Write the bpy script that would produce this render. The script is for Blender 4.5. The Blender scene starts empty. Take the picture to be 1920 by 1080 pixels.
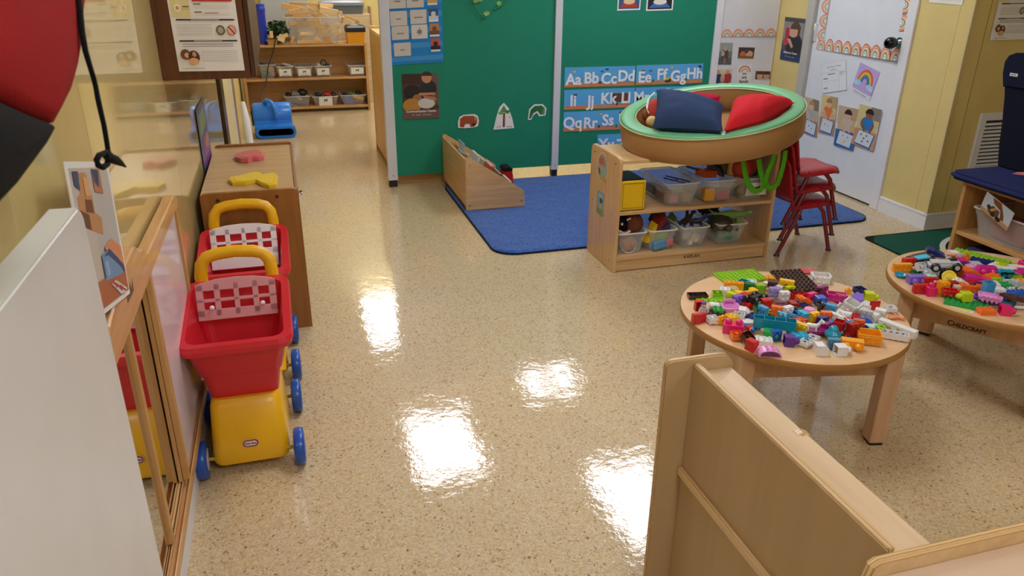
import bpy, bmesh, math, random
from mathutils import Vector, Matrix, noise
random.seed(11)
PI = math.pi
SC = bpy.context.scene
COL = SC.collection

# ---------------------------------------------------------------- camera (1920x1080 frame)
F_PX, CAM_H = 1428.0, 1.5
_yaw, _pit, _rol = [math.radians(a) for a in (16.427, 23.175, -0.4897)]
FWD = Vector((math.sin(_yaw)*math.cos(_pit), math.cos(_yaw)*math.cos(_pit), -math.sin(_pit)))
_r = Vector((math.cos(_yaw), -math.sin(_yaw), 0)); _d = FWD.cross(_r)
RGT = _r*math.cos(_rol) + _d*math.sin(_rol)
DWN = _d*math.cos(_rol) - _r*math.sin(_rol)
CAM = Vector((0, 0, CAM_H))
def ray(x, y): return RGT*((x-960)/F_PX) + DWN*((y-540)/F_PX) + FWD
def onz(x, y, z=0.0):
    d = ray(x, y); return CAM + d*((z-CAM_H)/d.z)
def ony(x, y, Y):
    d = ray(x, y); return CAM + d*(Y/d.y)
def onx(x, y, X):
    d = ray(x, y); return CAM + d*(X/d.x)
cam = bpy.data.cameras.new('camera'); cam.sensor_width = 36; cam.lens = F_PX*36/1920; cam.clip_start = 0.02
cam_o = bpy.data.objects.new('camera', cam); COL.objects.link(cam_o)
mw = Matrix.Identity(4)
for i in range(3):
    mw[i][0], mw[i][1], mw[i][2], mw[i][3] = RGT[i], -DWN[i], -FWD[i], CAM[i]
cam_o.matrix_world = mw
SC.camera = cam_o
cam.dof.use_dof = True; cam.dof.focus_distance = 3.0; cam.dof.aperture_fstop = 10.0

# ---------------------------------------------------------------- materials
def lin(h):
    h = h.lstrip('#'); out = []
    for i in (0, 2, 4):
        c = int(h[i:i+2], 16)/255
        out.append(c/12.92 if c <= 0.04045 else ((c+0.055)/1.055)**2.4)
    return (*out, 1.0)
_mats = {}
def new_mat(name):
    m = bpy.data.materials.new(name); m.use_nodes = True
    nt = m.node_tree; b = nt.nodes['Principled BSDF']
    return m, nt, b
def paint(h, rough=0.5, metal=0.0, spec=0.5, coat=0.0, trans=0.0, bump=0.0, bscale=200.0):
    k = (h, rough, metal, spec, coat, trans, bump)
    if k in _mats: return _mats[k]
    m, nt, b = new_mat('paint_' + h.lstrip('#'))
    c = lin(h)
    b.inputs['Base Color'].default_value = c
    b.inputs['Roughness'].default_value = rough
    b.inputs['Metallic'].default_value = metal
    b.inputs['Specular IOR Level'].default_value = spec
    b.inputs['Coat Weight'].default_value = coat
    b.inputs['Transmission Weight'].default_value = trans
    # slight tonal variation keeps every surface procedural
    tc = nt.nodes.new('ShaderNodeTexCoord'); nz = nt.nodes.new('ShaderNodeTexNoise')
    nz.inputs['Scale'].default_value = 9.0
    mx = nt.nodes.new('ShaderNodeMix'); mx.data_type = 'RGBA'
    nt.links.new(tc.outputs['Object'], nz.inputs['Vector'])
    nt.links.new(nz.outputs['Fac'], mx.inputs[0])
    mx.inputs[6].default_value = tuple(x*0.93 for x in c[:3]) + (1,)
    mx.inputs[7].default_value = tuple(min(1, x*1.05) for x in c[:3]) + (1,)
    nt.links.new(mx.outputs[2], b.inputs['Base Color'])
    if bump:
        n2 = nt.nodes.new('ShaderNodeTexNoise'); n2.inputs['Scale'].default_value = bscale
        bp = nt.nodes.new('ShaderNodeBump'); bp.inputs['Strength'].default_value = bump; bp.inputs['Distance'].default_value = 0.002
        nt.links.new(tc.outputs['Object'], n2.inputs['Vector']); nt.links.new(n2.outputs['Fac'], bp.inputs['Height'])
        nt.links.new(bp.outputs['Normal'], b.inputs['Normal'])
    _mats[k] = m; return m
def wood(h1, h2, axis='x', rough=0.32, scale=6.0, contrast=1.0):
    k = ('wood', h1, h2, axis, rough, scale)
    if k in _mats: return _mats[k]
    m, nt, b = new_mat('wood_' + h1.lstrip('#') + axis)
    tc = nt.nodes.new('ShaderNodeTexCoord'); mp = nt.nodes.new('ShaderNodeMapping')
    s = [scale*7]*3; s['xyz'.index(axis)] = scale*0.5
    mp.inputs['Scale'].default_value = s
    nz = nt.nodes.new('ShaderNodeTexNoise'); nz.inputs['Scale'].default_value = 1.0; nz.inputs['Detail'].default_value = 6; nz.inputs['Distortion'].default_value = 0.6
    cr = nt.nodes.new('ShaderNodeValToRGB')
    cr.color_ramp.elements[0].position = 0.3; cr.color_ramp.elements[1].position = 0.72
    cr.color_ramp.elements[0].color = lin(h1); cr.color_ramp.elements[1].color = lin(h2)
    L = nt.links.new
    L(tc.outputs['Object'], mp.inputs['Vector']); L(mp.outputs[0], nz.inputs['Vector']); L(nz.outputs['Fac'], cr.inputs['Fac'])
    L(cr.outputs['Color'], b.inputs['Base Color'])
    b.inputs['Roughness'].default_value = rough
    _mats[k] = m; return m
def plywood_edge(axis):
    k = ('ply', axis)
    if k in _mats: return _mats[k]
    m, nt, b = new_mat('plywood_edge_' + axis)
    tc = nt.nodes.new('ShaderNodeTexCoord'); w = nt.nodes.new('ShaderNodeTexWave')
    w.bands_direction = axis.upper(); w.inputs['Scale'].default_value = 55; w.inputs['Distortion'].default_value = 0.6
    cr = nt.nodes.new('ShaderNodeValToRGB')
    cr.color_ramp.elements[0].color = lin('#A67C48'); cr.color_ramp.elements[1].color = lin('#DDBE8C')
    nt.links.new(tc.outputs['Object'], w.inputs['Vector']); nt.links.new(w.outputs['Fac'], cr.inputs['Fac'])
    nt.links.new(cr.outputs['Color'], b.inputs['Base Color']); b.inputs['Roughness'].default_value = 0.35
    _mats[k] = m; return m
def fabric(h, scale=700, bump=0.4, rough=0.9):
    k = ('fab', h, scale)
    if k in _mats: return _mats[k]
    m = paint(h, rough, spec=0.2, bump=bump, bscale=scale).copy(); m.name = 'fabric_' + h.lstrip('#')
    b = m.node_tree.nodes['Principled BSDF']; b.inputs['Sheen Weight'].default_value = 0.0
    _mats[k] = m; return m
def clear(h='#E8ECEE', opacity=0.3, rough=0.15):
    k = ('clr', h, opacity)
    if k in _mats: return _mats[k]
    m, nt, b = new_mat('clear_plastic')
    b.inputs['Base Color'].default_value = lin(h); b.inputs['Roughness'].default_value = rough
    tr = nt.nodes.new('ShaderNodeBsdfTransparent'); mx = nt.nodes.new('ShaderNodeMixShader')
    lw = nt.nodes.new('ShaderNodeLayerWeight'); lw.inputs['Blend'].default_value = 0.35
    mr = nt.nodes.new('ShaderNodeMapRange'); mr.inputs['To Min'].default_value = opacity*0.7; mr.inputs['To Max'].default_value = min(1, opacity*2.2)
    nt.links.new(lw.outputs['Facing'], mr.inputs['Value']); nt.links.new(mr.outputs[0], mx.inputs['Fac'])
    nt.links.new(tr.outputs[0], mx.inputs[1]); nt.links.new(b.outputs[0], mx.inputs[2])
    nt.links.new(mx.outputs[0], nt.nodes['Material Output'].inputs['Surface'])
    _mats[k] = m; return m
def emit(h, s):
    m, nt, b = new_mat('light_diffuser')
    b.inputs['Base Color'].default_value = lin(h)
    b.inputs['Emission Color'].default_value = lin(h); b.inputs['Emission Strength'].default_value = s
    return m
def floor_mat():
    m, nt, b = new_mat('vinyl_composition_tile'); L = nt.links.new
    tc = nt.nodes.new('ShaderNodeTexCoord')
    dn = nt.nodes.new('ShaderNodeTexNoise'); dn.inputs['Scale'].default_value = 70; dn.inputs['Detail'].default_value = 3
    L(tc.outputs['Object'], dn.inputs['Vector'])
    va = nt.nodes.new('ShaderNodeVectorMath'); va.operation = 'MULTIPLY_ADD'
    L(dn.outputs['Color'], va.inputs[0]); va.inputs[1].default_value = (0.016,)*3; L(tc.outputs['Object'], va.inputs[2])
    vo = nt.nodes.new('ShaderNodeTexVoronoi'); vo.inputs['Scale'].default_value = 185; L(va.outputs[0], vo.inputs['Vector'])
    sx = nt.nodes.new('ShaderNodeSeparateColor'); L(vo.outputs['Color'], sx.inputs[0])
    cr = nt.nodes.new('ShaderNodeValToRGB'); cr.color_ramp.interpolation = 'CONSTANT'
    pal = [(0, '#CFB98F'), (0.22, '#C4AC82'), (0.40, '#D6C39C'), (0.56, '#BEA276'), (0.68, '#CFB48C'), (0.80, '#C4B79C'), (0.90, '#C8A678'), (0.96, '#A87E50'), (0.985, '#86643E')]
    e = cr.color_ramp.elements
    e[0].color = lin(pal[0][1]); e[1].position = pal[1][0]; e[1].color = lin(pal[1][1])
    for p, c in pal[2:]:
        q = e.new(p); q.color = lin(c)
    L(sx.outputs[0], cr.inputs['Fac'])
    big = nt.nodes.new('ShaderNodeTexNoise'); big.inputs['Scale'].default_value = 1.6; L(tc.outputs['Object'], big.inputs['Vector'])
    mr = nt.nodes.new('ShaderNodeMapRange'); mr.inputs['To Min'].default_value = 0.9; mr.inputs['To Max'].default_value = 1.06; L(big.outputs['Fac'], mr.inputs['Value'])
    mx = nt.nodes.new('ShaderNodeMix'); mx.data_type = 'RGBA'; mx.blend_type = 'MULTIPLY'; mx.inputs[0].default_value = 1
    L(cr.outputs['Color'], mx.inputs[6]); L(mr.outputs[0], mx.inputs[7]); L(mx.outputs[2], b.inputs['Base Color'])
    b.inputs['Roughness'].default_value = 0.45; b.inputs['Specular IOR Level'].default_value = 0.3
    b.inputs['Coat Weight'].default_value = 1.0; b.inputs['Coat Roughness'].default_value = 0.045; b.inputs['Coat IOR'].default_value = 1.55
    w = nt.nodes.new('ShaderNodeTexNoise'); w.inputs['Scale'].default_value = 14; w.inputs['Detail'].default_value = 4; w.inputs['Roughness'].default_value = 0.6
    L(tc.outputs['Object'], w.inputs['Vector'])
    bp = nt.nodes.new('ShaderNodeBump'); bp.inputs['Strength'].default_value = 0.12; bp.inputs['Distance'].default_value = 0.01
    L(w.outputs['Fac'], bp.inputs['Height']); L(bp.outputs[0], b.inputs['Coat Normal'])
    return m
def rug_mat(h1, h2):
    m, nt, b = new_mat('shag_rug'); L = nt.links.new
    tc = nt.nodes.new('ShaderNodeTexCoord')
    n = nt.nodes.new('ShaderNodeTexNoise'); n.inputs['Scale'].default_value = 60; n.inputs['Detail'].default_value = 6
    cr = nt.nodes.new('ShaderNodeValToRGB'); cr.color_ramp.elements[0].position = 0.35; cr.color_ramp.elements[1].position = 0.7
    cr.color_ramp.elements[0].color = lin(h1); cr.color_ramp.elements[1].color = lin(h2)
    L(tc.outputs['Object'], n.inputs['Vector']); L(n.outputs['Fac'], cr.inputs['Fac']); L(cr.outputs[0], b.inputs['Base Color'])
    b.inputs['Roughness'].default_value = 0.95; b.inputs['Specular IOR Level'].default_value = 0.1; b.inputs['Sheen Weight'].default_value = 0.3
    n2 = nt.nodes.new('ShaderNodeTexNoise'); n2.inputs['Scale'].default_value = 180; n2.inputs['Detail'].default_value = 4
    bp = nt.nodes.new('ShaderNodeBump'); bp.inputs['Strength'].default_value = 0.9; bp.inputs['Distance'].default_value = 0.01
    L(tc.outputs['Object'], n2.inputs['Vector']); L(n2.outputs['Fac'], bp.inputs['Height']); L(bp.outputs[0], b.inputs['Normal'])
    return m

# ---------------------------------------------------------------- mesh builder
ORI = {}
class M:
    def __init__(s): s.v, s.f, s.mi, s.sm, s.mats = [], [], [], [], []
    def slot(s, m):
        if m not in s.mats: s.mats.append(m)
        return s.mats.index(m)
    def add(s, vs, fs, mat, smooth=False, X=None):
        o = len(s.v); k = s.slot(mat)
        for p in vs:
            p = Vector(p); s.v.append(X @ p if X else p)
        for f in fs: s.f.append([i+o for i in f]); s.mi.append(k); s.sm.append(smooth)
        return s
    def bm(s, b, mat, smooth=False, X=None):
        b.verts.index_update()
        s.add([v.co.copy() for v in b.verts], [[v.index for v in f.verts] for f in b.faces], mat, smooth, X); b.free(); return s
    def box(s, x0, x1, y0, y1, z0, z1, mat, bev=0.0, seg=2, X=None):
        b = bmesh.new(); bmesh.ops.create_cube(b, size=1)
        for v in b.verts: v.co = Vector((x0+(v.co.x+.5)*(x1-x0), y0+(v.co.y+.5)*(y1-y0), z0+(v.co.z+.5)*(z1-z0)))
        if bev: bmesh.ops.bevel(b, geom=list(b.edges), offset=bev, segments=seg, affect='EDGES', profile=0.5)
        return s.bm(b, mat, bool(bev) and seg > 1 and False, X)
    def prism(s, poly, ax, lo, hi, mat, bev=0.0, seg=1, X=None, smooth=False):
        def P(a, c, t): return {'x': (t, a, c), 'y': (a, t, c), 'z': (a, c, t)}[ax]
        b = bmesh.new(); n = len(poly)
        A = [b.verts.new(P(p[0], p[1], lo)) for p in poly]; B = [b.verts.new(P(p[0], p[1], hi)) for p in poly]
        b.faces.new(A); b.faces.new(B[::-1])
        for i in range(n): b.faces.new((A[i], B[i], B[(i+1) % n], A[(i+1) % n]))
        bmesh.ops.recalc_face_normals(b, faces=list(b.faces))
        if bev:
            b.verts.ensure_lookup_table()
            E = [e for e in b.edges if (e.verts[0] in A) == (e.verts[1] in A)]
            bmesh.ops.bevel(b, geom=E, offset=bev, segments=seg, affect='EDGES')
        return s.bm(b, mat, smooth, X)
    def loft(s, loops, mat, c0=True, c1=True, smooth=True, X=None, closed=False):
        n = len(loops[0]); vs = [p for l in loops for p in l]; fs = []
        R = len(loops)
        for r in range(R if closed else R-1):
            a, b2 = r*n, ((r+1) % R)*n
            for i in range(n):
                j = (i+1) % n; fs.append((a+i, a+j, b2+j, b2+i))
        s.add(vs, fs, mat, smooth, X)
        if not closed:
            if c0: s.add(loops[0], [tuple(range(n))[::-1]], mat, False, X)
            if c1: s.add(loops[-1], [tuple(range(n))], mat, False, X)
        return s
    def lathe(s, prof, mat, n=24, X=None, smooth=True, sx=1, sy=1):
        loops = [[(max(r, 1e-5)*math.cos(2*PI*i/n)*sx, max(r, 1e-5)*math.sin(2*PI*i/n)*sy, z) for i in range(n)] for r, z in prof]
        return s.loft(loops, mat, True, True, smooth, X)
    def cyl(s, c, r, h, mat, n=20, ax='z', X=None, r2=None):
        T = {'z': Matrix.Identity(4), 'x': Matrix.Rotation(PI/2, 4, 'Y'), 'y': Matrix.Rotation(-PI/2, 4, 'X')}[ax]
        T = Matrix.Translation(c) @ T
        if X: T = X @ T
        r2 = r if r2 is None else r2; e = min(r, h)*0.08
        return s.lathe([(r-e, -h/2), (r, -h/2+e), (r2, h/2-e), (r2-e, h/2)], mat, n, T)
    def ball(s, c, r, mat, n=16, X=None, sc=(1, 1, 1)):
        T = Matrix.Translation(c) @ Matrix.Diagonal((*sc, 1))
        if X: T = X @ T
        return s.lathe([(r*math.sin(PI*i/10), -r*math.cos(PI*i/10)) for i in range(11)], mat, n, T)
    def tube(s, pts, r, mat, n=10, closed=False, flat=None, X=None, up=None):
        pts = [Vector(p) for p in pts]; N = len(pts); loops = []
        prev = Vector(up) if up else None
        for i, p in enumerate(pts):
            a = pts[(i-1) % N] if (i or closed) else p; b = pts[(i+1) % N] if (i < N-1 or closed) else p
            t = (b-a).normalized()
            if prev is None:
                prev = t.orthogonal()
            u = (prev - t*prev.dot(t)).normalized(); w = t.cross(u); prev = u
            rr = r[i] if isinstance(r, (list, tuple)) else r
            ra, rb = (flat if flat else (rr, rr))
            loops.append([p + u*ra*math.cos(2*PI*k/n) + w*rb*math.sin(2*PI*k/n) for k in range(n)])
        return s.loft(loops, mat, True, True, True, X, closed)
    def text(s, t, size, mat, X, bold=0.0, align='CENTER', ext=0.0):
        cu = bpy.data.curves.new('t', 'FONT'); cu.body = t; cu.size = size; cu.offset = bold; cu.align_x = align; cu.align_y = 'CENTER'; cu.extrude = ext; cu.resolution_u = 3
        ob = bpy.data.objects.new('t', cu); COL.objects.link(ob)
        dg = bpy.context.evaluated_depsgraph_get(); me = bpy.data.meshes.new_from_object(ob.evaluated_get(dg))
        s.add([v.co.copy() for v in me.vertices], [list(p.vertices) for p in me.polygons], mat, False, X)
        bpy.data.objects.remove(ob); bpy.data.curves.remove(cu); bpy.data.meshes.remove(me); return s
    def mesh(s, name, off=Vector()):
        me = bpy.data.meshes.new(name)
        me.from_pydata([p-off for p in s.v], [], s.f)
        for m in s.mats: me.materials.append(m)
        me.polygons.foreach_set('material_index', s.mi); me.polygons.foreach_set('use_smooth', s.sm)
        me.update(); b = bmesh.new(); b.from_mesh(me)
        bmesh.ops.recalc_face_normals(b, faces=list(b.faces)); b.to_mesh(me); b.free()
        return me
    def build(s, name, parent=None, flat_normals=False):
        if parent is not None: off = ORI[parent.name]
        else:
            xs, ys, zs = zip(*[tuple(p) for p in s.v])
            off = Vector(((min(xs)+max(xs))/2, (min(ys)+max(ys))/2, min(zs)))
        ob = bpy.data.objects.new(name, s.mesh(name, off)); COL.objects.link(ob)
        if parent is not None: ob.parent = parent
        else: ob.location = off
        ORI[ob.name] = off.copy(); return ob
def tag(o, label, cat, group=None, kind=None):
    o['label'] = label; o['category'] = cat
    if group: o['group'] = group
    if kind: o['kind'] = kind
    return o
def thing(name, label, cat, loc=(0, 0, 0), group=None):
    o = bpy.data.objects.new(name, None); COL.objects.link(o); o.location = loc; o.empty_display_size = 0.05
    ORI[o.name] = Vector(loc); return tag(o, label, cat, group)
def struct(m, name):
    o = m.build(name); o['kind'] = 'structure'; return o
def plabel(o, l): o['label'] = l; return o
def copy_tree(o, parent=None):
    c = o.copy(); COL.objects.link(c)
    if parent is not None: c.parent = parent
    ORI[c.name] = ORI[o.name].copy()
    for ch in list(o.children): copy_tree(ch, c)
    return c
def rrect(x0, x1, y0, y1, r, n=4):
    out = []
    for cx, cy, a0 in ((x1-r, y1-r, 0), (x0+r, y1-r, PI/2), (x0+r, y0+r, PI), (x1-r, y0+r, 1.5*PI)):
        for i in range(n+1):
            a = a0+i*PI/2/n; out.append((cx+r*math.cos(a), cy+r*math.sin(a)))
    return out
def rloop(w, d, z, r, cx=0, cy=0, n=4): return [(x+cx, y+cy, z) for x, y in rrect(-w/2, w/2, -d/2, d/2, r, n)]
def open_bin(m, w, d, h, mat, X=None, taper=0.82, t=0.003, rim=0.006, r=0.02):
    """open tapered container, base on z=0"""
    k = taper
    m.loft([rloop(w*k, d*k, 0, r), rloop(w*(k+(1-k)*.75), d*(k+(1-k)*.75), h*.75, r), rloop(w*(k+(1-k)*.8)+.004, d*(k+(1-k)*.8)+.004, h*.78, r), rloop(w, d, h-.006, r), rloop(w+rim*2, d+rim*2, h-.006, r), rloop(w+rim*2, d+rim*2, h, r),
            rloop(w-t*2, d-t*2, h, r), rloop(w*k-t*2, d*k-t*2, t, r)], mat, True, True, False, X)
    return m
def TR(x, y, z, rz=0, rx=0, ry=0):
    return Matrix.Translation((x, y, z)) @ Matrix.Rotation(rz, 4, 'Z') @ Matrix.Rotation(ry, 4, 'Y') @ Matrix.Rotation(rx, 4, 'X')
def art(name, label, cat, bl, br, tl, items, base='#FFFFFF', group=None, thick=0.002, border=None, parent=None, rough=0.45, outline=None):
    """a flat printed thing: world corners bottom-left, bottom-right, top-left; items in unit coordinates"""
    bl, br, tl = Vector(bl), Vector(br), Vector(tl)
    U = br-bl; V = tl-bl; n = U.cross(V).normalized()
    if n.dot(CAM-bl) < 0: n = -n
    m = M()
    out = outline or [(0, 0), (1, 0), (1, 1), (0, 1)]
    P = lambda u, v, k=0: bl+U*u+V*v+n*(thick+0.0002*k)
    k = 0
    a = [P(*q) for q in out]; b0 = [p-n*(thick-0.0003) for p in a]; N = len(out)
    bm_ = paint(base, rough)
    m.add(a, [tuple(range(N))], bm_); m.add(a+b0, [(i, (i+1) % N, N+(i+1) % N, N+i) for i in range(N)], bm_)
    if border:
        k += 1; w = border[1]*U.length; uu, vv = w/U.length, w/V.length
        m.add([P(uu, vv, k), P(1-uu, vv, k), P(1-uu, 1-vv, k), P(uu, 1-vv, k)], [(0, 1, 2, 3)], paint(border[0], rough))
    for it in items:
        k += 1; c = paint(it[-1], rough)
        if it[0] == 'r': q = [(it[1], it[2]), (it[3], it[2]), (it[3], it[4]), (it[1], it[4])]
        elif it[0] == 'e': q = [(it[1]+it[3]*math.cos(2*PI*i/20), it[2]+it[4]*math.sin(2*PI*i/20)) for i in range(20)]
        elif it[0] == 'h': q = [(it[1]+it[3]*math.cos(PI*i/14), it[2]+it[4]*math.sin(PI*i/14)) for i in range(15)]
        elif it[0] == 'p': q = it[1]
        elif it[0] == 't':
            X = Matrix.Identity(4); u = U.normalized(); v = V.normalized(); o = P(it[2], it[3], k)
            for i in range(3): X[i][0], X[i][1], X[i][2], X[i][3] = u[i], v[i], n[i], o[i]
            sz = it[4]*V.length
            m.text(it[1], sz, c, X, bold=(it[5] if len(it) > 6 else 0.0)*sz); continue
        m.add([P(x, y, k) for x, y in q], [tuple(range(len(q)))], c)
    o = m.build(name, parent)
    if parent is None: tag(o, label, cat, group)
    return o
WHITE = paint('#E9E9EC', 0.4); BLACK = paint('#0E0E10', 0.4)
MAPLE = wood('#C89E6A', '#DDB988', 'x'); MAPLEY = wood('#C89E6A', '#DDB988', 'y'); MAPLEZ = wood('#C89E6A', '#DDB988', 'z')
CHROME = paint('#C8C8CC', 0.15, 1.0)
# ================================================================ the room
YEL = '#DDC887'
wall_gloss = paint(YEL, 0.3, spec=0.4, coat=1.0); wall_y = paint('#DCC783', 0.5); seam_m = paint('#8F7B3E', 0.6)
trim_w = paint('#E3E4EA', 0.35); LW = -0.395
m = M(); m.box(-2, 6, -2.5, 9.6, -0.05, 0, floor_mat()); struct(m, 'floor')
m = M(); m.box(-2, 6, -2.5, 9.6, 2.6, 2.65, paint('#E9E7E0', 0.8)); struct(m, 'ceiling')
m = M(); ys = [-2.5, 0.5, 1.73, 2.915, 4.09, 5.02]
for a, b in zip(ys, ys[1:]): m.box(LW-.02, LW, a+.0015, b-.0015, 0, 2.6, wall_gloss)
m.box(LW-.08, LW-.004, -2.5, 5.02, 0, 2.6, seam_m)
struct(m, 'wall_left')
m = M(); m.box(LW-.08, LW-.012, 5.022, 5.2, 0, 2.6, paint('#B5A055', .5)); m.box(LW-.08, LW+.012, 5.2, 5.42, 0, 2.6, wood('#2E2013', '#46321E', 'z')); struct(m, 'trim_1')  # first strip: wall yellow darkened to paint in the shaded side
m = M(); m.box(LW-.1, LW, 5.42, 6.35, 0, 2.6, paint('#D8C99A', .5)); m.box(LW-.1, LW+.006, 6.35, 6.39, 0, 2.6, trim_w); struct(m, 'wall_alcove')
m = M(); m.box(LW-.1, LW+.004, 6.39, 6.62, 0, 2.6, paint('#8A7360', .5, bump=1.0, bscale=60))
m.box(LW-.1, LW+.008, 6.62, 6.68, 0, 2.6, wood('#B98A58', '#D2AC78', 'z')); struct(m, 'trim_2')
m = M(); m.box(LW-.6, LW-.05, 6.7, 9.5, 0, 2.6, wall_y); struct(m, 'wall_left_far')
m = M(); m.box(-2, 6, 9.3, 9.4, 0, 2.6, wall_y); struct(m, 'wall_back')
m = M(); m.box(3.71, 3.8, 5.03, 9.3, 0, 2.6, wall_y); m.box(3.71, 3.8, 3.682, 3.985, 0, 2.6, wall_y); m.box(3.71, 3.8, 3.985, 5.03, 2.1, 2.6, wall_y); struct(m, 'wall_right')
m = M(); m.box(3.71, 3.9, 3.585, 3.68, 0, 2.6, wall_y); m.box(3.9, 6, 3.585, 3.68, 0, 2.6, wall_y)
m.box(3.8195, 3.8225, 3.5838, 3.586, 0.1, 2.6, seam_m); m.box(3.702, 3.718, 3.578, 3.592, .1, 2.6, paint('#D3C290', .5)); struct(m, 'wall_pier')
m = M(); m.box(5.95, 6, -2.5, 3.6, 0, 2.6, wall_y); struct(m, 'wall_right_near')
m = M(); m.box(-.5, 6, -2.5, -2.45, 0, 2.6, wall_y); struct(m, 'wall_rear')
def baseboard(name, x0, x1, y0, y1, h):
    m = M(); m.box(x0, x1, y0, y1, 0, h*.82, trim_w); m.box(min(x0, x1), max(x0, x1), y0, y1, h*.82, h, trim_w, .004); struct(m, name)
baseboard('baseboard_left', LW, LW+.014, -2, 3.15, .14)
baseboard('baseboard_right', 3.695, 3.71, 3.5855, 3.98, .1)
baseboard('baseboard_pier', 3.695, 5.9, 3.57, 3.585, .1)
# door in the right wall
D0, D1 = 4.062, 4.945
m = M(); dm = paint('#DFE2EA', .35)
m.box(3.722, 3.76, D0, D1, .012, 2.05, dm); m.box(3.73, 3.76, D0, D1, 0.0, .012, BLACK); door = struct(m, 'door_1')  # black strip stands in for the shade in the gap under the slab
m = M(); m.box(3.695, 3.79, 3.985, D0-.003, 0, 2.1, trim_w, .004); m.box(3.69, 3.80, D1+.003, 5.028, 0, 2.1, paint('#B9B7B0', .4), .006); m.box(3.695, 3.79, 3.985, 5.028, 2.05, 2.1, trim_w, .004)
struct(m, 'trim_3')
kz = 1.055; ky = 4.10
m = M(); m.cyl((3.719, ky, kz), .033, .012, CHROME, 24, 'x'); m.lathe([(.014, 0), (.02, .008), (.013, .018), (.012, .04)], CHROME, 20, Matrix.Translation((3.716, ky, kz)) @ Matrix.Rotation(-PI/2, 4, 'Y'))
m.lathe([(.018, .03), (.03, .038), (.036, .055), (.036, .075), (.028, .092), (.016, .096)], paint('#0C0C0E', .18), 24, Matrix.Translation((3.716, ky, kz)) @ Matrix.Rotation(-PI/2, 4, 'Y'))
m.lathe([(.001, .0975), (.014, .0975)], paint('#5a5a5c', .4), 16, Matrix.Translation((3.716, ky, kz)) @ Matrix.Rotation(-PI/2, 4, 'Y'))
o = m.build('door_knob', door)
m = M(); m.box(3.7205, 3.7225, D0+.004, D0+.012, .98, 1.11, paint('#55555A', .3, 1)); m.build('latch_plate', door)
m = M(); m.cyl((3.718, D1+.0, 1.05), .007, .12, paint('#D8D8D8', .25, .6), 12); m.box(3.716, 3.722, D1-.03, D1, .99, 1.11, paint('#CFCFD2', .3)); m.build('hinge', door)
# ceiling fixtures: some seen as reflections in the polished floor, others unseen, added for light
diff = emit('#F4F6FC', 12.5); fr_m = paint('#F2F2F2', .5)
def ceiling_light(x, y, w=.6, l=1.15, split=False):
    t = thing('ceiling_light', 'recessed fluorescent ceiling light, one of a set partly mirrored in the floor, partly added unseen', 'light', (x, y, 2.57), 'recessed ceiling lights')
    m = M()
    for a in ((-w/2-.03, -w/2, -l/2-.03, l/2+.03), (w/2, w/2+.03, -l/2-.03, l/2+.03), (-w/2, w/2, -l/2-.03, -l/2), (-w/2, w/2, l/2, l/2+.03)):
        m.box(x+a[0], x+a[1], y+a[2], y+a[3], 2.575, 2.598, fr_m)
    if split: m.box(x-.035, x+.035, y-l/2, y+l/2, 2.575, 2.59, fr_m)
    m.build('frame', t)
    m = M(); m.box(x-w/2, x+w/2, y-l/2, y+l/2, 2.585, 2.595, diff); m.build('diffuser', t)
for a in ((1.07, 5.8, .6, 1.05), (2.46, 4.58, .62, 1.1), (.93, 8.7, .5, 1.5), (2.37, 6.62, .56, .5, True), (1.0, 2.5), (.6, -.5), (2.6, -.9), (3.2, 8.2)): ceiling_light(*a)  # fixtures near and behind the camera are unseen, added to brighten the room
W = bpy.data.worlds.new('world'); SC.world = W; W.use_nodes = True
W.node_tree.nodes['Background'].inputs[0].default_value = (.9, .92, 1, 1); W.node_tree.nodes['Background'].inputs[1].default_value = .05
SC.view_settings.view_transform = 'Standard'; SC.view_settings.look = 'None'; SC.view_settings.exposure = 0.1
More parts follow.
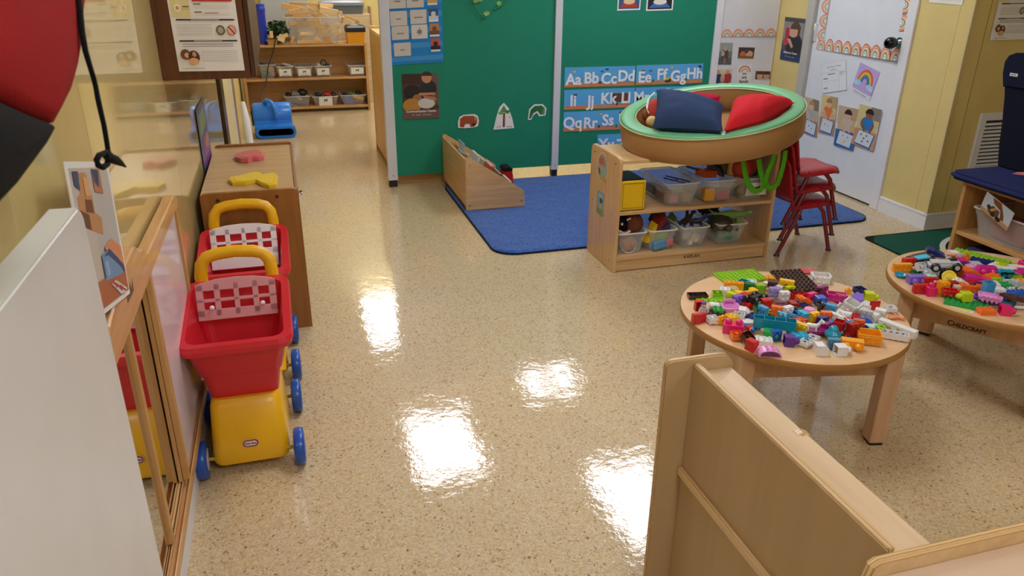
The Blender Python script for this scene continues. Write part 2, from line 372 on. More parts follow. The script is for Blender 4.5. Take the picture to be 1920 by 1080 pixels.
# supply vent and papers on the pier wall
v = thing('wall_vent', 'white louvred air vent low on the yellow wall behind the navy seat', 'vent', (4.15, 3.587, .36))
m = M(); x0, x1, z0, z1 = 3.935, 4.36, .33, .70
for a in ((x0, x0+.045, z0, z1), (x1-.045, x1, z0, z1), (x0+.045, x1-.045, z0, z0+.045), (x0+.045, x1-.045, z1-.045, z1)): m.box(a[0], a[1], 3.572, 3.587, a[2], a[3], trim_w, .003)
m.build('frame', v)
m = M(); m.box(x0+.04, x1-.04, 3.583, 3.586, z0+.04, z1-.04, paint('#3A3A3E', .8)); m.build('backing', v)
m = M()
for i in range(12):
    z = z0+.055+i*.0225; m.box(-.17, .17, -.008, .008, -.0015, .0015, trim_w, X=TR((x0+x1)/2, 3.577, z, 0, .75))
m.build('louvres', v)
def menu(name, label, bl, br, tl):
    T = []
    T += [('r', .03, .62, .3, 1, '#E8D79C'), ('t', 'SNACK PLAN', .16, .9, .03, '#C8502A'), ('e', .12, .83, .05, .04, '#F4F1E6'), ('e', .12, .83, .012, .01, '#5d6b3d'), ('e', .13, .72, .05, .04, '#F4F1E6'), ('e', .13, .72, .022, .018, '#E39A34'), ('t', '1/2 cup', .23, .84, .018, '#333333'), ('t', '1/2 oz', .24, .73, .018, '#333333')] if 0 else []
    T += [('r', .03, .62, .31, .99, '#EAD9A0'), ('r', .06, .94, .28, .95, '#D9783A'), ('r', .06, .915, .28, .925, '#D9783A'), ('r', .06, .965, .26, .975, '#D9783A'),
          ('e', .13, .845, .045, .04, '#F6F4EC'), ('e', .13, .845, .011, .01, '#56652f'), ('e', .13, .725, .05, .045, '#F6F4EC'), ('e', .13, .725, .024, .021, '#E29A33'),
          ('r', .21, .855, .3, .865, '#3c3a35'), ('r', .21, .735, .3, .745, '#3c3a35'), ('r', .2, .83, .3, .834, '#9a9384'), ('r', .2, .71, .3, .714, '#9a9384'),
          ('r', .36, .8, .95, .885, '#C6282E'), ('r', .37, .855, .47, .868, '#F3E4E2'), ('r', .55, .84, .63, .85, '#F3E4E2'),
          ('r', .37, .765, .48, .775, '#333333'), ('r', .37, .675, .48, .685, '#333333'), ('r', .52, .665, .73, .672, '#C0464A'),
          ('r', .08, .585, .95, .602, '#1d1b20'), ('r', .3, .591, .72, .597, '#d8d6d6'), ('r', .08, .345, .95, .362, '#1d1b20'), ('r', .3, .351, .72, .357, '#d8d6d6'),
          ('e', .72, .475, .068, .058, '#5d6b3d'), ('e', .72, .475, .045, .038, '#B9A6A0'), ('e', .885, .475, .07, .06, '#B5574E'), ('e', .885, .475, .06, .052, '#E8B3A2'), ('p', [(.84, .51), (.85, .52), (.93, .44), (.92, .43)], '#5e2a22'),
          ('e', .14, .2, .075, .06, '#7A4630'), ('e', .16, .19, .04, .03, '#E2B48C'), ('e', .26, .17, .085, .075, '#54291F'), ('e', .25, .12, .075, .04, '#E6B07C'), ('e', .27, .2, .03, .03, '#C79A86')]
    for y in (.98, .965, .95, .92, .905): T.append(('r', .38, y, .9, y+.004, '#a5a2a0'))
    for y in (.75, .735, .72, .66, .645): T.append(('r', .38, y, .9, y+.003, '#bdbab8'))
    for y in (.535, .51, .49, .465, .44, .42): T.append(('r', .07, y, .6, y+.004, '#a9a6a2'))
    for y in (.315, .29): T.append(('r', .12, y, .88, y+.006, '#6d6a68'))
    for y in (.235, .215, .19, .165, .14, .12): T.append(('r', .38, y, .93, y+.004, '#a9a6a2'))
    T.append(('r', .06, .035, .4, .04, '#8a8886'))
    return art(name, label, 'poster', bl, br, tl, T, '#F1EFF0')
a = ony(1855, 76, 3.58); b = ony(1919, 78, 3.58); b = Vector((a.x+.245, 3.58, a.z+.002))
menu('menu_poster', 'printed menu sheet taped on the yellow wall above the navy seat', a, b, a+Vector((-.0, 0, .33)))
# ================================================================ white and green room divider at Y 5.39
GREEN = paint('#0C8468', .75); postm = paint('#D4D8E2', .3)
PY_ = 5.375
d = thing('room_divider', 'tall green panel partition with white posts behind the blue rug', 'partition', (1.9, 5.4, 0))
m = M(); m.box(.72, 1.882, PY_, PY_+.03, .078, 1.62, GREEN); plabel(m.build('panel', d), 'green panel with the pocket chart')
m = M(); m.box(1.93, 3.155, PY_, PY_+.03, .078, 1.62, GREEN); plabel(m.build('panel', d), 'green panel with the alphabet strips')
for x0, x1 in ((.652, .718), (1.884, 1.936)):
    m = M(); m.box(x0, x1, PY_-.018, PY_+.04, .05, 1.64, postm, .003); p = m.build('post', d)
    m = M(); m.box(x0+.004, x1-.004, PY_-.014, PY_+.036, 0, .05, paint('#15151A', .5), .003); m.build('foot_cap', p)
    m = M(); m.cyl(((x0+x1)/2, PY_-.0185, .085), .004, .003, paint('#2a2a30', .3), 10, 'y'); m.build('screw', p)
m = M(); m.box(.652, 3.2, PY_-.02, PY_+.045, 1.62, 1.68, postm, .004); m.build('top_rail', d)
w = thing('white_partition_wall', 'white board panel with rainbow strip and family photos beside the green partition', 'panel', (3.43, 5.38, 0))
m = M(); m.box(3.215, 3.70, PY_, PY_+.03, .03, 2.0, paint('#DEDFE4', .4)); m.build('board', w)
m = M(); m.box(3.158, 3.215, PY_-.012, PY_+.04, 0, 2.0, trim_w, .003); m.build('frame_post', w)
Y0 = PY_-.0005
def strip_items(txt, seedv, extra=()):
    r = random.Random(seedv); T = [('r', 0, 0, 1, .17, '#D98C5C'), ('e', .3, .17, .3, .03, '#D98C5C'), ('e', .8, .17, .2, .02, '#CF7F50')]
    for i in range(3):
        x = r.uniform(.1, .9); T.append(('e', x, r.uniform(.7, .9), .018, .05, r.choice(['#5B4FA8', '#E2C14A', '#2B3A66', '#B9447E', '#E9E4D8']))); T.append(('p', [(x-.015, T[-1][2]), (x-.032, T[-1][2]+.05), (x-.032, T[-1][2]-.05)], T[-1][-1]))
    T += list(extra)
    n = len(txt); 
    for i, t in enumerate(txt): T.append(('t', t, (i+.5)/n, .42+r.choice([-.05, 0, .06]), .78, .03, '#F2F4FA'))
    for i in range(n-1):
        if r.random() < .8:
            x = (i+1)/n; T.append(('e', x, .2, .016, .07, r.choice(['#5A2E22', '#2F7A40', '#7A3020', '#23202a'])))
    return T
weed = lambda x: [('p', [(x-.012, .15), (x+.012, .15), (x+.004, .6)], '#2C8A48'), ('p', [(x, .15), (x+.02, .15), (x+.035, .5)], '#348F4C')]
def py(x, y): return ony(x, y, Y0)
rows = [('Aa Bb Cc Dd'.split(), (1058, 164), (1189, 160), (1059, 126.5), weed(.215), 'blue ocean alphabet strip showing Aa to Dd, top row'),
        ('Ee Ff Gg Hh'.split(), (1192, 159.5), (1316, 155), (1193.5, 122.5), [('e', .47, .25, .05, .12, '#E0B53C'), ('r', .43, .1, .5, .2, '#3b2a20'), ('p', [(.86, .5), (.94, .95), (.99, .8), (.92, .8)], '#26365C')], 'blue ocean alphabet strip showing Ee to Hh, top row'),
        ('Ii Jj Kk Ll'.split(), (1057, 206), (1188, 200.5), (1058, 169), [('r', .68, .3, .92, .75, '#6B4632'), ('r', .66, .6, .72, .7, '#4a3026')], 'blue ocean alphabet strip showing Ii to Ll, middle row'),
        ('Mm Nn Oo Pp'.split(), (1191, 200.4), (1315, 195.5), (1192, 164.5), weed(.25), 'blue ocean alphabet strip starting Mm, half hidden behind the round ring'),
        ('Qq Rr Ss Tt'.split(), (1056, 247), (1187, 241), (1057, 210), weed(.2)+[('p', [(.86, .9), (.88, .92), (.95, .45), (.93, .43)], '#23508A')], 'blue ocean alphabet strip starting Qq Rr Ss, third row'),
        ('Yy Zz 1 2'.split(), (1120, 290), (1250, 284), (1120, 252.5), [], 'blue ocean alphabet strip low behind the wooden shelf corner')]
for i, (t, a, b, c, ex, l) in enumerate(rows):
    art('alphabet_strip', l, 'poster', py(*a), py(*b), py(*c), strip_items(t, 30+i, ex), '#5CB0EA', 'alphabet strips on the green panel')
# picture cards at the top edge of the right green panel
for (x0, x1, yb, cols, l) in ((1157, 1200, 20, ['#3A5A86', '#B9402F', '#E8C9A0'], 'white bordered picture card with red and blue, on top of green panel'), (1211, 1261, 20.5, ['#20242C', '#3E74B8', '#E9E3DA'], 'white bordered dark picture card beside the red and blue one')):
    a = py(x0, yb); b = py(x1, yb-1.5)
    art('picture_card', l, 'picture', a, b, a+Vector((0, 0, .2)), [('r', .05, .05, .95, .42, cols[0]), ('p', [(.1, .1), (.5, .5), (.9, .1)], cols[1]), ('e', .5, .3, .25, .1, cols[2]), ('r', .05, .42, .95, .9, cols[2])], '#F0EEF0', 'picture cards on the green panel')
# pocket chart
a = py(733, 122.5); b = py(831.5, 116); t_ = a+Vector((0, 0, .56))
pc = thing('pocket_chart', 'blue fabric pocket chart holding word cards on the green panel', 'chart', tuple(a))
m = M(); U = b-a
def pcq(u0, v0, u1, v1, k, mat, m):
    P = lambda u, v: a+U*u+Vector((0, -.002-.0012*k, 0))+Vector((0, 0, .56*v)); m.add([P(u0, v0), P(u1, v0), P(u1, v1), P(u0, v1)], [(0, 1, 2, 3)], mat)
pb = fabric('#2F86CC', 500)
pcq(0, 0, 1, 1, 0, pb, m)
m.add([a+Vector((0, 0, 0)), b, b+Vector((0, -.003, .02)), a+Vector((0, -.003, .02))], [(0, 1, 2, 3)], pb)
for v in (.03, .185, .36, .54, .7): pcq(0.01, v, .99, v+.06, .6, paint('#3B93D6', .35), m)
m.build('backing', pc)
def card(u0, v0, u1, v1, txt, base='#CFC9C0', items=()):
    z = Vector((0, 0, .56)); q = lambda u, v: a+U*u+Vector((0, -.0035, 0))+z*v
    art('word_card', '', 'card', q(u0, v0), q(u1, v0), q(u0, v1), ([('r', .5-.045*txt, .42, .5+.045*txt, .5, '#7A787C')] if txt else [])+list(items), base, parent=pc, thick=.001)
card(.02, .83, .96, .98, 0, '#C9C2B8', [('t', 'port', .74, .55, .55, .02, '#2F4C78'), ('r', .22, .22, .37, .3, '#8a8580'), ('r', .45, .32, .6, .4, '#8a8580')])
card(.02, .645, .33, .815, 4); card(.345, .645, .66, .81, 4); card(.03, .45, .34, .615, 3); card(.40, .46, .70, .62, 6)
card(.045, .29, .36, .445, 4.5); card(.41, .29, .71, .45, 4, '#D8D4CC', [('p', [(.5+.2*math.cos(PI/2+i*PI/5)*(1 if i % 2 == 0 else .35), .5+.38*math.sin(PI/2+i*PI/5)*(1 if i % 2 == 0 else .35)) for i in range(10)], '#77756F')]); card(.07, .1, .385, .255, 3)
for k, (v, c1, c2) in enumerate(((.665, '#3C5FA0', '#C9A561'), (.475, '#3E4E74', '#C8D0DA'), (.305, '#B9825C', '#7A4A32'), (.13, '#C8553C', '#2B2226'))):
    u = .73+.012*k; z = Vector((0, 0, .56)); q = lambda uu, vv: a+U*uu+Vector((0, -.0035, 0))+z*vv
    art('picture_card', '', 'card', q(u, v), q(u+.18, v), q(u, v+.15), [('r', 0, .15, 1, 1, c1), ('r', 0, .15, 1, .45, c2), ('e', .5, .6, .25, .2, c2)], '#E7E3DC', parent=pc, thick=.001)
# posters and cut-outs on the left green panel
a = py(757, 223); b = py(823.5, 220.5)
art('centre_poster', 'photo poster of two children reading Communication Center on the green panel', 'poster', a, b, py(752.5, 137.5)*0+a+Vector((0, 0, .305)),
    [('r', 0, .2, 1, 1, '#4A3228'), ('r', 0, .78, .5, 1, '#3A241C'), ('r', .82, .3, 1, 1, '#6A5244'), ('e', .72, .68, .23, .18, '#20262E'), ('e', .68, .92, .14, .13, '#C98F6C'), ('h', .68, .95, .15, .1, '#3E2A20'), ('e', .27, .58, .24, .18, '#1E1716'), ('e', .4, .45, .13, .1, '#A56B48'), ('r', .45, .52, .9, .58, '#C08A68'), ('e', .25, .3, .26, .16, '#B98433'), ('e', .65, .34, .24, .12, '#CFCBC6'), ('p', [(.55, .52), (.9, .48), (.95, .4), (.85, .4), (.6, .46)], '#B87E5A'), ('r', 0, 0, 1, .2, '#6E5048'), ('t', 'Communication Center', .5, .165, .072, .02, '#F2ECE8'), ('t', 'Tell   Repeat   Understand', .5, .085, .042, '#E3D9D2')], '#4A3228')
def blob(px, yy, dx, l, nm, cat, outl, items, base='#EFEFF0'):
    a = py(px, yy); b = a+Vector((dx[0], 0, 0)); return art(nm, l, cat, a, b, a+Vector((0, 0, dx[1])), items, base, outline=outl)
blob(858, 241, (.158, .098), 'white edged rust brown paper cut-out of a plain shape, on the green panel', 'paper_cutout', 'decoration', [(.03, .05), (.3, 0), (.7, .02), (.95, .1), (1, .5), (.95, .85), (.8, 1), (.3, .98), (.1, .85), (.02, .5)],
     [('p', [(.1, .1), (.3, .06), (.35, .3), (.55, .3), (.6, .06), (.78, .1), (.9, .3), (.92, .7), (.75, .88), (.3, .9), (.12, .7)], '#A24E2C'), ('p', [(.68, .12), (.78, .1), (.88, .28), (.7, .35)], '#2A2422'), ('e', .83, .66, .06, .14, '#B9864A')])
blob(925, 243, (.158, .19), 'white bell shaped paper cut-out with a small palm and letters, on green panel', 'paper_cutout', 'decoration', [(0, 0), (1, .02), (.9, .4), (.72, .8), (.5, 1), (.3, .85), (.15, .5)],
     [('p', [(.44, .08), (.55, .08), (.56, .62), (.46, .62)], '#7A4A2C'), ('p', [(.25, .6), (.5, .65), (.75, .55), (.6, .75), (.5, .92), (.4, .78)], '#4E9A4C'), ('e', .35, .62, .12, .06, '#6CB35A'), ('e', .66, .66, .12, .06, '#3E8A44'), ('t', 'a d', .25, .1, .12, .01, '#C6452E'), ('t', 'w m', .76, .09, .12, .01, '#B03A6E'), ('t', 'b', .78, .45, .1, .01, '#3A62A8'), ('e', .47, .4, .03, .03, '#C0392B')])
blob(989, 225, (.145, .112), 'white edged arched dark green paper cut-out beside the white post', 'paper_cutout', 'decoration', [(.02, .0), (.2, .02), (.3, .3), (.5, .45), (.62, .2), (.95, .25), (1, .7), (.8, .98), (.35, 1), (.08, .7)],
     [('p', [(.07, .08), (.18, .1), (.3, .42), (.52, .56), (.68, .3), (.9, .32), (.92, .7), (.75, .9), (.38, .9), (.15, .66)], '#2F6E3C'), ('p', [(.75, .33), (.9, .34), (.92, .68), (.8, .7)], '#5B8F3F')])
# vine hanging down over the green panel
vn = thing('hanging_vine', 'thin green artificial vine looping down over the green panel', 'plant', tuple(py(912, 30)))
m = M(); m.tube([py(*q)+Vector((0, -.012, 0)) for q in ((872, -40), (884, -2), (890, 12), (899, 25), (906, 33), (912, 33))], .003, paint('#3E8A3C', .5), 6)
m.tube([py(*q)+Vector((0, -.012, 0)) for q in ((960, -40), (949, -2), (941, 10), (931, 15), (924, 17))], .0028, paint('#3E8A3C', .5), 6); m.build('stem', vn)
for (x, y, s, an) in ((890, 1, .026, .3), (900, 0, .02, 2), (911, 26, .028, 1.2), (934, 7, .024, .6)):
    m = M(); c = py(x, y)+Vector((0, -.015, 0)); P = []
    for i in range(12):
        t = 2*PI*i/12; r = s*(.75+.25*math.cos(t)); P.append(c+Vector((math.cos(t+an)*r, -.004*math.cos(t*2), math.sin(t+an)*r*.8)))
    m.add(P, [tuple(range(12))], paint('#76A93C' if s > .032 else '#8FBF62', .45)); m.build('leaf', vn)
# white panel: rainbow strip and photos
RB = ['#C4573E', '#F0C9B4', '#D98A5A', '#F4E6D8', '#E7B24C', '#3E8F92', '#EDEFEF', '#8DB9C4', '#F0F2F2']
def arcs(cx, cy, R, ry=None, full='h'):
    ry = ry or R; return [(full, cx, cy, R*(1-i*.1), ry*(1-i*.1), c) for i, c in enumerate(RB)]
def rainbow_strip(l, bl, br, tl, n, base='#F6EDE6'):
    T = []; out = [(0, 0)]
    for i in range(n): T += arcs((i+.5)/n, .02, .49/n, .95)
    out = [(0, 0), (1, 0)]
    for i in range(n-1, -1, -1): out += [((i+.5+.5*math.cos(PI*k/8))/n, math.sin(PI*k/8)) for k in range(0, 9)]
    return art('rainbow_border', l, 'decoration', bl, br, tl, T, base, 'rainbow border strips', outline=out, thick=.0015)
rainbow_strip('scalloped rainbow border strip on the white panel above family photos', py(1352.5, 69.5), py(1454, 67), py(1352.5, 54.5), 5)
def photo(l, bl, br, tl, items, base, border=None, nm='photo', cat='photo', g='family photos on the white panel', **k): return art(nm, l, cat, bl, br, tl, items, base, g, border=border, **k)
photo('photo of a parent holding a child outdoors, upper left of family photos', py(1344, 121), py(1370.5, 121), py(1347.5, 80), [('r', 0, .6, 1, 1, '#9AA39A'), ('r', 0, 0, 1, .3, '#5C5D5B'), ('e', .5, .4, .25, .35, '#4C4542'), ('e', .5, .72, .12, .1, '#C59C84'), ('e', .35, .5, .12, .12, '#B7A79A'), ('r', .4, .05, .6, .3, '#8B6E60')], '#747A74')
photo('small dark photo with orange pumpkins beside the outdoor parent photo', py(1383, 109), py(1412.5, 109.5), py(1385.5, 88.5), [('r', 0, .5, 1, 1, '#4A3A34'), ('e', .3, .35, .2, .3, '#C8702A'), ('e', .7, .4, .22, .3, '#D9A878'), ('e', .5, .65, .12, .2, '#2F4A7C'), ('r', 0, 0, 1, .2, '#8A5A2C')], '#5A4A40')
photo('photo of a family in red and blue shirts, bottom left of the white panel', py(1336, 155.5), py(1370, 155), py(1339, 130), [('r', 0, .6, 1, 1, '#D9C8A6'), ('e', .25, .35, .2, .4, '#26365E'), ('e', .78, .35, .22, .4, '#B0343A'), ('e', .25, .78, .1, .16, '#C99A80'), ('e', .75, .8, .1, .15, '#C99A80'), ('e', .5, .35, .12, .3, '#C9A090'), ('e', .5, .62, .07, .12, '#D8AE94')], '#8A7A6A')
photo('photo of two smiling faces near the corner of the white panel', py(1415.5, 148.5), py(1443, 149), py(1417, 133), [('e', .3, .45, .2, .45, '#D3A58C'), ('e', .75, .45, .2, .45, '#C99A80'), ('h', .3, .6, .22, .4, '#5A3526'), ('h', .75, .6, .22, .4, '#4A2A20'), ('r', .15, 0, .95, .12, '#C8B8B0')], '#6A5148')
art('family_sign', 'small cream card with a blush rainbow reading we are family', 'sign', py(1380, 158), py(1407.5, 157.5), py(1383, 121.5),
    [('h', .5, .62, .42, .34, '#C98F7C'), ('h', .5, .62, .32, .26, '#EFD9CC'), ('h', .5, .62, .24, .19, '#D9A48E'), ('h', .5, .62, .15, .12, '#EDEAE6'), ('t', 'we', .5, .55, .19, .012, '#17171A'), ('t', 'are', .5, .36, .22, .012, '#17171A'), ('t', 'family', .5, .14, .24, .012, '#17171A')], '#E9E6E2')
# things on the right wall and on the door
PXW = 3.7085; PXD = 3.7205
def pw(x, y): return onx(x, y, PXW)
def pd(x, y): return onx(x, y, PXD)
art('centre_poster', 'dark photo poster of a toddler reading Reflection Center on the yellow wall', 'poster', pw(1462.5, 111), pw(1499, 118), pw(1473, 31.5),
    [('r', 0, .45, 1, 1, '#8E8C8E'), ('r', 0, .9, 1, 1, '#4a4a4c'), ('r', 0, .0, 1, .24, '#2A3A66'), ('e', .6, .38, .42, .28, '#26282E'), ('e', .52, .7, .26, .15, '#D0A088'), ('h', .6, .74, .26, .17, '#5E4030'), ('r', .72, .6, .84, .78, '#5E4030'), ('r', .12, .5, .32, .76, '#B8323A'), ('e', .2, .45, .14, .1, '#C0424A'), ('p', [(.25, .5), (.4, .38), (.5, .3), (.6, .34), (.4, .52)], '#CFA08A'), ('t', 'Reflection Center', .5, .19, .075, .015, '#EDEFF4'), ('t', 'Feel  Connect  Grow', .5, .1, .045, '#C5CEE2')], '#55565A')
def door_strip(l, p0, p1, n, inward):
    p0, p1 = Vector(p0), Vector(p1); rainbow_strip(l, p0, p1, p0+Vector(inward), n)
zb = onx(1528.4, 91.4, PXD).z
door_strip('scalloped rainbow border along the bottom of the white door poster', (PXD, 4.895, zb-.002), (PXD, 4.047, zb+.006), 9, (0, 0, .085))
door_strip('scalloped rainbow border up the hinge side of the door', (PXD-.0006, 4.8, zb+.02), (PXD-.0006, 4.8, zb+.43), 4, (0, .095, 0)) if 0 else None
rainbow_strip('scalloped rainbow border up the hinge side of the door', Vector((PXD-.0006, 4.825, zb+.05)), Vector((PXD-.0006, 4.825, zb+.63)), Vector((PXD-.0006, 4.905, zb+.05)), 6)
rainbow_strip('scalloped rainbow border above the black door knob', Vector((PXD-.0006, 4.125, 1.12)), Vector((PXD-.0006, 4.125, 1.43)), Vector((PXD-.0006, 4.05, 1.12)), 3)
art('notice_sheet', 'faint white form sheet reading Learning in Action on the door', 'paper', pd(1543, 175), pd(1588, 168.5), pd(1541.5, 121),
    [('r', 0, 0, 1, 1, '#E4E6EC'), ('t', 'Learning in Action', .5, .86, .1, '#6E8F84'), ('r', .36, .74, .62, .755, '#70747C'), ('r', 0, .68, 1, .685, '#9aa0aa'), ('r', .7, 0, .705, .68, '#9aa0aa'), ('r', 0, .38, .7, .385, '#9aa0aa'), ('r', .25, .6, .55, .63, '#7f838c'), ('r', .06, .47, .24, .5, '#6f737c'), ('r', .06, .14, .22, .18, '#8f939c'), ('r', .74, .61, .95, .63, '#8f939c'), ('r', .74, .54, .88, .56, '#8f939c'), ('r', 0, 0, .006, 1, '#A9B0B8'), ('r', .994, 0, 1, 1, '#A9B0B8'), ('r', 0, .994, 1, 1, '#A9B0B8'), ('r', 0, 0, 1, .006, '#A9B0B8')], '#E4E6EC')
bl, br, tl = pd(1598.5, 161.5), pd(1633.5, 181), pd(1614, 117)
art('rainbow_card', 'tilted lavender card with a rainbow over blue clouds on the door', 'picture', bl, br, tl,
    [('h', .5, .3, .38, .52, c) if 0 else ('h', .5, .32, .38-.045*i, .55-.06*i, c) for i, c in enumerate(('#D8503C', '#E8923C', '#EBC94A', '#5BA85E', '#4A76C4', '#7A62B4', '#BFA8DC'))]+[('e', .2, .26, .17, .12, '#A9CBEA'), ('e', .8, .26, .17, .12, '#A9CBEA'), ('e', .12, .22, .1, .08, '#BAD6EE'), ('e', .88, .22, .1, .08, '#BAD6EE')], '#BFA8DC')
v1 = (br-bl).normalized(); up = (tl-bl).normalized()
art('caption_strip', 'thin caption strip under the lavender rainbow card', 'paper', bl-up*.03+v1*.0, br-up*.03, bl-up*.006, [('t', 'Rainbow Collage', .45, .5, .8, '#6A6470')], '#E0E2E9')
PX2 = PXD-.002
def pd2(x, y): return onx(x, y, PX2)
def kid(shirt, hair, skin, bg, bgl, table='#B98A5E', dots=()):
    T = [('r', 0, .55, 1, 1, bg), ('r', .55, .7, 1, 1, bgl), ('e', .5, .58, .3, .17, shirt), ('e', .52, .8, .16, .11, skin), ('h', .52, .82, .19, .13, hair), ('r', 0, 0, 1, .42, table), ('p', [(.1, .04), (.85, .0), (.95, .36), (.2, .42)], '#2E62AE'), ('p', [(.12, .07), (.8, .04), (.9, .35), (.22, .4)], '#D3DBE4'), ('p', [(.2, .6), (.3, .62), (.5, .4), (.42, .36)], skin), ('p', [(.75, .62), (.82, .58), (.72, .38), (.64, .4)], skin)]
    for x, y, c in dots: T.append(('e', x, y, .035, .022, c))
    return T
G2 = 'photos of children at trays on the door'
photo('photo of a grey shirted child at a tray, on the door nearest the hinge', pd(1506, 249), pd(1532, 258.5), pd(1510, 181), kid('#A7B3AF', '#B98A5E', '#DDB294', '#C8B79A', '#8a7a66', dots=[(.4, .25, '#3e78c0'), (.6, .2, '#8a8a70')]), '#C9B79C', ('#C9B79C', .001), g=G2)
photo('photo of an orange shirted child at a tray on the door', pd2(1534.5, 247), pd2(1563, 255), pd2(1542, 177), kid('#E07A34', '#A8744A', '#DDB294', '#D9C48C', '#B9A070', dots=[(.4, .25, '#b08a50'), (.6, .22, '#c8b060')]), '#C9B79C', g=G2)
photo('photo of a dark haired child with a yellow dotted tray on the door', onx(1563.5, 271.5, PX2-.002), onx(1600, 283, PX2-.002), onx(1574, 196.5, PX2-.002), kid('#C9B8A8', '#2E2220', '#D8AA8C', '#C6B08A', '#B99A78', '#2F6AA8', [(.4, .3, '#d8c040'), (.55, .2, '#d8c040'), (.65, .28, '#c86a40'), (.5, .14, '#d8c040')]), '#EDEBEA', ('#C6B08A', .05), g=G2)
photo('photo of a blue shirted child with dark green dots on the tray', onx(1597, 269, PX2-.004), onx(1637, 283, PX2-.004), onx(1613, 194.5, PX2-.004), kid('#2C7AC0', '#2A201E', '#8A5A42', '#D2BF86', '#8B7E74', '#D0925E', [(.35, .3, '#2a4a44'), (.5, .22, '#2a4a44'), (.6, .3, '#2a4a44'), (.7, .18, '#2a4a44'), (.45, .14, '#2a4a44')]), '#EDEBEA', ('#D2BF86', .04), g=G2)
# sheet edge at the top of the pier
m = M(); a = pw(1742, 4); b = pw(1806, 2)
art('paper_sheet', 'lower edge of a white paper high on the yellow wall beside the door', 'paper', Vector((PXW, a.y, a.z)), Vector((PXW, b.y, a.z-.005)), Vector((PXW, a.y, a.z+.28)), [('r', .05, .05, .95, .95, '#E9E6DA')], '#EFEDE6')
# ================================================================ left wall: mirror unit, posters, bag, cabinet
OAK = wood('#C8925A', '#DDB07C', 'y', .25, 5); OAKZ = wood('#B5824A', '#CFA066', 'z', .35, 5)
mf = thing('mirror_board', 'long low wooden framed mirror and whiteboard along the left wall', 'mirror', (LW, 1.65, .12))
YA, YB = .82, 2.5
def sym(pts): return pts+[(3.3-y, z) for y, z in reversed(pts)]
prof = [(YB, .792), (YB, .806), (YB-.02, .828), (YB-.05, .838), (1.90, .848), (1.885, .852), (1.87, .872), (1.85, .878), (1.82, .882), (1.80, .888), (1.785, .905), (1.76, .912)]
m = M(); m.prism(sym(prof), 'x', LW+.006, LW+.038, OAK, .004)
m.text('ooo', .03, paint('#5B4630', .5), Matrix.Translation((LW+.0345, 1.62, .845)) @ Matrix(((0, 0, 1, 0), (1, 0, 0, 0), (0, 1, 0, 0), (0, 0, 0, 1)))) if 0 else None
m.prism([(1.6, .845), (1.61, .87), (1.63, .85), (1.65, .872), (1.66, .85), (1.68, .868), (1.675, .842)], 'x', LW+.038, LW+.0385, paint('#6A4E30', .5))
m.build('top_rail', mf)
m = M()
m.box(LW+.002, LW+.034, YA, YB, .145, .165, OAK, .003); m.box(LW+.006, LW+.012, YA, YB, .165, .185, OAK, .002); m.box(LW+.017, LW+.0185, YA, YB, .165, .185, OAK, .002); m.box(LW+.032, LW+.036, YA, YB, .145, .182, OAK, .002)
m.build('bottom_rail', mf)
mir = paint('#D9DEE2', .03, 1.0)
m = M(); m.box(LW+.003, LW+.006, YA, YB, .165, .80, mir); m.build('mirror_glass', mf)
# framed whiteboard sliding panel (far) and framed mirror panel (near)
def frame_panel(y0, y1, x, name, mat, l):
    m = M(); m.box(x, x+.003, y0+.02, y1-.02, .19, .795, mat); p = plabel(m.build(name, mf), l)
    for ya, yb in ((y0, y0+.022), (y1-.022, y1)):
        m = M(); m.box(x-.004, x+.012, ya, yb, .186, .796, OAKZ, .002); m.build('stile', p)
frame_panel(1.893, 2.49, LW+.0225, 'whiteboard_panel', paint('#E3D6DC', .12), 'pale pinkish sliding whiteboard panel')
frame_panel(.84, 1.655, LW+.0095, 'mirror_panel', mir, 'near sliding mirror panel')
m = M(); m.box(LW+.008, LW+.018, 1.886, 1.906, .186, .796, OAKZ, .001); m.build('guide_strip', mf)
# white low partition standing close to the camera
wp = thing('white_partition', 'plain white laminate half height partition in front of the near end of the mirror', 'partition', (-.31, .45, 0))
m = M(); YF = 1.165
poly = [(-.9, 0), (YF, 0), (YF, 1.16), (YF-.006, 1.172), (YF-.02, 1.18), (-.9, 1.18)]
m.prism(poly, 'x', -.329, -.293, paint('#D9D6D4', .35), .0025); m.build('panel', wp)
m = M(); m.box(-.3285, -.2935, -.9, YF-.022, 1.18, 1.1825, paint('#D3D6CC', .3), .001); m.build('top_edge', wp)
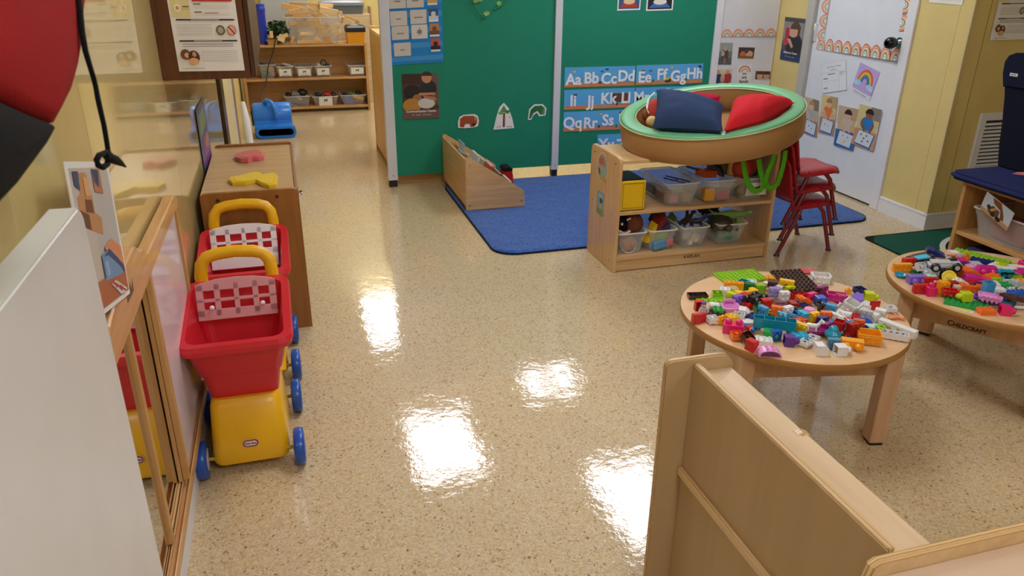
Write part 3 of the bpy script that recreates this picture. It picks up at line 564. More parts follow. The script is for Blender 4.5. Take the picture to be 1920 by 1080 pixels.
# posters on the left wall
XL = LW+.004
def pl(x, y, X=None): return onx(x, y, X or XL)
tl, tr, br = [pl(*q, LW+.041) for q in ((117, 303), (199, 303), (242, 550))]; bl = tl+(br-tr)
art('photo_poster', 'white edged photo poster of blocks and a red checked shirt above the mirror', 'poster', bl, br, tl,
    [('r', .05, .04, .95, .96, '#C9BBAE'), ('r', .4, .4, .95, .93, '#BDB6B2'), ('p', [(.12, .6), (.55, .5), (.58, .62), (.45, .66), (.45, .78), (.38, .93), (.22, .93), (.2, .8), (.12, .78)], '#C08A5A'), ('p', [(.25, .68), (.42, .66), (.42, .75), (.27, .76)], '#7A4428'), ('p', [(.12, .6), (.3, .56), (.3, .66), (.13, .7)], '#6E4028'), ('r', .3, .78, .42, .9, '#DDA66E'), ('p', [(.1, .85), (.2, .82), (.22, .94), (.1, .94)], '#3A4C72'), ('p', [(.52, .8), (.72, .78), (.72, .95), (.52, .95)], '#B8754E'), ('p', [(.55, .86), (.64, .82), (.68, .94), (.52, .95)], '#34466E'),
     ('r', .05, .04, .95, .22, '#B0613C'), ('p', [(.5, .42), (.7, .46), (.93, .38), (.95, .22), (.8, .25), (.6, .32)], '#D98A5E'), ('p', [(.4, .2), (.88, .18), (.82, .3), (.62, .4), (.4, .38)], '#6B92BC'), ('p', [(.45, .36), (.6, .4), (.92, .24), (.92, .18), (.8, .25), (.55, .36)], '#2E3D6E'), ('e', .48, .3, .05, .03, '#8FAED0'), ('e', .48, .25, .05, .03, '#8FAED0'),
     ('p', [(.5, .16), (.62, .17), (.9, .06), (.85, .04), (.7, .05)], '#D8CFC8'), ('p', [(.52, .16), (.57, .165), (.88, .05), (.83, .05)], '#B8403C'), ('p', [(.58, .13), (.62, .15), (.66, .13), (.62, .11)], '#B8403C'), ('p', [(.68, .1), (.72, .12), (.78, .09), (.73, .07)], '#B8403C')], '#E9E7E4')
tl, tr = pl(368, 219), pl(381.5, 190); h = .32; 
art('purple_poster', 'purple poster seen edge on along the left wall past the cabinet', 'poster', Vector((XL, tl.y, tl.z-h)), Vector((XL, tr.y, tl.z-h)), Vector((XL, tl.y, .878)),
    [('r', .05, .65, .95, .93, '#6E7A9A'), ('p', [(.15, .6), (.85, .68), (.8, .9), (.2, .88)], '#7E9A68'), ('r', .3, .1, .9, .55, '#A2606E'), ('e', .5, .25, .3, .16, '#9A4A9A'), ('e', .7, .45, .2, .1, '#B98088'), ('r', 0, 0, .3, .2, '#2E2A3A')], '#5B5F86')
# bag and strap hanging close to the camera
BX = -.235
def pb_(x, y, X=BX): return onx(x, y, X)
bg = thing('hanging_bag', 'out of focus red fabric bag with black lower corner hanging near the camera', 'bag', tuple(pb_(40, 120)))
def bagpart(nm, px, mat, x0):
    m = M(); P = [pb_(*q) for q in px]; n = len(P); c = sum(P, Vector())/n
    rings = []
    for k, (s, dx) in enumerate(((.97, -.02), (1.0, -.006), (.975, .006), (.82, .014), (.4, .018), (.02, .02))):
        rings.append([c+(p-c)*s+Vector((dx+x0, 0, 0)) for p in P])
    m.loft(rings, mat, True, True, True); return m.build(nm, bg)
redf = fabric('#9E1418', 500); blkf = fabric('#0C0B0E', 500)
def dense(px, n=4):
    out = []
    for a, b in zip(px, px[1:]+px[:1]):
        for i in range(n): out.append((a[0]+(b[0]-a[0])*i/n, a[1]+(b[1]-a[1])*i/n))
    return out
bagpart('bag_body', dense([(-160, -160), (160, -160), (150, -40), (143, 5), (139, 70), (129, 130), (113, 185), (88, 234), (40, 216), (0, 197), (-160, 130)]), redf, 0)
bagpart('bag_bottom', dense([(0, 196), (40, 214), (90, 233), (72, 265), (45, 300), (0, 358), (-60, 420), (-160, 480), (-160, 129)]), blkf, -.001)
m = M(); P = [pb_(*q, BX+.012) for q in ((126, -10), (140, 2), (143, 12), (138, 16), (130, 6))]; m.add(P, [tuple(range(5))], paint('#B9B2AC', .8)); m.add([p-Vector((.004, 0, 0)) for p in P], [tuple(range(5))], paint('#B9B2AC', .8)); m.build('tag', bg)
m = M(); path = [(140, -90), (146, -10), (150, 20), (154, 60), (160, 95), (168, 122), (175, 145), (179, 160), (183, 182), (188, 205), (195, 235), (200, 265), (203, 285)]
wd = [.016, .016, .016, .0155, .014, .011, .007, .008, .0125, .012, .009, .007, .006]
X2 = BX+.02
pts = [onx(*q, X2) for q in path]; loops = []
for p, w in zip(pts, wd): loops.append([p+Vector((.003*math.sin(a), w*math.cos(a)*.55, 0)) for a in [2*PI*k/8 for k in range(8)]])
m.loft(loops, blkf, True, True, True)
m.tube([onx(*q, X2) for q in ((203, 285), (196, 287), (186, 291), (181, 300), (184, 310), (193, 314), (201, 308), (204, 297), (203, 288))], .0035, blkf, 8)
m.tube([onx(*q, X2+.002) for q in ((198, 292), (206, 296), (216, 300), (226, 306), (236, 313))], [.004, .006, .006, .004, .001], blkf, 8); m.ball(onx(205, 294, X2), .006, blkf, 10)
m.build('knotted_strap', bg)
# dark wall cabinet with the menu sheet
DK = wood('#4E2A16', '#6B3D22', 'z', .35, 7); DKE = wood('#3A1E10', '#4E2A18', 'z', .4, 7)
CY = 2.892
cb = thing('wall_cabinet', 'dark brown wood wall cabinet with a menu sheet taped on its end', 'cabinet', (-.24, 3.4, 1.118))
m = M(); m.box(LW, -.108, CY, 4.05, 1.118, 2.1, DK, .002); m.build('carcass', cb)
for k in range(3):
    y0 = CY+.003+.386*k
    m = M(); m.box(-.106, -.09, y0, y0+.38, 1.12, 2.1, DKE, .002); dd = m.build('door', cb)
bl = ony(336.5, 134, CY-.001); br = ony(459, 132, CY-.001); tl = bl+Vector((-.004, 0, (br-bl).length*1.33))
menu('menu_poster', 'printed menu sheet taped on the dark wood cabinet end', bl, br, tl)
# sheets clipped on the cabinet front
m = M(); art('paper_sheet', 'narrow bright sheet hanging off the front of the dark cabinet', 'paper', (-.088, 3.3, .985), (-.088, 3.55, .985), (-.088, 3.3, 1.28), [('r', .1, .6, .9, .9, '#8FA6B8'), ('e', .5, .4, .3, .1, '#B8484E'), ('r', .1, .05, .9, .25, '#7EA0A8')], '#D9DCDD') if 0 else None
# brown toddler cabinet behind the carts
BR = wood('#8E5A26', '#A26C34', 'z', .4, 4); BRT = wood('#B58E62', '#C8A47A', 'x', .3, 5); BRE = paint('#8C5A30', .4)
Xa, Xb, Ya, Yb, ZT = -.372, .012, 3.177, 4.105, .635
bc = thing('toy_cabinet', 'low brown wooden cabinet behind the toy carts against the left wall', 'cabinet', ((Xa+Xb)/2, (Ya+Yb)/2, 0))
for y0, l in ((Ya, 'brown end panel with two screws'), (Yb-.02, None)):
    m = M(); m.prism([(Xa, 0), (Xb, 0)]+[(Xb-.02+.02*math.cos(a), ZT-.02+.02*math.sin(a)) for a in (0, .4, .8, 1.2, PI/2)]+[(Xa+.02+.02*math.cos(a), ZT-.02+.02*math.sin(a)) for a in (PI/2, 2, 2.4, 2.8, PI)], 'y', y0, y0+.02, BR, .002); p = m.build('end_panel', bc)
    if l:
        plabel(p, l)
        for x in (-.305, -.075):
            m = M(); m.cyl((x, Ya-.0005, .605), .008, .003, paint('#6b5a44', .3, .8), 14, 'y'); m.cyl((x, Ya-.002, .605), .003, .002, BLACK, 8, 'y'); m.build('screw', p)
m = M(); m.box(Xa, Xb-.014, Ya+.02, Yb-.02, ZT-.03, ZT-.012, BRT, .001); m.build('top', bc)
m = M(); m.box(Xa, Xa+.012, Ya+.02, Yb-.02, .03, ZT-.03, BR); m.box(Xa, Xb-.02, Ya+.02, Yb-.02, .03, .05, BR); m.build('carcass', bc)
m = M(); m.box(Xb-.014, Xb, Ya+.022, Yb-.022, ZT-.03, ZT-.005, BRE, .003); m.build('edge_strip', bc)
m = M(); m.box(Xb-.02, Xb-.004, Ya+.022, Yb-.022, .04, ZT-.035, BR, .002); dd = m.build('door', bc)
m = M(); m.tube([(Xb-.004, 3.24, .585), (Xb+.012, 3.24, .59), (Xb+.014, 3.29, .59), (Xb-.002, 3.29, .585)], .004, CHROME, 8); m.build('latch', dd)
# dough cutters on the cabinet top
zt = ZT-.012
def flatshape(px, nm, l, col, h, inner, col2):
    P = [onz(360+x/6.354, 230+y/6.354, zt+h) for x, y in px]; P = [(p.x, p.y) for p in P]
    t = thing(nm, l, 'toy', (sum(p[0] for p in P)/len(P), sum(p[1] for p in P)/len(P), zt))
    m = M(); m.prism(P, 'z', zt, zt+h, paint(col, .3), .002, 2); m.build('shape', t)
    c = Vector((t.location.x, t.location.y)); Q = [(c.x+(p[0]-c.x)*.82, c.y+(p[1]-c.y)*.82) for p in P]
    m = M(); m.prism(Q, 'z', zt+h, zt+h+.002, paint(col2, .35), .001); m.build('raised_face', t)
flatshape([(430, 670), (460, 640), (560, 625), (640, 605), (720, 585), (810, 582), (835, 610), (990, 590), (1020, 620), (1010, 690), (1000, 735), (920, 745), (830, 720), (760, 680), (640, 705), (480, 710)], 'plastic_cutter', 'yellow plastic plane shaped dough cutter on the brown cabinet top', '#E6BE1E', .016, 1, '#EAC62E')
flatshape([(500, 370), (560, 350), (640, 330), (700, 318), (790, 315), (830, 330), (865, 360), (850, 390), (790, 405), (720, 405), (665, 430), (580, 425), (515, 405)], 'plastic_cutter', 'pink red plastic shape cutter on the brown cabinet top, farther back', '#DD6F72', .022, 1, '#CF5560')
# ================================================================ toy shopping carts
RED = paint('#CF1E2C', .38, coat=.1); YELP = paint('#EEB50E', .36, coat=.1); BLU = paint('#174FAE', .3, coat=.2)
def make_cart(l, dx, dy, flapcol, fold):
    O = (-.218+dx, 2.33+dy, 0)
    t = thing('toy_shopping_cart', l, 'toy cart', O, 'toy shopping carts')
    X = Matrix.Translation(O)
    # tapered bin, rim slopes up to the back
    def lp(w, d, z, r, cy=0, tilt=0.0): return [(x, y+cy, z+tilt*(y+cy)) for x, y, _ in rloop(w, d, 0, r, n=5)]
    m = M(); TL = .13
    out = [lp(.205, .21, .235, .025, -.0), lp(.235, .26, .33, .03, .0), lp(.246, .272, .332, .03, .0), lp(.292, .355, .455, .035, .0, TL), lp(.325, .40, .46, .04, .0, TL), lp(.335, .405, .476, .042, 0, TL), lp(.325, .395, .49, .042, 0, TL), lp(.28, .35, .488, .035, 0, TL), lp(.268, .335, .46, .032, 0, TL), lp(.19, .2, .25, .022, 0)]
    m.loft(out, RED, True, True, False, X); m.build('basket', t)
    # yellow chassis
    m = M()
    P = lambda w0, w1, y0, y1, z, r: [(x, y, z) for x, y in rrect(-w0/2, w0/2, y0, y1, r, 3)]
    m.loft([P(.225, 0, -.175, .16, .035, .03), P(.235, 0, -.18, .165, .05, .03), P(.228, 0, -.172, .16, .1, .03), P(.214, 0, -.14, .14, .22, .03), P(.2, 0, -.12, .12, .24, .03)], YELP, True, True, True, X)
    m.prism([(-.14, .2), (.15, .2), (.165, .07), (.12, .07), (.02, .16), (-.08, .16)], 'x', -.118, .118, YELP, .004, X=X) if 0 else None
    ch = m.build('chassis', t)
    m = M()
    for s in (-1, 1): m.tube([(s*.105, .1, .2), (s*.11, .165, .32), (s*.115, .205, .44), (s*.116, .222, .5)], .02, YELP, 10, X=X, flat=(.02, .014), up=(1, 0, 0))
    m.build('upright', t)
    m = M(); r = .022
    pts = [(-.113, .205, .46), (-.113, .215, .53), (-.108, .222, .565), (-.09, .226, .588), (-.06, .228, .597), (0, .229, .602), (.06, .228, .597), (.09, .226, .588), (.108, .222, .565), (.113, .215, .53), (.113, .205, .46)]
    m.tube(pts, r, YELP, 12, X=X, flat=(.016, .021), up=(0, 1, 0)); m.build('handle', t)
    # fold down seat grille with two rows of four slots
    m = M(); fm = paint(flapcol, .35)
    T = X @ Matrix.Translation((0, .075, .44)) @ Matrix.Rotation(math.radians(fold), 4, 'X')
    Wd, Hh = .246, .105
    xs = [-Wd/2, -Wd/2+.022, -.068, -.05, -.008, .008, .05, .068, Wd/2-.022, Wd/2]
    for a, b in ((0, 1), (2, 3), (4, 5), (6, 7), (8, 9)): m.box(xs[a], xs[b], -.004, .004, 0, Hh, fm, .0015, X=T)
    arc = [(-Wd/2, Hh-.022), (-Wd/2, Hh-.006), (-Wd/2+.012, Hh+.004), (-.06, Hh+.014), (0, Hh+.017), (.06, Hh+.014), (Wd/2-.012, Hh+.004), (Wd/2, Hh-.006), (Wd/2, Hh-.022)]
    m.prism(arc, 'y', -.004, .004, fm, .0015, X=T)
    m.box(-Wd/2, Wd/2, -.004, .004, Hh*.44, Hh*.54, fm, .0015, X=T); m.box(-Wd/2, Wd/2, -.004, .004, -.012, .022, fm, .0015, X=T)
    if dy: m.box(-Wd/2, Wd/2, -.05, .004, -.014, -.008, fm, .002, X=T); m.box(-Wd/2, Wd/2, -.052, -.046, -.05, -.008, fm, .002, X=T)
    fl = m.build('seat_grille', t)
    if not dy:
        for s in (-.078, .078):
            m = M(); m.ball((s, -.008, .028), .008, WHITE, 12, T); m.build('peg', fl)
    # wheels
    for y in (-.165, .158):
        m = M(); m.cyl((0, y, .06), .006, .28, paint('#B59A3C', .4), 10, 'x', X); m.build('axle', t)
        for s in (-1, 1):
            m = M(); m.lathe([(.01, -.017), (.045, -.017), (.057, -.015), (.06, -.008), (.06, .008), (.057, .015), (.045, .017), (.038, .012), (.01, .012)], BLU, 28, X @ Matrix.Translation((s*.147, y, .06)) @ Matrix.Rotation(PI/2*s, 4, 'Y')); wh = m.build('wheel', t)
            m = M(); m.lathe([(.001, -.0185), (.036, -.0185), (.036, -.0165)], paint('#B9B2BC', .5), 20, X @ Matrix.Translation((s*.147, y, .06)) @ Matrix.Rotation(PI/2*s, 4, 'Y')); m.build('hub_cap', wh)
    # badge
    m = M(); T = X @ Matrix.Translation((.002, -.1762, .105)) @ Matrix.Rotation(PI/2-.11, 4, 'X')
    for k, (w, h, c) in enumerate(((.05, .026, '#E8DCD8'), (.047, .024, '#8E1620'), (.038, .0155, '#E9D9D6'))): m.add([(x, y, .0012+.0006*k) for x, y in rrect(-w/2, w/2, -h/2, h/2, h/2-.0003, 6)], [tuple(range(28))], paint(c, .35), False, T)
    m.text('little tikes', .0085, BLACK, T @ Matrix.Translation((0, 0, .0034)), .0003); m.build('badge', t)
    return t
make_cart('red and yellow toy shopping cart with translucent pink grille, nearest the camera', 0, 0, '#D9979A', -18)
make_cart('red and yellow toy shopping cart with white grille, next to the brown cabinet', .006, .56, '#E6DDE2', -20)
# ================================================================ blue rug
def rug(name, label, poly, h, mat, edge, disp=0.006, cell=.022):
    t = thing(name, label, 'rug', (sum(p[0] for p in poly)/len(poly), sum(p[1] for p in poly)/len(poly), 0))
    m = M(); m.prism(poly, 'z', 0.0005, h*.6, edge, 0); m.build('binding', t)
    b = bmesh.new(); vs = [b.verts.new((p[0], p[1], h)) for p in poly]; f = b.faces.new(vs)
    x0, x1 = min(p[0] for p in poly), max(p[0] for p in poly); y0, y1 = min(p[1] for p in poly), max(p[1] for p in poly)
    for i in range(1, int((x1-x0)/cell)): bmesh.ops.bisect_plane(b, geom=list(b.verts)+list(b.edges)+list(b.faces), plane_co=(x0+i*cell, 0, 0), plane_no=(1, 0, 0))
    for i in range(1, int((y1-y0)/cell)): bmesh.ops.bisect_plane(b, geom=list(b.verts)+list(b.edges)+list(b.faces), plane_co=(0, y0+i*cell, 0), plane_no=(0, 1, 0))
    c = Vector((t.location.x, t.location.y, 0))
    for v in b.verts:
        if v.is_boundary: v.co.z = h*.55; d = (v.co-c).normalized(); v.co -= Vector((d.x, d.y, 0))*.006
        else: v.co.z = h+disp*(noise.noise(v.co*14)+.6*noise.noise(v.co*40))
    m = M(); m.bm(b, mat, True); m.build('pile', t); return t
rug('blue_rug', 'bright blue shag rug on the floor in front of the green partition',
    rrect(1.03, 3.53, 3.80, 5.33, .13, 6), .018, rug_mat('#174593', '#3472C8'), fabric('#15243F'))
# green road rug by the pier
g = [(3.315, 3.545), (4.6, 3.53), (4.9, 2.9), (4.9, 2.0), (3.2, 2.05), (3.215, 2.9)]
G2R = rrect(3.222, 4.9, 2.1, 3.55, .05, 4)
t = rug('road_rug', 'dark green play rug with black road and white lines under the wooden cubby', G2R, .008, fabric('#17503F', 400), fabric('#0F1A16'), .0006, .08)
m = M(); c = (3.86, 2.98)
ring = lambda r0, r1, mat, k: m.add([(c[0]+r*math.cos(2*PI*i/48), c[1]+r*math.sin(2*PI*i/48), .0098+.0004*k) for r in (r0, r1) for i in range(48)], [(i, (i+1) % 48, 48+(i+1) % 48, 48+i) for i in range(48)], mat)
ring(.2, .43, fabric('#15161B'), 0); ring(.41, .44, fabric('#C9CFC6'), 1); ring(.28, .292, fabric('#C9CFC6'), 1); m.build('road_print', t)
# ================================================================ wedge book rack
MP = paint('#D6B583', .4)
xa, xb, ya, yb = 1.048, 1.44, 4.615, 5.35
br_ = thing('book_rack', 'low wedge shaped wooden book rack standing on the blue rug', 'bookcase', ((xa+xb)/2, (ya+yb)/2, .018))
wed = [(xa, .018), (xb, .018), (xb+.004, .035), (xb, .118), (xb-.012, .132), (xa+.03, .362), (xa+.012, .368), (xa, .358)]
for y in (ya, yb-.018):
    m = M(); m.prism(wed, 'y', y, y+.018, MAPLE, .003, 2); sp = m.build('side_panel', br_)
    if y == ya:
        for p in ((xa+.025, .315), (xa+.025, .05), (xb-.02, .06)):
            m = M(); m.cyl((p[0], ya-.001, p[1]), .006, .004, CHROME, 12, 'y'); m.build('bolt', sp)
m = M(); m.box(xa, xa+.012, ya+.018, yb-.018, .03, .35, MAPLEY, .001); m.build('back_panel', br_)
m = M()
for k in range(4):
    x = xa+.09+.085*k; z = .06+.0*k; m.box(x, x+.008, ya+.018, yb-.018, .03, .30-.075*k, MAPLEY)
m.build('divider', br_); m = M(); m.box(xa, xb, ya+.018, yb-.018, .03, .042, MAPLE); m.build('base', br_)
def bookp(x, y0, y1, h, col, l, tilt=.25, th=.012):
    X = TR(x, 0, .045, 0, 0, tilt); t = thing('picture_book', l, 'book', (x, (y0+y1)/2, .045))
    m = M(); m.box(0, th, y0+.004, y1-.004, .003, h-.004, paint('#E8E2D4', .7), X=X); m.build('pages', t)
    m = M(); m.box(-.002, 0, y0, y1, 0, h, paint(col, .3), X=X); m.box(th, th+.002, y0, y1, 0, h, paint(col, .3), X=X); m.box(-.002, th+.002, y0, y0+.002, 0, h, paint(col, .3), X=X); m.build('cover', t)
for a in ((xa+.035, 4.72, 4.92, .31, '#D8DEE4', 'thin white picture book in the top row of the wedge rack'), (xa+.12, 4.66, 4.82, .25, '#C94A2E', 'red orange picture book in the second row of the wedge rack'), (xa+.125, 4.85, 5.05, .24, '#CFC7B8', 'cream picture book behind the red orange book'),
          (xa+.2, 4.68, 4.86, .19, '#7E6A5C', 'brown picture book in the third rack row'), (xa+.205, 4.9, 5.1, .19, '#B9B0A8', 'grey picture book in the third rack row, farther in'), (xa+.285, 4.7, 4.9, .13, '#D9D2C2', 'pale picture book in the front row of the rack')):
    bookp(*a)
t = thing('card_holder', 'clear acrylic card holder on the top edge of the wedge book rack', 'holder', (xa+.03, 4.86, .36))
m = M(); m.box(xa+.03, xa+.034, 4.78, 4.95, .33, .415, clear('#B9D3E8', .45)); m.build('panel', t); m = M(); m.box(xa+.022, xa+.045, 4.8, 4.93, .345, .352, clear('#B9D3E8', .45)); m.build('foot', t)
t = thing('red_pouch', 'small red and black pouch tucked at the low end of the book rack', 'bag', (xb-.03, 4.95, .06))
m = M(); m.loft([[(x+xb-.03, y+4.95, z) for x, y in rrect(-w, w, -.06, .06, .012, 3)] for w, z in ((.03, .06), (.036, .1), (.036, .15), (.03, .185))], fabric('#B51E24'), True, True); m.build('body', t)
m = M(); m.loft([[(x+xb-.03, y+4.95, z) for x, y in rrect(-w, w, -.058, .058, .01, 3)] for w, z in ((.03, .184), (.033, .2), (.02, .21))], fabric('#16161A'), True, True); m.build('black_opening', t)
# ================================================================ open wooden shelf with bins
Sx0, Sx1, Sy0, Sy1, SH = 1.556, 2.482, 3.41, 3.785, .612
sh = thing('toy_shelf', 'open maple toy shelf carrying the round ring and clear bins', 'shelf', ((Sx0+Sx1)/2, (Sy0+Sy1)/2, 0))
side = [(Sy0, 0), (Sy1, 0)]+[(Sy1-.03+.03*math.cos(a), SH-.03+.03*math.sin(a)) for a in (0, .4, .8, 1.2, PI/2)]+[(Sy0+.03+.03*math.cos(a), SH-.03+.03*math.sin(a)) for a in (PI/2, 2, 2.4, 2.8, PI)]
for x in (Sx0, Sx1-.02):
    m = M(); m.prism(side, 'x', x, x+.02, MAPLEZ, .003, 2); sp = m.build('side_panel', sh)
    if x == Sx0:
        for y, z in ((Sy0+.045, .575), (Sy1-.05, .575), (Sy0+.06, .31), (Sy1-.05, .31), (Sy0+.06, .05), (Sy1-.05, .06)):
            m = M(); m.cyl((x-.0005, y, z), .006, .003, paint('#7a5c38' if z > .5 else '#b8905c', .4), 10, 'x'); m.build('plug', sp)
for z, l in ((.579, 'top'), (.312, 'shelf_board'), (.066, 'shelf_board')):
    m = M(); m.box(Sx0+.02, Sx1-.02, Sy0+.004, Sy1-.004, z, z+.018, MAPLE, .002); m.build(l, sh)
m = M(); m.box(Sx0+.02, Sx1-.02, Sy0+.012, Sy0+.03, .004, .066, MAPLE, .002)
T = Matrix.Translation((2.02, Sy0+.0115, .046)) @ Matrix.Rotation(PI/2, 4, 'X'); m.text('KAPLAN', .026, paint('#1a1512', .5), T, .0004); m.build('toe_board', sh)
XS = Sx0-.0005
def ps(x, y): return onx(1100+x/7.2, 270+y/7.2, XS)
b0, b1 = ps(135, 560), ps(285, 560)
def side_art(nm, l, y0, y1, z0, z1, items, base, out=None): art(nm, l, 'sticker', (XS, y1, z0), (XS, y0, z0), (XS, y1, z1), items, base, outline=out, thick=.0006)
a, b = ps(145, 250), ps(290, 320); zt, zb_ = ps(215, 110).z, ps(225, 530).z
ym = (a.y+b.y)/2; hw = abs(a.y-b.y)/2
side_art('oval_sticker', 'oval cream edged picture sticker on the shelf side, upper', ym-hw, ym+hw, zb_, zt, [('e', .5, .5, .44, .46, '#9FB2AC'), ('h', .45, .55, .36, .36, '#C98472'), ('e', .4, .7, .2, .12, '#B96A5C'), ('p', [(.1, .45), (.3, .42), (.36, .2), (.2, .24)], '#5E4A44'), ('e', .62, .16, .26, .12, '#C9A054'), ('e', .5, .25, .14, .07, '#B9B2A4')], '#E2D2B0', [(.5+.5*math.cos(2*PI*i/28), .5+.5*math.sin(2*PI*i/28)) for i in range(28)])
a, b = ps(140, 760), ps(232, 800); zt, zb_ = ps(185, 640).z, ps(180, 950).z
side_art('picture_sticker', 'small rectangular blue and green sticker on the shelf side, lower', min(a.y, b.y), max(a.y, b.y), zb_, zt, [('r', 0, 0, 1, .25, '#7E9A4C'), ('e', .6, .62, .2, .12, '#34506E'), ('e', .55, .38, .16, .12, '#D8B84C'), ('r', .2, .75, .8, .9, '#A8BECB')], '#86A9BC')
CL = clear('#E6EAEC', .2, .2)
def bin_thing(l, x, y, z, w=.156, d=.32, h=.12, rz=0, tagtxt=None, group='clear plastic bins', mat=None):
    t = thing('clear_bin', l, 'bin', (x, y, z), group); X = TR(x, y, z, rz)
    m = open_bin(M(), w, d, h, mat or CL, X); m.build('body', t)
    m = M(); o, i_ = [[(px, py, 0) for px, py in rrect(-a/2, a/2, -b/2, b/2, .022, 4)] for a, b in ((w+.014, d+.014), (w-.002, d-.002))]
    N = len(o); vs = [(p[0], p[1], h-.004) for p in o]+[(p[0], p[1], h+.001) for p in o]+[(p[0], p[1], h+.001) for p in i_]+[(p[0], p[1], h-.004) for p in i_]
    fs = [(k*N+i, k*N+(i+1) % N, ((k+1) % 4)*N+(i+1) % N, ((k+1) % 4)*N+i) for k in range(4) for i in range(N)]
    m.add(vs, fs, clear('#F6F8FA', .85, .2), False, X); m.build('rim', t)
    if tagtxt is not None:
        m = M(); T = X @ Matrix.Translation((tagtxt[1] if len(tagtxt) > 1 else 0, -d/2*.955, h*.5)) @ Matrix.Rotation(PI/2+.17, 4, 'X'); w2, h2 = tagtxt[2:] if len(tagtxt) > 2 else (w*.72, h*.62)
        m.add([(-w2/2, -h2/2, .001), (w2/2, -h2/2, .001), (w2/2, h2/2, .001), (-w2/2, h2/2, .001)], [(0, 1, 2, 3)], paint('#E9E9E6', .5), False, T)
        dk = paint('#4A3028', .6)
        ic = tagtxt[3+1] if len(tagtxt) > 4 else 'animal'
        if tagtxt[0] != '-':
            m.text(tagtxt[0], h2*.17, paint('#222222', .6), T @ Matrix.Translation((0, -h2*.36, .0016)), .0002) if tagtxt[0] else None
        P = [(-.2, .0), (-.2, .2), (.1, .22), (.16, .32), (.24, .28), (.2, .1), (.2, -.12), (.12, -.12), (.1, .04), (-.08, .04), (-.1, -.12), (-.18, -.12)]
        m.add([(p[0]*w2*.6, p[1]*h2*.9, .0016) for p in P], [tuple(range(12))], dk, False, T); m.build('label_card', t)
    return t
def item(nm, l, cat, m, g=None): o = m.build(nm); return tag(o, l, cat, g)
ZL, ZU = .084, .33
def px_x(x, y, Y): return ony(x, y, Y).x
b1x = px_x(1184, 480, 3.44); b2x = px_x(1241, 472, 3.44); b3x = px_x(1302, 466, 3.44); b4x = px_x(1368, 458, 3.44)
BY = Sy0+.185
bin_thing('clear bin with balls and brown plush at the near end of the bottom shelf', b1x+.0, BY, ZL)
bin_thing('clear bin with yellow, blue and purple toys, second on the bottom shelf', b2x, BY, ZL)
bin_thing('clear bin with white eggs and dark toys, third on the bottom shelf', b3x, BY, ZL)
bin_thing('clear bin with green turtle and lizard toys, last on the bottom shelf', b4x+.006, BY, ZL, .175)
# contents of the lower bins
m = M(); m.ball((b1x+.025, Sy0+.1, ZL+.15), .058, paint('#6E3C26', .8, bump=.8, bscale=90), 20); item('brown_ball', 'brown leather ball on top of the near bin of the bottom shelf', 'ball', m)
m = M(); m.ball((b1x-.01, Sy0+.085, ZL+.052), .045, paint('#C9917A', .5), 18)
m.tube([(b1x-.01+.046*math.cos(a), Sy0+.085+.046*math.sin(a)*.6-.02, ZL+.052+.046*math.sin(a)) for a in [i*PI/6 for i in range(13)]], .002, paint('#EAD8CC', .6), 6); item('pink_ball', 'pinkish ball with pale laces inside the near bottom bin', 'ball', m)
m = M(); m.ball((b1x-.045, Sy0+.1, ZL+.155), .05, fabric('#131216'), 16, sc=(.8, 1, 1)); m.ball((b1x-.0, Sy0+.19, ZL+.16), .06, fabric('#2E1A14'), 16, sc=(1.1, 1, .7)); m.ball((b1x-.055, Sy0+.056, ZL+.165), .008, WHITE, 10); m.box(-.012, .012, -.003, .003, -.003, .003, WHITE, X=TR(b1x-.02, Sy0+.052, ZL+.19, 0, 0, -.4)); m.tube([(b1x-.07, Sy0+.06, ZL+.128), (b1x-.04, Sy0+.045, ZL+.112), (b1x-.01, Sy0+.05, ZL+.125)], .008, fabric('#D9C4B4'), 8); item('plush_toy', 'black plush toy with white patches in the near bottom bin', 'toy', m)
def chunk(x, y, z, s, col, l, nm='toy_shape', rot=(0, 0, 0), kind='box', cat='toy', g=None):
    m = M(); X = TR(x, y, z, *rot)
    if kind == 'box': m.box(-s[0]/2, s[0]/2, -s[1]/2, s[1]/2, -s[2]/2, s[2]/2, paint(col, .35), min(s)*.15, X=X)
    elif kind == 'ball': m.ball((0, 0, 0), 1, paint(col, .35), 16, X @ Matrix.Diagonal((s[0]/2, s[1]/2, s[2]/2, 1)))
    elif kind == 'tri': m.prism([(-s[0]/2, -s[2]/2), (s[0]/2, -s[2]/2), (s[0]*.1, s[2]/2)], 'y', -s[1]/2, s[1]/2, paint(col, .35), .002, X=X)
    elif kind == 'arch': m.prism([(-s[0]/2, -s[2]/2), (-s[0]*.25, -s[2]/2)]+[(-s[0]*.25*math.cos(a), -s[2]/2+s[2]*.55*math.sin(a)) for a in (0.4, .9, PI/2, 2.2, 2.7)]+[(s[0]*.25, -s[2]/2), (s[0]/2, -s[2]/2), (s[0]/2, s[2]/2), (-s[0]/2, s[2]/2)], 'y', -s[1]/2, s[1]/2, paint(col, .35), .002, X=X)
    elif kind == 'ring': m.tube([(s[0]/2*math.cos(2*PI*i/18), s[1]/2*math.sin(2*PI*i/18), 0) for i in range(18)], s[2]/2, paint(col, .3), 8, True, X=X)
    return item(nm, l, cat, m, g)
chunk(b2x-.055, Sy0+.075, ZL+.1, (.06, .05, .11), '#E8C11C', 'yellow wedge toy poking from the second bottom bin', rot=(.4, .2, .2), kind='tri')
chunk(b2x+.005, Sy0+.11, ZL+.135, (.1, .06, .05), '#8C2E2A', 'dark red boat shaped toy in the second bottom bin', rot=(.5, 0, -.5))
chunk(b2x+.02, Sy0+.16, ZL+.155, (.06, .05, .08), '#54263C', 'maroon block toy standing up in the second bottom bin', rot=(.3, .2, .3))
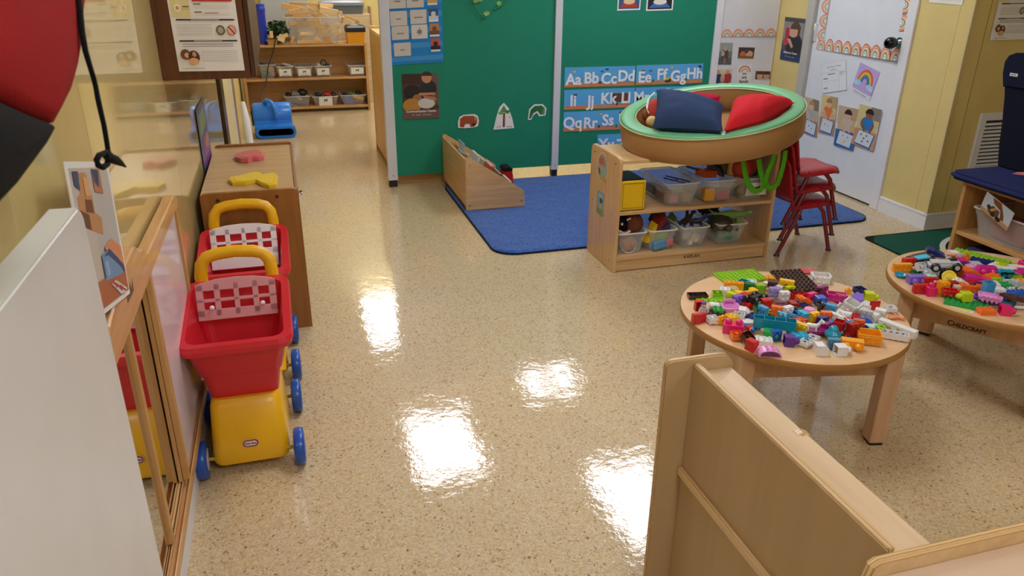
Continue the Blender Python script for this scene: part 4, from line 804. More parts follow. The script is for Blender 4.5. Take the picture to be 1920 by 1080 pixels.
chunk(b2x+.05, Sy0+.13, ZL+.11, (.08, .07, .05), '#54406E', 'purple toy lying in the second bottom bin', rot=(.2, 0, .4), kind='tri')
chunk(b2x-.01, Sy0+.06, ZL+.035, (.09, .05, .045), '#5B9AC8', 'light blue brick seen through the second bottom bin', rot=(.2, 0, -.1))
chunk(b2x-.0, Sy0+.07, ZL+.075, (.08, .04, .03), '#7CB858', 'lime green toy seen through the second bottom bin', rot=(.1, 0, -.2))
chunk(b2x+.05, Sy0+.06, ZL+.045, (.04, .04, .04), '#D0707C', 'pink piece seen through the second bottom bin')
chunk(b3x+.02, Sy0+.07, ZL+.045, (.066, .05, .058), '#E4DCBC', 'large cream toy egg in the third bottom bin', 'toy_egg', (.2, 0, .3), 'ball')
chunk(b3x-.015, Sy0+.06, ZL+.024, (.032, .03, .038), '#E6E0CC', 'small cream toy egg beside the large egg', 'toy_egg', (0, 0, 0), 'ball')
chunk(b3x-.03, Sy0+.085, ZL+.06, (.07, .06, .06), '#C9C4C0', 'pale plush ball beside the cream eggs', 'plush_toy', (0, 0, 0), 'ball')
def critter(x, y, z, L, col, l, rz=0, nm='toy_animal', col2=None, neck=.5):
    m = M(); X = TR(x, y, z, rz); c = paint(col, .5)
    m.tube([(-L*.75, 0, L*.28), (-L*.55, 0, L*.1), (-L*.3, 0, L*.08), (0, 0, L*.1), (L*.25, 0, L*.1+L*neck*.2), (L*.42, 0, L*.12+L*neck*.5)], [L*.02, L*.06, L*.13, L*.17, L*.11, L*.08], c, 10, X=X)
    m.ball((L*.52, 0, L*.14+L*neck*.6), L*.12, c, 12, X, (1.5, .9, .8))
    for sx in (-.28, .18):
        for sy in (-1, 1): m.tube([(L*sx, sy*L*.1, L*.06), (L*sx, sy*L*.14, -L*.08), (L*(sx+.03), sy*L*.14, -L*.2)], [L*.06, L*.045, L*.035], c, 8, X=X)
    for sy in (-1, 1): m.ball((L*.57, sy*L*.09, L*.19+L*neck*.6), L*.02, paint(col2 or '#F2EFE0', .2), 8, X)
    return item(nm, l, 'toy', m)
critter(b3x-.01, Sy0+.13, ZL+.115, .11, '#3A2A22', 'small dark brown toy animal on top of the third bottom bin', .4)
critter(b3x+.055, Sy0+.12, ZL+.112, .1, '#2B2E4C', 'small navy toy animal at the front of the third bottom bin', -.3)
critter(b3x+.02, Sy0+.17, ZL+.115, .1, '#54382A', 'spiky brown toy animal deeper in the third bottom bin', 1.2)
chunk(b3x-.06, Sy0+.2, ZL+.12, (.02, .05, .05), '#6E8A3A', 'olive leaf shaped toy standing in the third bottom bin', rot=(.3, .5, 0))
m = M(); X = TR(b4x-.03, Sy0+.1, ZL+.085); m.lathe([(.001, 0), (.075, .0), (.078, .012), (.07, .04), (.045, .065), (.001, .075)], paint('#35342E', .3, bump=.6, bscale=60), 20, X)
for a in (.6, 2.5, 3.8, 5.6): m.tube([(.06*math.cos(a), .06*math.sin(a), .01), (.1*math.cos(a), .1*math.sin(a), -.002)], [.02, .012], paint('#4A4A34', .5), 8, X=X)
m.ball((.0, -.09, .02), .02, paint('#55543A', .5), 10, X); item('toy_turtle', 'dark shelled toy turtle on the last bottom bin', 'toy', m)
critter(b4x+.025, Sy0+.085, ZL+.135, .17, '#6C9446', 'green toy lizard leaning over the rim of the last bottom bin', -.35, 'toy_lizard', '#E4E6D8', .1)
critter(b4x-.03, Sy0+.2, ZL+.14, .16, '#1C1A18', 'black toy dinosaur with raised tail behind the toy turtle', .2, 'toy_dinosaur')
chunk(b4x+.0, Sy0+.08, ZL+.045, (.14, .08, .06), '#5E9A78', 'sea green toy seen through the last bottom bin', rot=(0, .1, 0), kind='ball')
chunk(b4x+.03, Sy0+.085, ZL+.018, (.1, .06, .03), '#3C7A84', 'teal toy flat at the bottom of the last bottom bin', kind='ball')
# upper row: yellow cube, two bins, crate with straps
t = thing('soft_cube', 'yellow and black fabric cube at the end of the middle shelf', 'toy', (1.645, Sy0+.1, ZU))
m = M(); m.box(1.578, 1.716, Sy0+.012, Sy0+.03, ZU+.004, ZU+.158, fabric('#E3B81E', 300), .006); p = m.build('yellow_face', t)
m = M(); m.box(1.576, 1.718, Sy0+.022, Sy0+.22, ZU, ZU+.162, paint('#17191C', .35, bump=.5, bscale=40), .012); m.build('body', t)
m = M(); w_ = .0025; z0, z1 = ZU+.016, ZU+.145
for q in ((1.59, z0, 1.704, z0+w_), (1.59, z1, 1.704, z1+w_), (1.59, z0, 1.59+w_, z1), (1.704-w_, z0, 1.704, z1)): m.box(q[0], q[2], Sy0+.0105, Sy0+.012, q[1], q[3], paint('#A07C12', .8))
m.build('stitching', p)
u1 = px_x(1280, 355, 3.44); u2 = px_x(1350, 352, 3.44); u3 = px_x(1412, 345, 3.44)
bin_thing('cloudy clear bin with pink and blue pieces, middle shelf beside the yellow cube', u1, BY, ZU, .188, .34, .125)
bin_thing('cloudy clear bin with yellow and pink tiles, middle of the middle shelf', u2+.004, BY, ZU, .168, .33, .125)
for i, (dx, dy, dz, s, c, l) in enumerate(((-.03, .075, .035, (.05, .05, .05), '#C98A90', 'pink square tile box in the pink and blue bin'), (.04, .07, .034, (.045, .03, .045), '#C9B284', 'amber square tile in the pink and blue bin'), (-.06, .13, .045, (.05, .12, .06), '#7E5A62', 'mauve block deep in the pink and blue bin'), (-.07, .22, .05, (.05, .1, .05), '#4A5262', 'slate block at the back of the pink and blue bin'))):
    chunk(u1+dx, Sy0+dy, ZU+dz, s, c, l)
m = M()
for q in (((-.03, .15), (.06, .04)), ((.0, .19), (.09, .08)), ((-.03, .15), (.0, .19)), ((.06, .04), (.09, .08)), ((.015, .095), (.045, .135))): m.tube([(u1-.02+q[0][0], Sy0+q[0][1], ZU+.122-.1*0), (u1-.02+q[1][0], Sy0+q[1][1], ZU+.112)], .0035, paint('#232A4A', .4), 6)
item('tile_frame', 'dark blue window frame tile resting in the pink and blue bin', 'toy', m)
for dx, dy, dz, s, c, l, r in ((-.05, .06, .045, (.06, .05, .07), '#DCA63E', 'amber tile seen through the middle bin', (0, 0, 0)), (.03, .06, .04, (.08, .05, .06), '#B8848A', 'dusty pink tile seen through the middle bin', (0, 0, 0)), (-.02, .15, .135, (.09, .08, .04), '#CE5A34', 'orange red block on top of the middle bin', (.2, 0, .1)), (.04, .17, .15, (.11, .1, .012), '#1F2B33', 'dark square tile tilted on top of the middle bin', (.7, .3, .7)), (-.04, .21, .14, (.1, .08, .012), '#20414A', 'dark teal tile behind the orange red block', (.3, 0, .3))):
    chunk(u2+dx, Sy0+dy, ZU+dz, s, c, l, rot=r)
bin_thing('grey clear bin with a white picture card and green straps, at the far end', u3+.012, BY-.02, ZU, .155, .28, .12, tagtxt=('', .015, .13, .075))
for dx, dy, dz, s, c, l, k in ((-.03, .1, .17, (.16, .12, .13), '#B8352A', 'red ball in the far bin of the middle shelf', 'ball'), (-.09, .1, .165, (.05, .03, .07), '#D8C27C', 'cream tag shaped toy in front of the red ball', 'box'), (.03, .14, .2, (.12, .12, .1), '#7E6E52', 'woven ball with yellow rim in the far bin', 'ball'), (.03, .1, .14, (.09, .06, .06), '#1F4E56', 'dark teal toy in the far bin of the middle shelf', 'ball'), (-.1, .17, .16, (.09, .08, .09), '#6A5A32', 'olive brown plush in the far bin', 'ball'), (-.02, .07, .05, (.12, .06, .07), '#8E7E62', 'tan toys seen through the far bin', 'ball')):
    chunk(u3+dx, Sy0+dy, ZU+dz, s, c, l, kind=k)
GS = fabric('#5DB524', 500)
t = thing('green_strap', 'bright green cloth strap looping down over the far bin and shelf end', 'strap', (u3+.05, Sy0+.0, ZU+.06))
def Yq(x, y, Y=Sy0-.012): return ony(1280+x/9, 280+y/9, Y)
m = M(); m.tube([Yq(*q) for q in ((1020, 160), (1040, 330), (1070, 480), (1110, 590), (1180, 680), (1250, 705), (1320, 680), (1370, 620), (1350, 500), (1310, 350), (1285, 170))], .01, GS, 8, flat=(.003, .015), up=(0, 1, 0)); m.build('loop', t)
m = M(); m.tube([Yq(*q, Sy0-.016) for q in ((1400, 640), (1400, 520), (1440, 380), (1500, 250), (1550, 90))], .01, GS, 8, flat=(.003, .016), up=(0, 1, 0)); m.tube([Yq(*q, Sy0-.02) for q in ((1735, 20), (1720, 150), (1690, 300), (1650, 450), (1600, 590), (1530, 650), (1450, 650), (1410, 600))], .01, GS, 8, flat=(.003, .015), up=(0, 1, 0)); m.build('strap_end', t)
# ================================================================ round padded ring, tilted on the shelf and chair backs
N_ = Vector((-.17, -.05, 1)).normalized(); e1 = Vector((0, 1, 0)).cross(N_).normalized(); e2 = N_.cross(e1)
RC = Vector((2.124, 3.572, .799)); RX = Matrix.Identity(4)
for i in range(3): RX[i][0], RX[i][1], RX[i][2], RX[i][3] = e1[i], e2[i], N_[i], RC[i]
rg = thing('padded_ring', 'large round padded ring with green top lying tilted on the toy shelf', 'soft play ring', tuple(RC-N_*.135))
TANV = paint('#A97E4C', .42, bump=.08, bscale=160); GRV = paint('#6DB585', .36)
R0, R1, Hh = .4685, .386, .132
m = M(); m.lathe([(R0-.012, -Hh), (R0, -Hh+.012), (R0+.002, -.07), (R0, -.008), (R0-.004, -.002)], TANV, 72, RX); m.lathe([(R1+.01, -Hh), (R1, -Hh+.01), (R1-.004, -.07), (R1, -.008), (R1+.004, -.002)], TANV, 72, RX)
n = 72; vs = [(r*math.cos(2*PI*i/n), r*math.sin(2*PI*i/n), -Hh) for r in (R1+.01, R0-.012) for i in range(n)]; m.add(vs, [(i, (i+1) % n, n+(i+1) % n, n+i) for i in range(n)], TANV, False, RX)
# remove capping discs made by the lathe helper
def drop_caps(m):
    keep = [i for i, f in enumerate(m.f) if len(f) < 40]; m.f = [m.f[i] for i in keep]; m.mi = [m.mi[i] for i in keep]; m.sm = [m.sm[i] for i in keep]
drop_caps(m); m.build('side_wall', rg)
m = M(); m.lathe([(R0-.004, -.003), (R0-.002, .004), (R0-.014, .011), (R0-.03, .0135), (R1+.03, .0135), (R1+.012, .010), (R1+.003, .003), (R1+.004, -.003)], GRV, 72, RX); drop_caps(m); m.build('top_cover', rg)
m = M(); 
for r in (R0+.0015, R1-.001): m.tube([RX @ Vector((r*math.cos(2*PI*i/72), r*math.sin(2*PI*i/72), -.001)) for i in range(72)], .0035, paint('#C2BE86', .4), 6, True)
m.build('piping', rg)
m = M(); m.lathe([(.001, -Hh+.004), (R1+.008, -Hh+.004), (R1+.008, -Hh+.012), (.001, -Hh+.012)], TANV, 48, RX); m.build('floor_pad', rg)
def pillow(nm, l, P, mat, th=.1, n=18, wr=.006, seed=0, pinch=.07):
    """four corner points in order; puffed on both sides"""
    A, B, Cc, D = [Vector(p) for p in P]; nn = (B-A).cross(D-A).normalized()
    if nn.z < 0: nn = -nn
    m = M()
    def S(u, v, s):
        pu = 1-pinch*(1-(2*v-1)**2)*0+0; uu = u+(.5-u)*pinch*(1-(2*v-1)**2)*1.0*abs(2*u-1)**2*-0
        # sides curve inward between the corners
        uu = .5+(u-.5)*(1-pinch*(1-(2*v-1)**2)); vv = .5+(v-.5)*(1-pinch*(1-(2*u-1)**2))
        p = (A*(1-uu)+B*uu)*(1-vv)+(D*(1-uu)+Cc*uu)*vv
        e = max(0, (1-(2*u-1)**2)*(1-(2*v-1)**2))**.42
        q = Vector((u*5+seed, v*5, seed)); w = wr*(noise.noise(q*1.3)+.5*noise.noise(q*3))*(e if e > .05 else 0)
        return p+nn*(s*th*e*.5+w*s)
    for s in (1, -1):
        vs = [S(i/n, j/n, s) for j in range(n+1) for i in range(n+1)]
        m.add(vs, [(j*(n+1)+i, j*(n+1)+i+1, (j+1)*(n+1)+i+1, (j+1)*(n+1)+i) for j in range(n) for i in range(n)], mat, True)
    o = m.build(nm); tag(o, l, 'cushion'); return o
def rp(x, y, z=0):   # point over the ring plane, seen at that pixel
    d = ray(x, y); c0 = RC+N_*z; return CAM+d*((c0-CAM).dot(N_)/d.dot(N_))
pillow('navy_pillow', 'navy blue square pillow lying in the round padded ring', [rp(1223, 240, .035), rp(1356, 246, .035), rp(1358, 198, .08), rp(1231, 168, .13)], fabric('#2C3E62', 600), .165, seed=3, pinch=.06)
pillow('red_pillow', 'bright red square pillow lying in the round padded ring', [rp(1357, 246, .03), rp(1428, 226, .03), rp(1492, 192, .025), rp(1376, 186, .06)], fabric('#CE2530', 600), .15, seed=9, pinch=.03)
pillow('crimson_pillow', 'crimson pillow mostly hidden behind the navy pillow in the ring', [rp(1275, 185, .02), rp(1350, 200, .02), rp(1352, 180, .07), rp(1270, 172, .06)], fabric('#B01736', 600), .07, seed=5)
t = thing('rag_doll', 'red, teal and white plush doll peeking out behind the navy pillow', 'toy', tuple(rp(1222, 215, -.05)))
def arcq(c, pts, mat, z): m = M(); m.add([rp(x, y, z) for x, y in pts], [tuple(range(len(pts)))], mat); return m
bm1 = M(); c = rp(1229, 205, .02); T = Matrix.Translation(c)
bm1.ball((0, 0, 0), .055, fabric('#D0524C', 500), 18, T, (.75, .8, 1.15)); bm1.build('body', t)
m = M(); m.ball(rp(1229, 192, .05), .05, fabric('#2FA3B8', 500), 16, None, (.62, .9, .9)); m.build('teal_patch', t)
m = M(); m.tube([rp(1227, 174, .07), rp(1216, 186, .05), rp(1213, 200, .03), rp(1217, 212, .01)], .006, fabric('#DDE3E2', 500), 8); m.build('white_band', t)
m = M(); m.ball(rp(1216, 216, -.03), .035, fabric('#9A5A34', 500), 14); m.build('brown_patch', t)
m = M(); m.ball(rp(1222, 228, -.02), .03, fabric('#DFC785', 500), 14); m.build('cream_foot', t)
# ================================================================ stack of red chairs
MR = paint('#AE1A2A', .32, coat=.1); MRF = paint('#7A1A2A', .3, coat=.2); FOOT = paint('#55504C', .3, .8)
def make_chair(l, dx, dy, dz):
    O = Vector((2.72+dx, 3.56+dy, dz)); t = thing('child_chair', l, 'chair', tuple(O), 'stacked red chairs')
    X = Matrix.Translation(O)
    # shell seat and back as one curved sheet, split into seat and backrest
    def sheet(prof, w, th, name, mat, crn):
        m = M(); K = 12
        def pt(i, k, s):
            x, z, nx, nz, ww = prof[i]; v = k/K*2-1
            dish = .010*(v*v-.3)-(.03*max(0, abs(v)-.78)/.22 if nz > .9 else 0)
            return (x+nx*(s*th/2)-nx*dish*0+(-nx)*0+nx*dish, v*ww, z+nz*(s*th/2)+nz*dish)
        n = len(prof); vs = []
        for s in (1, -1):
            for i in range(n):
                for k in range(K+1): vs.append(pt(i, k, s))
        f = []; B = n*(K+1)
        for i in range(n-1):
            for k in range(K):
                a = i*(K+1)+k; f.append((a, a+1, a+K+2, a+K+1)); f.append((B+a, B+a+K+1, B+a+K+2, B+a+1))
            f.append((i*(K+1), (i+1)*(K+1), B+(i+1)*(K+1), B+i*(K+1))); f.append((i*(K+1)+K, B+i*(K+1)+K, B+(i+1)*(K+1)+K, (i+1)*(K+1)+K))
        for k in range(K):
            f.append((k, B+k, B+k+1, k+1)); a = (n-1)*(K+1)+k; f.append((a, a+1, B+a+1, B+a))
        m.add(vs, f, mat, True, X); return m.build(name, t)
    seat = [(.165, .278, .25, .95, .11), (.155, .291, .15, .98, .135), (.1, .297, .0, 1, .15), (0, .291, -.05, 1, .155), (-.07, .287, .0, 1, .152), (-.105, .291, .35, .93, .148), (-.122, .305, .8, .55, .146)]
    back = [(-.122, .305, .8, .55, .146), (-.131, .33, .98, .18, .145), (-.143, .38, .97, .2, .148), (-.16, .45, .97, .22, .15), (-.175, .51, .96, .25, .145), (-.182, .535, .95, .3, .125), (-.184, .545, .95, .3, .1)]
    sheet(seat, 0, .006, 'seat', MR, 0); sheet(back, 0, .006, 'backrest', MR, 0)
    for s in (-1, 1):
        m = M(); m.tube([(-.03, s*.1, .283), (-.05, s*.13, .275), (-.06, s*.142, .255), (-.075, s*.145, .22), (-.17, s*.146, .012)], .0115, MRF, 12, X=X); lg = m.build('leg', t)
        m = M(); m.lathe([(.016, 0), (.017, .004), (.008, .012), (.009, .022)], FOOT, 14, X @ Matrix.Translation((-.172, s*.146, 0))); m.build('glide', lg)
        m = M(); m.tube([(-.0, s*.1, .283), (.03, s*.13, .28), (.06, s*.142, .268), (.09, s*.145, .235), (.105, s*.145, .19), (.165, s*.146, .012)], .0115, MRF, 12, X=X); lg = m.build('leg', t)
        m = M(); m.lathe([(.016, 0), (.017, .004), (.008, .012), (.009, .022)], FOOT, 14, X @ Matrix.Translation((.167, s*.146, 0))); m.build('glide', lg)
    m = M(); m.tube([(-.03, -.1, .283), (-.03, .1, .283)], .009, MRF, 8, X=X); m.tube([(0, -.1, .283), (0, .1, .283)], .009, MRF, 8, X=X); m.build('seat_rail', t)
make_chair('red child chair with four feet on the floor, bottom of the stack', 0, 0, 0)
make_chair('red child chair in the middle of the stack, below the topmost', .012, .01, .088)
make_chair('red child chair topmost of the stack, seat fully showing beside the door', .024, .02, .176)
# ================================================================ back room shelf, bins, blower
BKY = 8.53
OKL = wood('#B98A52', '#D2A46C', 'x', .4, 4); OKLZ = wood('#B5834A', '#CFA066', 'z', .4, 4)
bx0, bx1 = -.395, .885
t = thing('storage_shelf', 'open two tier wooden storage shelf at the far end of the aisle', 'shelf', ((bx0+bx1)/2, BKY+.16, 0))
for x in (bx0, bx1-.025):
    m = M(); m.box(x, x+.025, BKY, BKY+.34, 0, .7, OKLZ, .003); m.build('side_panel', t)
for z, nm in ((.672, 'top'), (.335, 'shelf_board'), (.035, 'shelf_board')):
    m = M(); m.box(bx0+.025, bx1-.025, BKY+.004, BKY+.33, z, z+.022, OKL, .002); m.build(nm, t)
m = M(); m.box(bx0+.025, bx1-.025, BKY+.32, BKY+.335, .03, .68, OKL); m.build('back_panel', t)
def bk(x, y, Y=BKY+.03): return ony(420+x/3.857, y/3.857, Y)
def bxq(x, row=312, Y=None): return bk(x, row, Y or BKY+.1).x
CLB = clear('#DADBDD', .2, .25)
zt, zm, zb = .694, .357, .057
# big block bin
cx = (bk(465, 310).x+bk(850, 310).x)/2
bw = bk(855, 130).x-bk(450, 130).x
t = bin_thing('large clear bin heaped with pale wooden blocks on the storage shelf', cx, BKY+.19, zt, bw, .34, bk(640, 125).z-zt, group=None, mat=CLB)
BLK = [wood('#C79F66', '#DDB985', 'x', .5, 5), wood('#B98F58', '#D2AC76', 'x', .5, 5), wood('#D6B380', '#E6CBA0', 'x', .5, 5)]
HT = bk(640, 125).z
# pixel centre (back-room crop), length dir pixel vector, size, depth, label
WB = [((490, 60), (470, 90), .045, .06, 'long flat wooden block at the upper edge of the heap, over the blue canister side'), ((520, 35), (640, 60), .04, .16, 'long wooden block lying high across the back of the heap'), ((600, 35), (780, 50), .05, .2, 'long wooden plank along the very top of the heap'), ((525, 88), (555, 70), .05, .1, 'ribbed looking wooden block pair in front of the heap, upper one'), ((550, 105), (610, 95), .045, .09, 'wooden block under the ribbed pair at the rim of the bin'),
      ((640, 60), (700, 100), .05, .1, 'tilted wooden block leaning down in the middle of the heap'), ((665, 75), (730, 120), .012, .05, 'thin wooden stick leaning over the heap front'), ((680, 105), (720, 100), .035, .06, 'small rounded wooden block at the rim, middle of the heap'), ((745, 85), (830, 95), .055, .09, 'wide wooden block at the heap side toward the toolbox'), ((735, 35), (790, 42), .035, .05, 'short end block on the plank at the top of the heap'), ((840, 98), (855, 100), .03, .05, 'small wooden cube at the rim nearest the toolbox'), ((460, 110), (490, 105), .03, .08, 'small wooden block at the rim nearest the plant')]
def wblock(c, vecl, h, d, l, y, mat, kind='box'):
    m = M(); L = vecl[0]; X = Matrix.Translation(c) @ Matrix.Rotation(vecl[1], 4, 'Y') @ Matrix.Rotation(random.uniform(-.25, .25), 4, 'Z')
    if kind == 'box': m.box(-L/2, L/2, -d/2, d/2, -h/2, h/2, mat, .002, X=X)
    elif kind == 'half': m.prism([(L/2*math.cos(a), L*.6*math.sin(a)-h/2) for a in [PI*i/12 for i in range(13)]], 'y', -d/2, d/2, mat, .001, X=X)
    elif kind == 'tri': m.prism([(-L/2, -h/2), (L/2, -h/2), (0, h/2)], 'y', -d/2, d/2, mat, .001, X=X)
    o = m.build('wooden_block'); tag(o, l, 'block', 'wooden unit blocks')
def pbx(x0, y0, x1, y1, hpx, l, Y, d=.045, kind='box', k=0):
    a, b = bk(x0, y0, Y), bk(x1, y1, Y); L = (b-a).length; ang = -math.atan2(b.z-a.z, b.x-a.x); h = hpx*(bk(0, 100, Y)-bk(0, 101, Y)).length
    wblock((a+b)/2, (L, ang), h, d, l, Y, BLK[k % 3], kind)
YF = BKY+.06
for i, a in enumerate([(415, 45, 560, 65, 42, 'long wooden block jutting from the heap above the plant', YF+.05, .05), (475, 25, 680, 35, 24, 'long wooden plank lying along the very top of the heap', YF+.16, .06), (685, 38, 785, 42, 28, 'short stubby block ending the plank at the heap top', YF+.15, .06), (470, 92, 575, 68, 34, 'grooved wooden block tilted upward at the heap front', YF+.0, .06), (500, 112, 612, 98, 34, 'wooden block resting on the rim under the grooved one', YF-.01, .06),
      (590, 55, 660, 105, 48, 'broad wooden block leaning downward in mid heap', YF+.06, .06), (625, 38, 755, 122, 9, 'thin wooden stick leaning across the heap front', YF-.0, .02), (650, 112, 710, 100, 28, 'small rounded wooden block at the rim in mid heap', YF-.02, .05), (690, 70, 825, 95, 48, 'wide wooden block sloping toward the toolbox', YF+.09, .07), (825, 95, 855, 92, 24, 'small wooden cube at the rim corner nearest the toolbox', YF+.02, .04), (440, 112, 490, 108, 22, 'small wooden block at the rim corner nearest the plant', YF+.02, .05)]):
    pbx(*a[:6], a[6], a[7], k=i)
for i, a in enumerate([(870, 115, 960, 150, 22, 'narrow block sliding down beside the toolbox lid', YF+.1, .04), (880, 140, 945, 170, 20, 'short block under the narrow one beside the toolbox lid', YF+.06, .04), (862, 120, 850, 165, 20, 'upright block wedged at the bin side above the toolbox', YF+.06, .04), (940, 140, 975, 165, 26, 'end block of the spilled row above the toolbox', YF+.1, .04)]): pbx(*a[:6], a[6], a[7], k=i+1)
YI = BKY+.045
for i, a in enumerate([(525, 195, 700, 150, 44, 'long block slanting upward behind the clear bin front', 'box'), (470, 172, 600, 145, 30, 'block slanting under the bin rim, plant side', 'box'), (545, 242, 650, 242, 24, 'short rounded block seen level in mid bin', 'box'), (530, 302, 790, 300, 26, 'long block lying on the bin floor', 'box'), (555, 288, 605, 288, 30, 'half round block standing on the bin floor', 'half'), (635, 276, 705, 276, 38, 'arched wedge block beside the half round one', 'tri'), (665, 215, 725, 215, 50, 'square block tilted in mid bin', 'box'), (725, 205, 755, 175, 40, 'square block leaning beside the tilted square one', 'box'), (755, 240, 825, 165, 24, 'slim block leaning steeply near the toolbox end of the bin', 'box'), (485, 315, 500, 265, 24, 'upright block at the plant end of the bin', 'box'), (720, 275, 770, 275, 50, 'broad block behind the arched wedge', 'box'), (790, 250, 840, 225, 30, 'block at the toolbox end of the bin wall', 'box')]):
    pbx(*a[:6], YI, .03, a[6], k=i)
# canister, plant, basket, toolbox
t = thing('blue_canister', 'tall bright blue plastic canister at the plant end of the storage shelf top', 'canister', (bxq(287), BKY+.12, zt))
z_t = bk(285, 32).z; w = (bk(322, 200).x-bk(248, 200).x)/2; bc_ = paint('#1C35B8', .3); X = Matrix.Translation((bxq(287), BKY+.12, zt))
m = M(); H_ = z_t-zt; m.lathe([(w*.82, 0), (w*.85, .01), (w*.92, H_*.72), (w*.95, H_*.8), (w*1.05, H_*.84), (w*1.05, H_*.9), (w*.93, H_*.93), (w*.93, H_*.99)], bc_, 24, X); m.build('body', t)
m = M(); m.lathe([(w*1.0, H_*.975), (w*1.02, H_*.98), (w*1.02, H_), (w*.98, H_*1.005)], paint('#2740C4', .3), 24, X); m.build('lid_rim', t)
px_ = bxq(390); t = thing('artificial_plant', 'bushy dark green artificial plant beside the block bin', 'plant', (px_, BKY+.2, zt))
m = M(); m.lathe([(.04, 0), (.05, .08), (.045, .08)], paint('#7A5A3A', .7), 14, Matrix.Translation((px_, BKY+.2, zt))); m.tube([(px_, BKY+.2, zt+.05), (px_, BKY+.2, zt+.2)], .012, paint('#4A3A22', .7), 6); m.build('pot', t)
m = M(); r = random.Random(4); gm = [paint(c, .5) for c in ('#2C4A30', '#3E6A38', '#22382A', '#4E7A44')]
for i in range(170):
    a, e = r.uniform(0, 2*PI), r.uniform(.0, 1.3); R = r.uniform(.03, .17); p = Vector((px_+R*math.cos(a)*math.cos(e)*.95, BKY+.19+R*math.sin(a)*.8*math.cos(e), zt+.085+R*math.sin(e)*.8))
    X = Matrix.Translation(p) @ Matrix.Rotation(r.uniform(0, 6.3), 4, 'Z') @ Matrix.Rotation(r.uniform(-1, 1), 4, 'X') @ Matrix.Rotation(r.uniform(-1, 1), 4, 'Y'); s = r.uniform(.026, .055)
    m.add([(-s, 0, 0), (-s*.3, s*.4, .004), (s, 0, 0), (-s*.3, -s*.4, .004)], [(0, 1, 2, 3)], gm[i % 4], False, X)
m.build('foliage', t)
t = thing('wooden_basket', 'small basket of tan wooden pieces in front of the plant', 'basket', (bxq(350), BKY+.05, zt))
m = open_bin(M(), .11, .08, .05, paint('#B58C5C', .7), TR(bxq(350), BKY+.05, zt)); m.build('body', t)
for a in ((330, 250, 355, 250, 50, 'pale upright block standing in the small basket'), (385, 275, 460, 250, 26, 'tan curved block lying beside the small basket'), (408, 300, 425, 255, 50, 'tan upright block standing beside the small basket')): pbx(*a, BKY+.04, .05, k=2)
tx = (bk(890, 300).x+bk(1025, 300).x)/2; tw = bk(1022, 230).x-bk(882, 230).x; z1 = bk(950, 232).z; z2 = bk(950, 186).z
t = thing('toolbox', 'orange yellow plastic toolbox with a black lid on the storage shelf', 'toolbox', (tx, BKY+.12, zt))
m = M(); m.loft([rloop(tw*.88, .17, zt, .01, tx, BKY+.12), rloop(tw, .2, z1, .012, tx, BKY+.12)], paint('#E29A1E', .4), True, True, False); m.build('body', t)
m = M(); m.loft([rloop(tw*1.03, .21, z1, .015, tx, BKY+.12), rloop(tw*1.03, .21, z2-.02, .015, tx, BKY+.12), rloop(tw*.9, .17, z2, .015, tx, BKY+.12)], paint('#1B1B1E', .4), True, True, False); m.build('lid', t)
m = M(); m.box(tx-.05, tx+.03, BKY+.06, BKY+.09, z2, z2+.006, paint('#C9C9C9', .4), .002); m.build('handle', t)
# bins on the two lower tiers
def back_bin(l, x0, x1, ytop, ybot, z, tagt=None):
    Y = BKY+.03; a, b = bk(x0, ytop, Y), bk(x1, ytop, Y); h = a.z-z
    return bin_thing(l, (a.x+b.x)/2, BKY+.17, z, (b.x-a.x)-.016, .3, h, tagtxt=tagt, group='clear bins on the storage shelf', mat=CLB), (a.x+b.x)/2, h
B1 = [('clear bin of mixed toys at the blower end of the middle tier', 246, 370, 470, None), ('clear bin with card reading Jungle animals', 372, 505, 484, ('Jungle animals', 0)), ('clear bin with card reading Farm animals', 510, 645, 484, ('Farm animals', 0)), ('clear bin with card reading People', 648, 780, 478, ('People', 0)), ('lone clear bin with a card at the far end of the middle tier', 892, 1030, 474, ('', 0))]
cs = []
for l, x0, x1, yt, tg in B1: cs.append(back_bin(l, x0, x1, yt, 560, zm, tg))
B2 = [('large clear bin of black and gold bits beside the blower', 432, 628, 700, None), ('large clear bin of red pieces with a white card', 635, 830, 700, ('', .0, .14, .1)), ('large clear bin of red, yellow and blue shapes at the shelf end', 838, 1030, 690, None)]
for l, x0, x1, yt, tg in B2: cs.append(back_bin(l, x0, x1, yt, 790, zb, tg))
def fill(ci, items):
    _, x, h = cs[ci]; z = zm if ci < 5 else zb
    for dx, dz, s, col, l, k in items: chunk(x+dx, BKY+.1, z+h+dz, s, col, l, kind=k, rot=(.2, .2*(dx > 0), .3))
fill(0, [(-.04, .0, (.06, .06, .03), '#3A3A44', 'dark toy on top of the blower end bin', 'box'), (.03, -.06, (.09, .06, .06), '#C8A468', 'tan toy seen through the blower end bin', 'ball'), (-.03, -.1, (.1, .06, .05), '#4E8A98', 'teal toy seen through the blower end bin', 'ball'), (.05, -.1, (.06, .06, .05), '#C98484', 'pink toy seen through the blower end bin', 'ball')])
fill(1, [(.03, .01, (.13, .05, .02), '#C8BEB2', 'pale animal figure over the Jungle animals bin rim', 'ball'), (0, -.01, (.1, .05, .02), '#3A302A', 'dark animal figure in the Jungle animals bin', 'ball'), (-.05, -.05, (.07, .08, .07), '#C6BE9A', 'sandy animal figure inside the Jungle animals bin', 'ball')])
fill(2, [(-.02, -.03, (.12, .08, .05), '#B9B2A6', 'grey animal figure inside the Farm animals bin', 'ball')])
fill(3, [(-.04, .0, (.05, .05, .04), '#C9C2BA', 'pale figure at the rim of the People bin', 'ball'), (.05, -.01, (.09, .06, .03), '#1E1C20', 'black figure lying in the People bin', 'ball')])
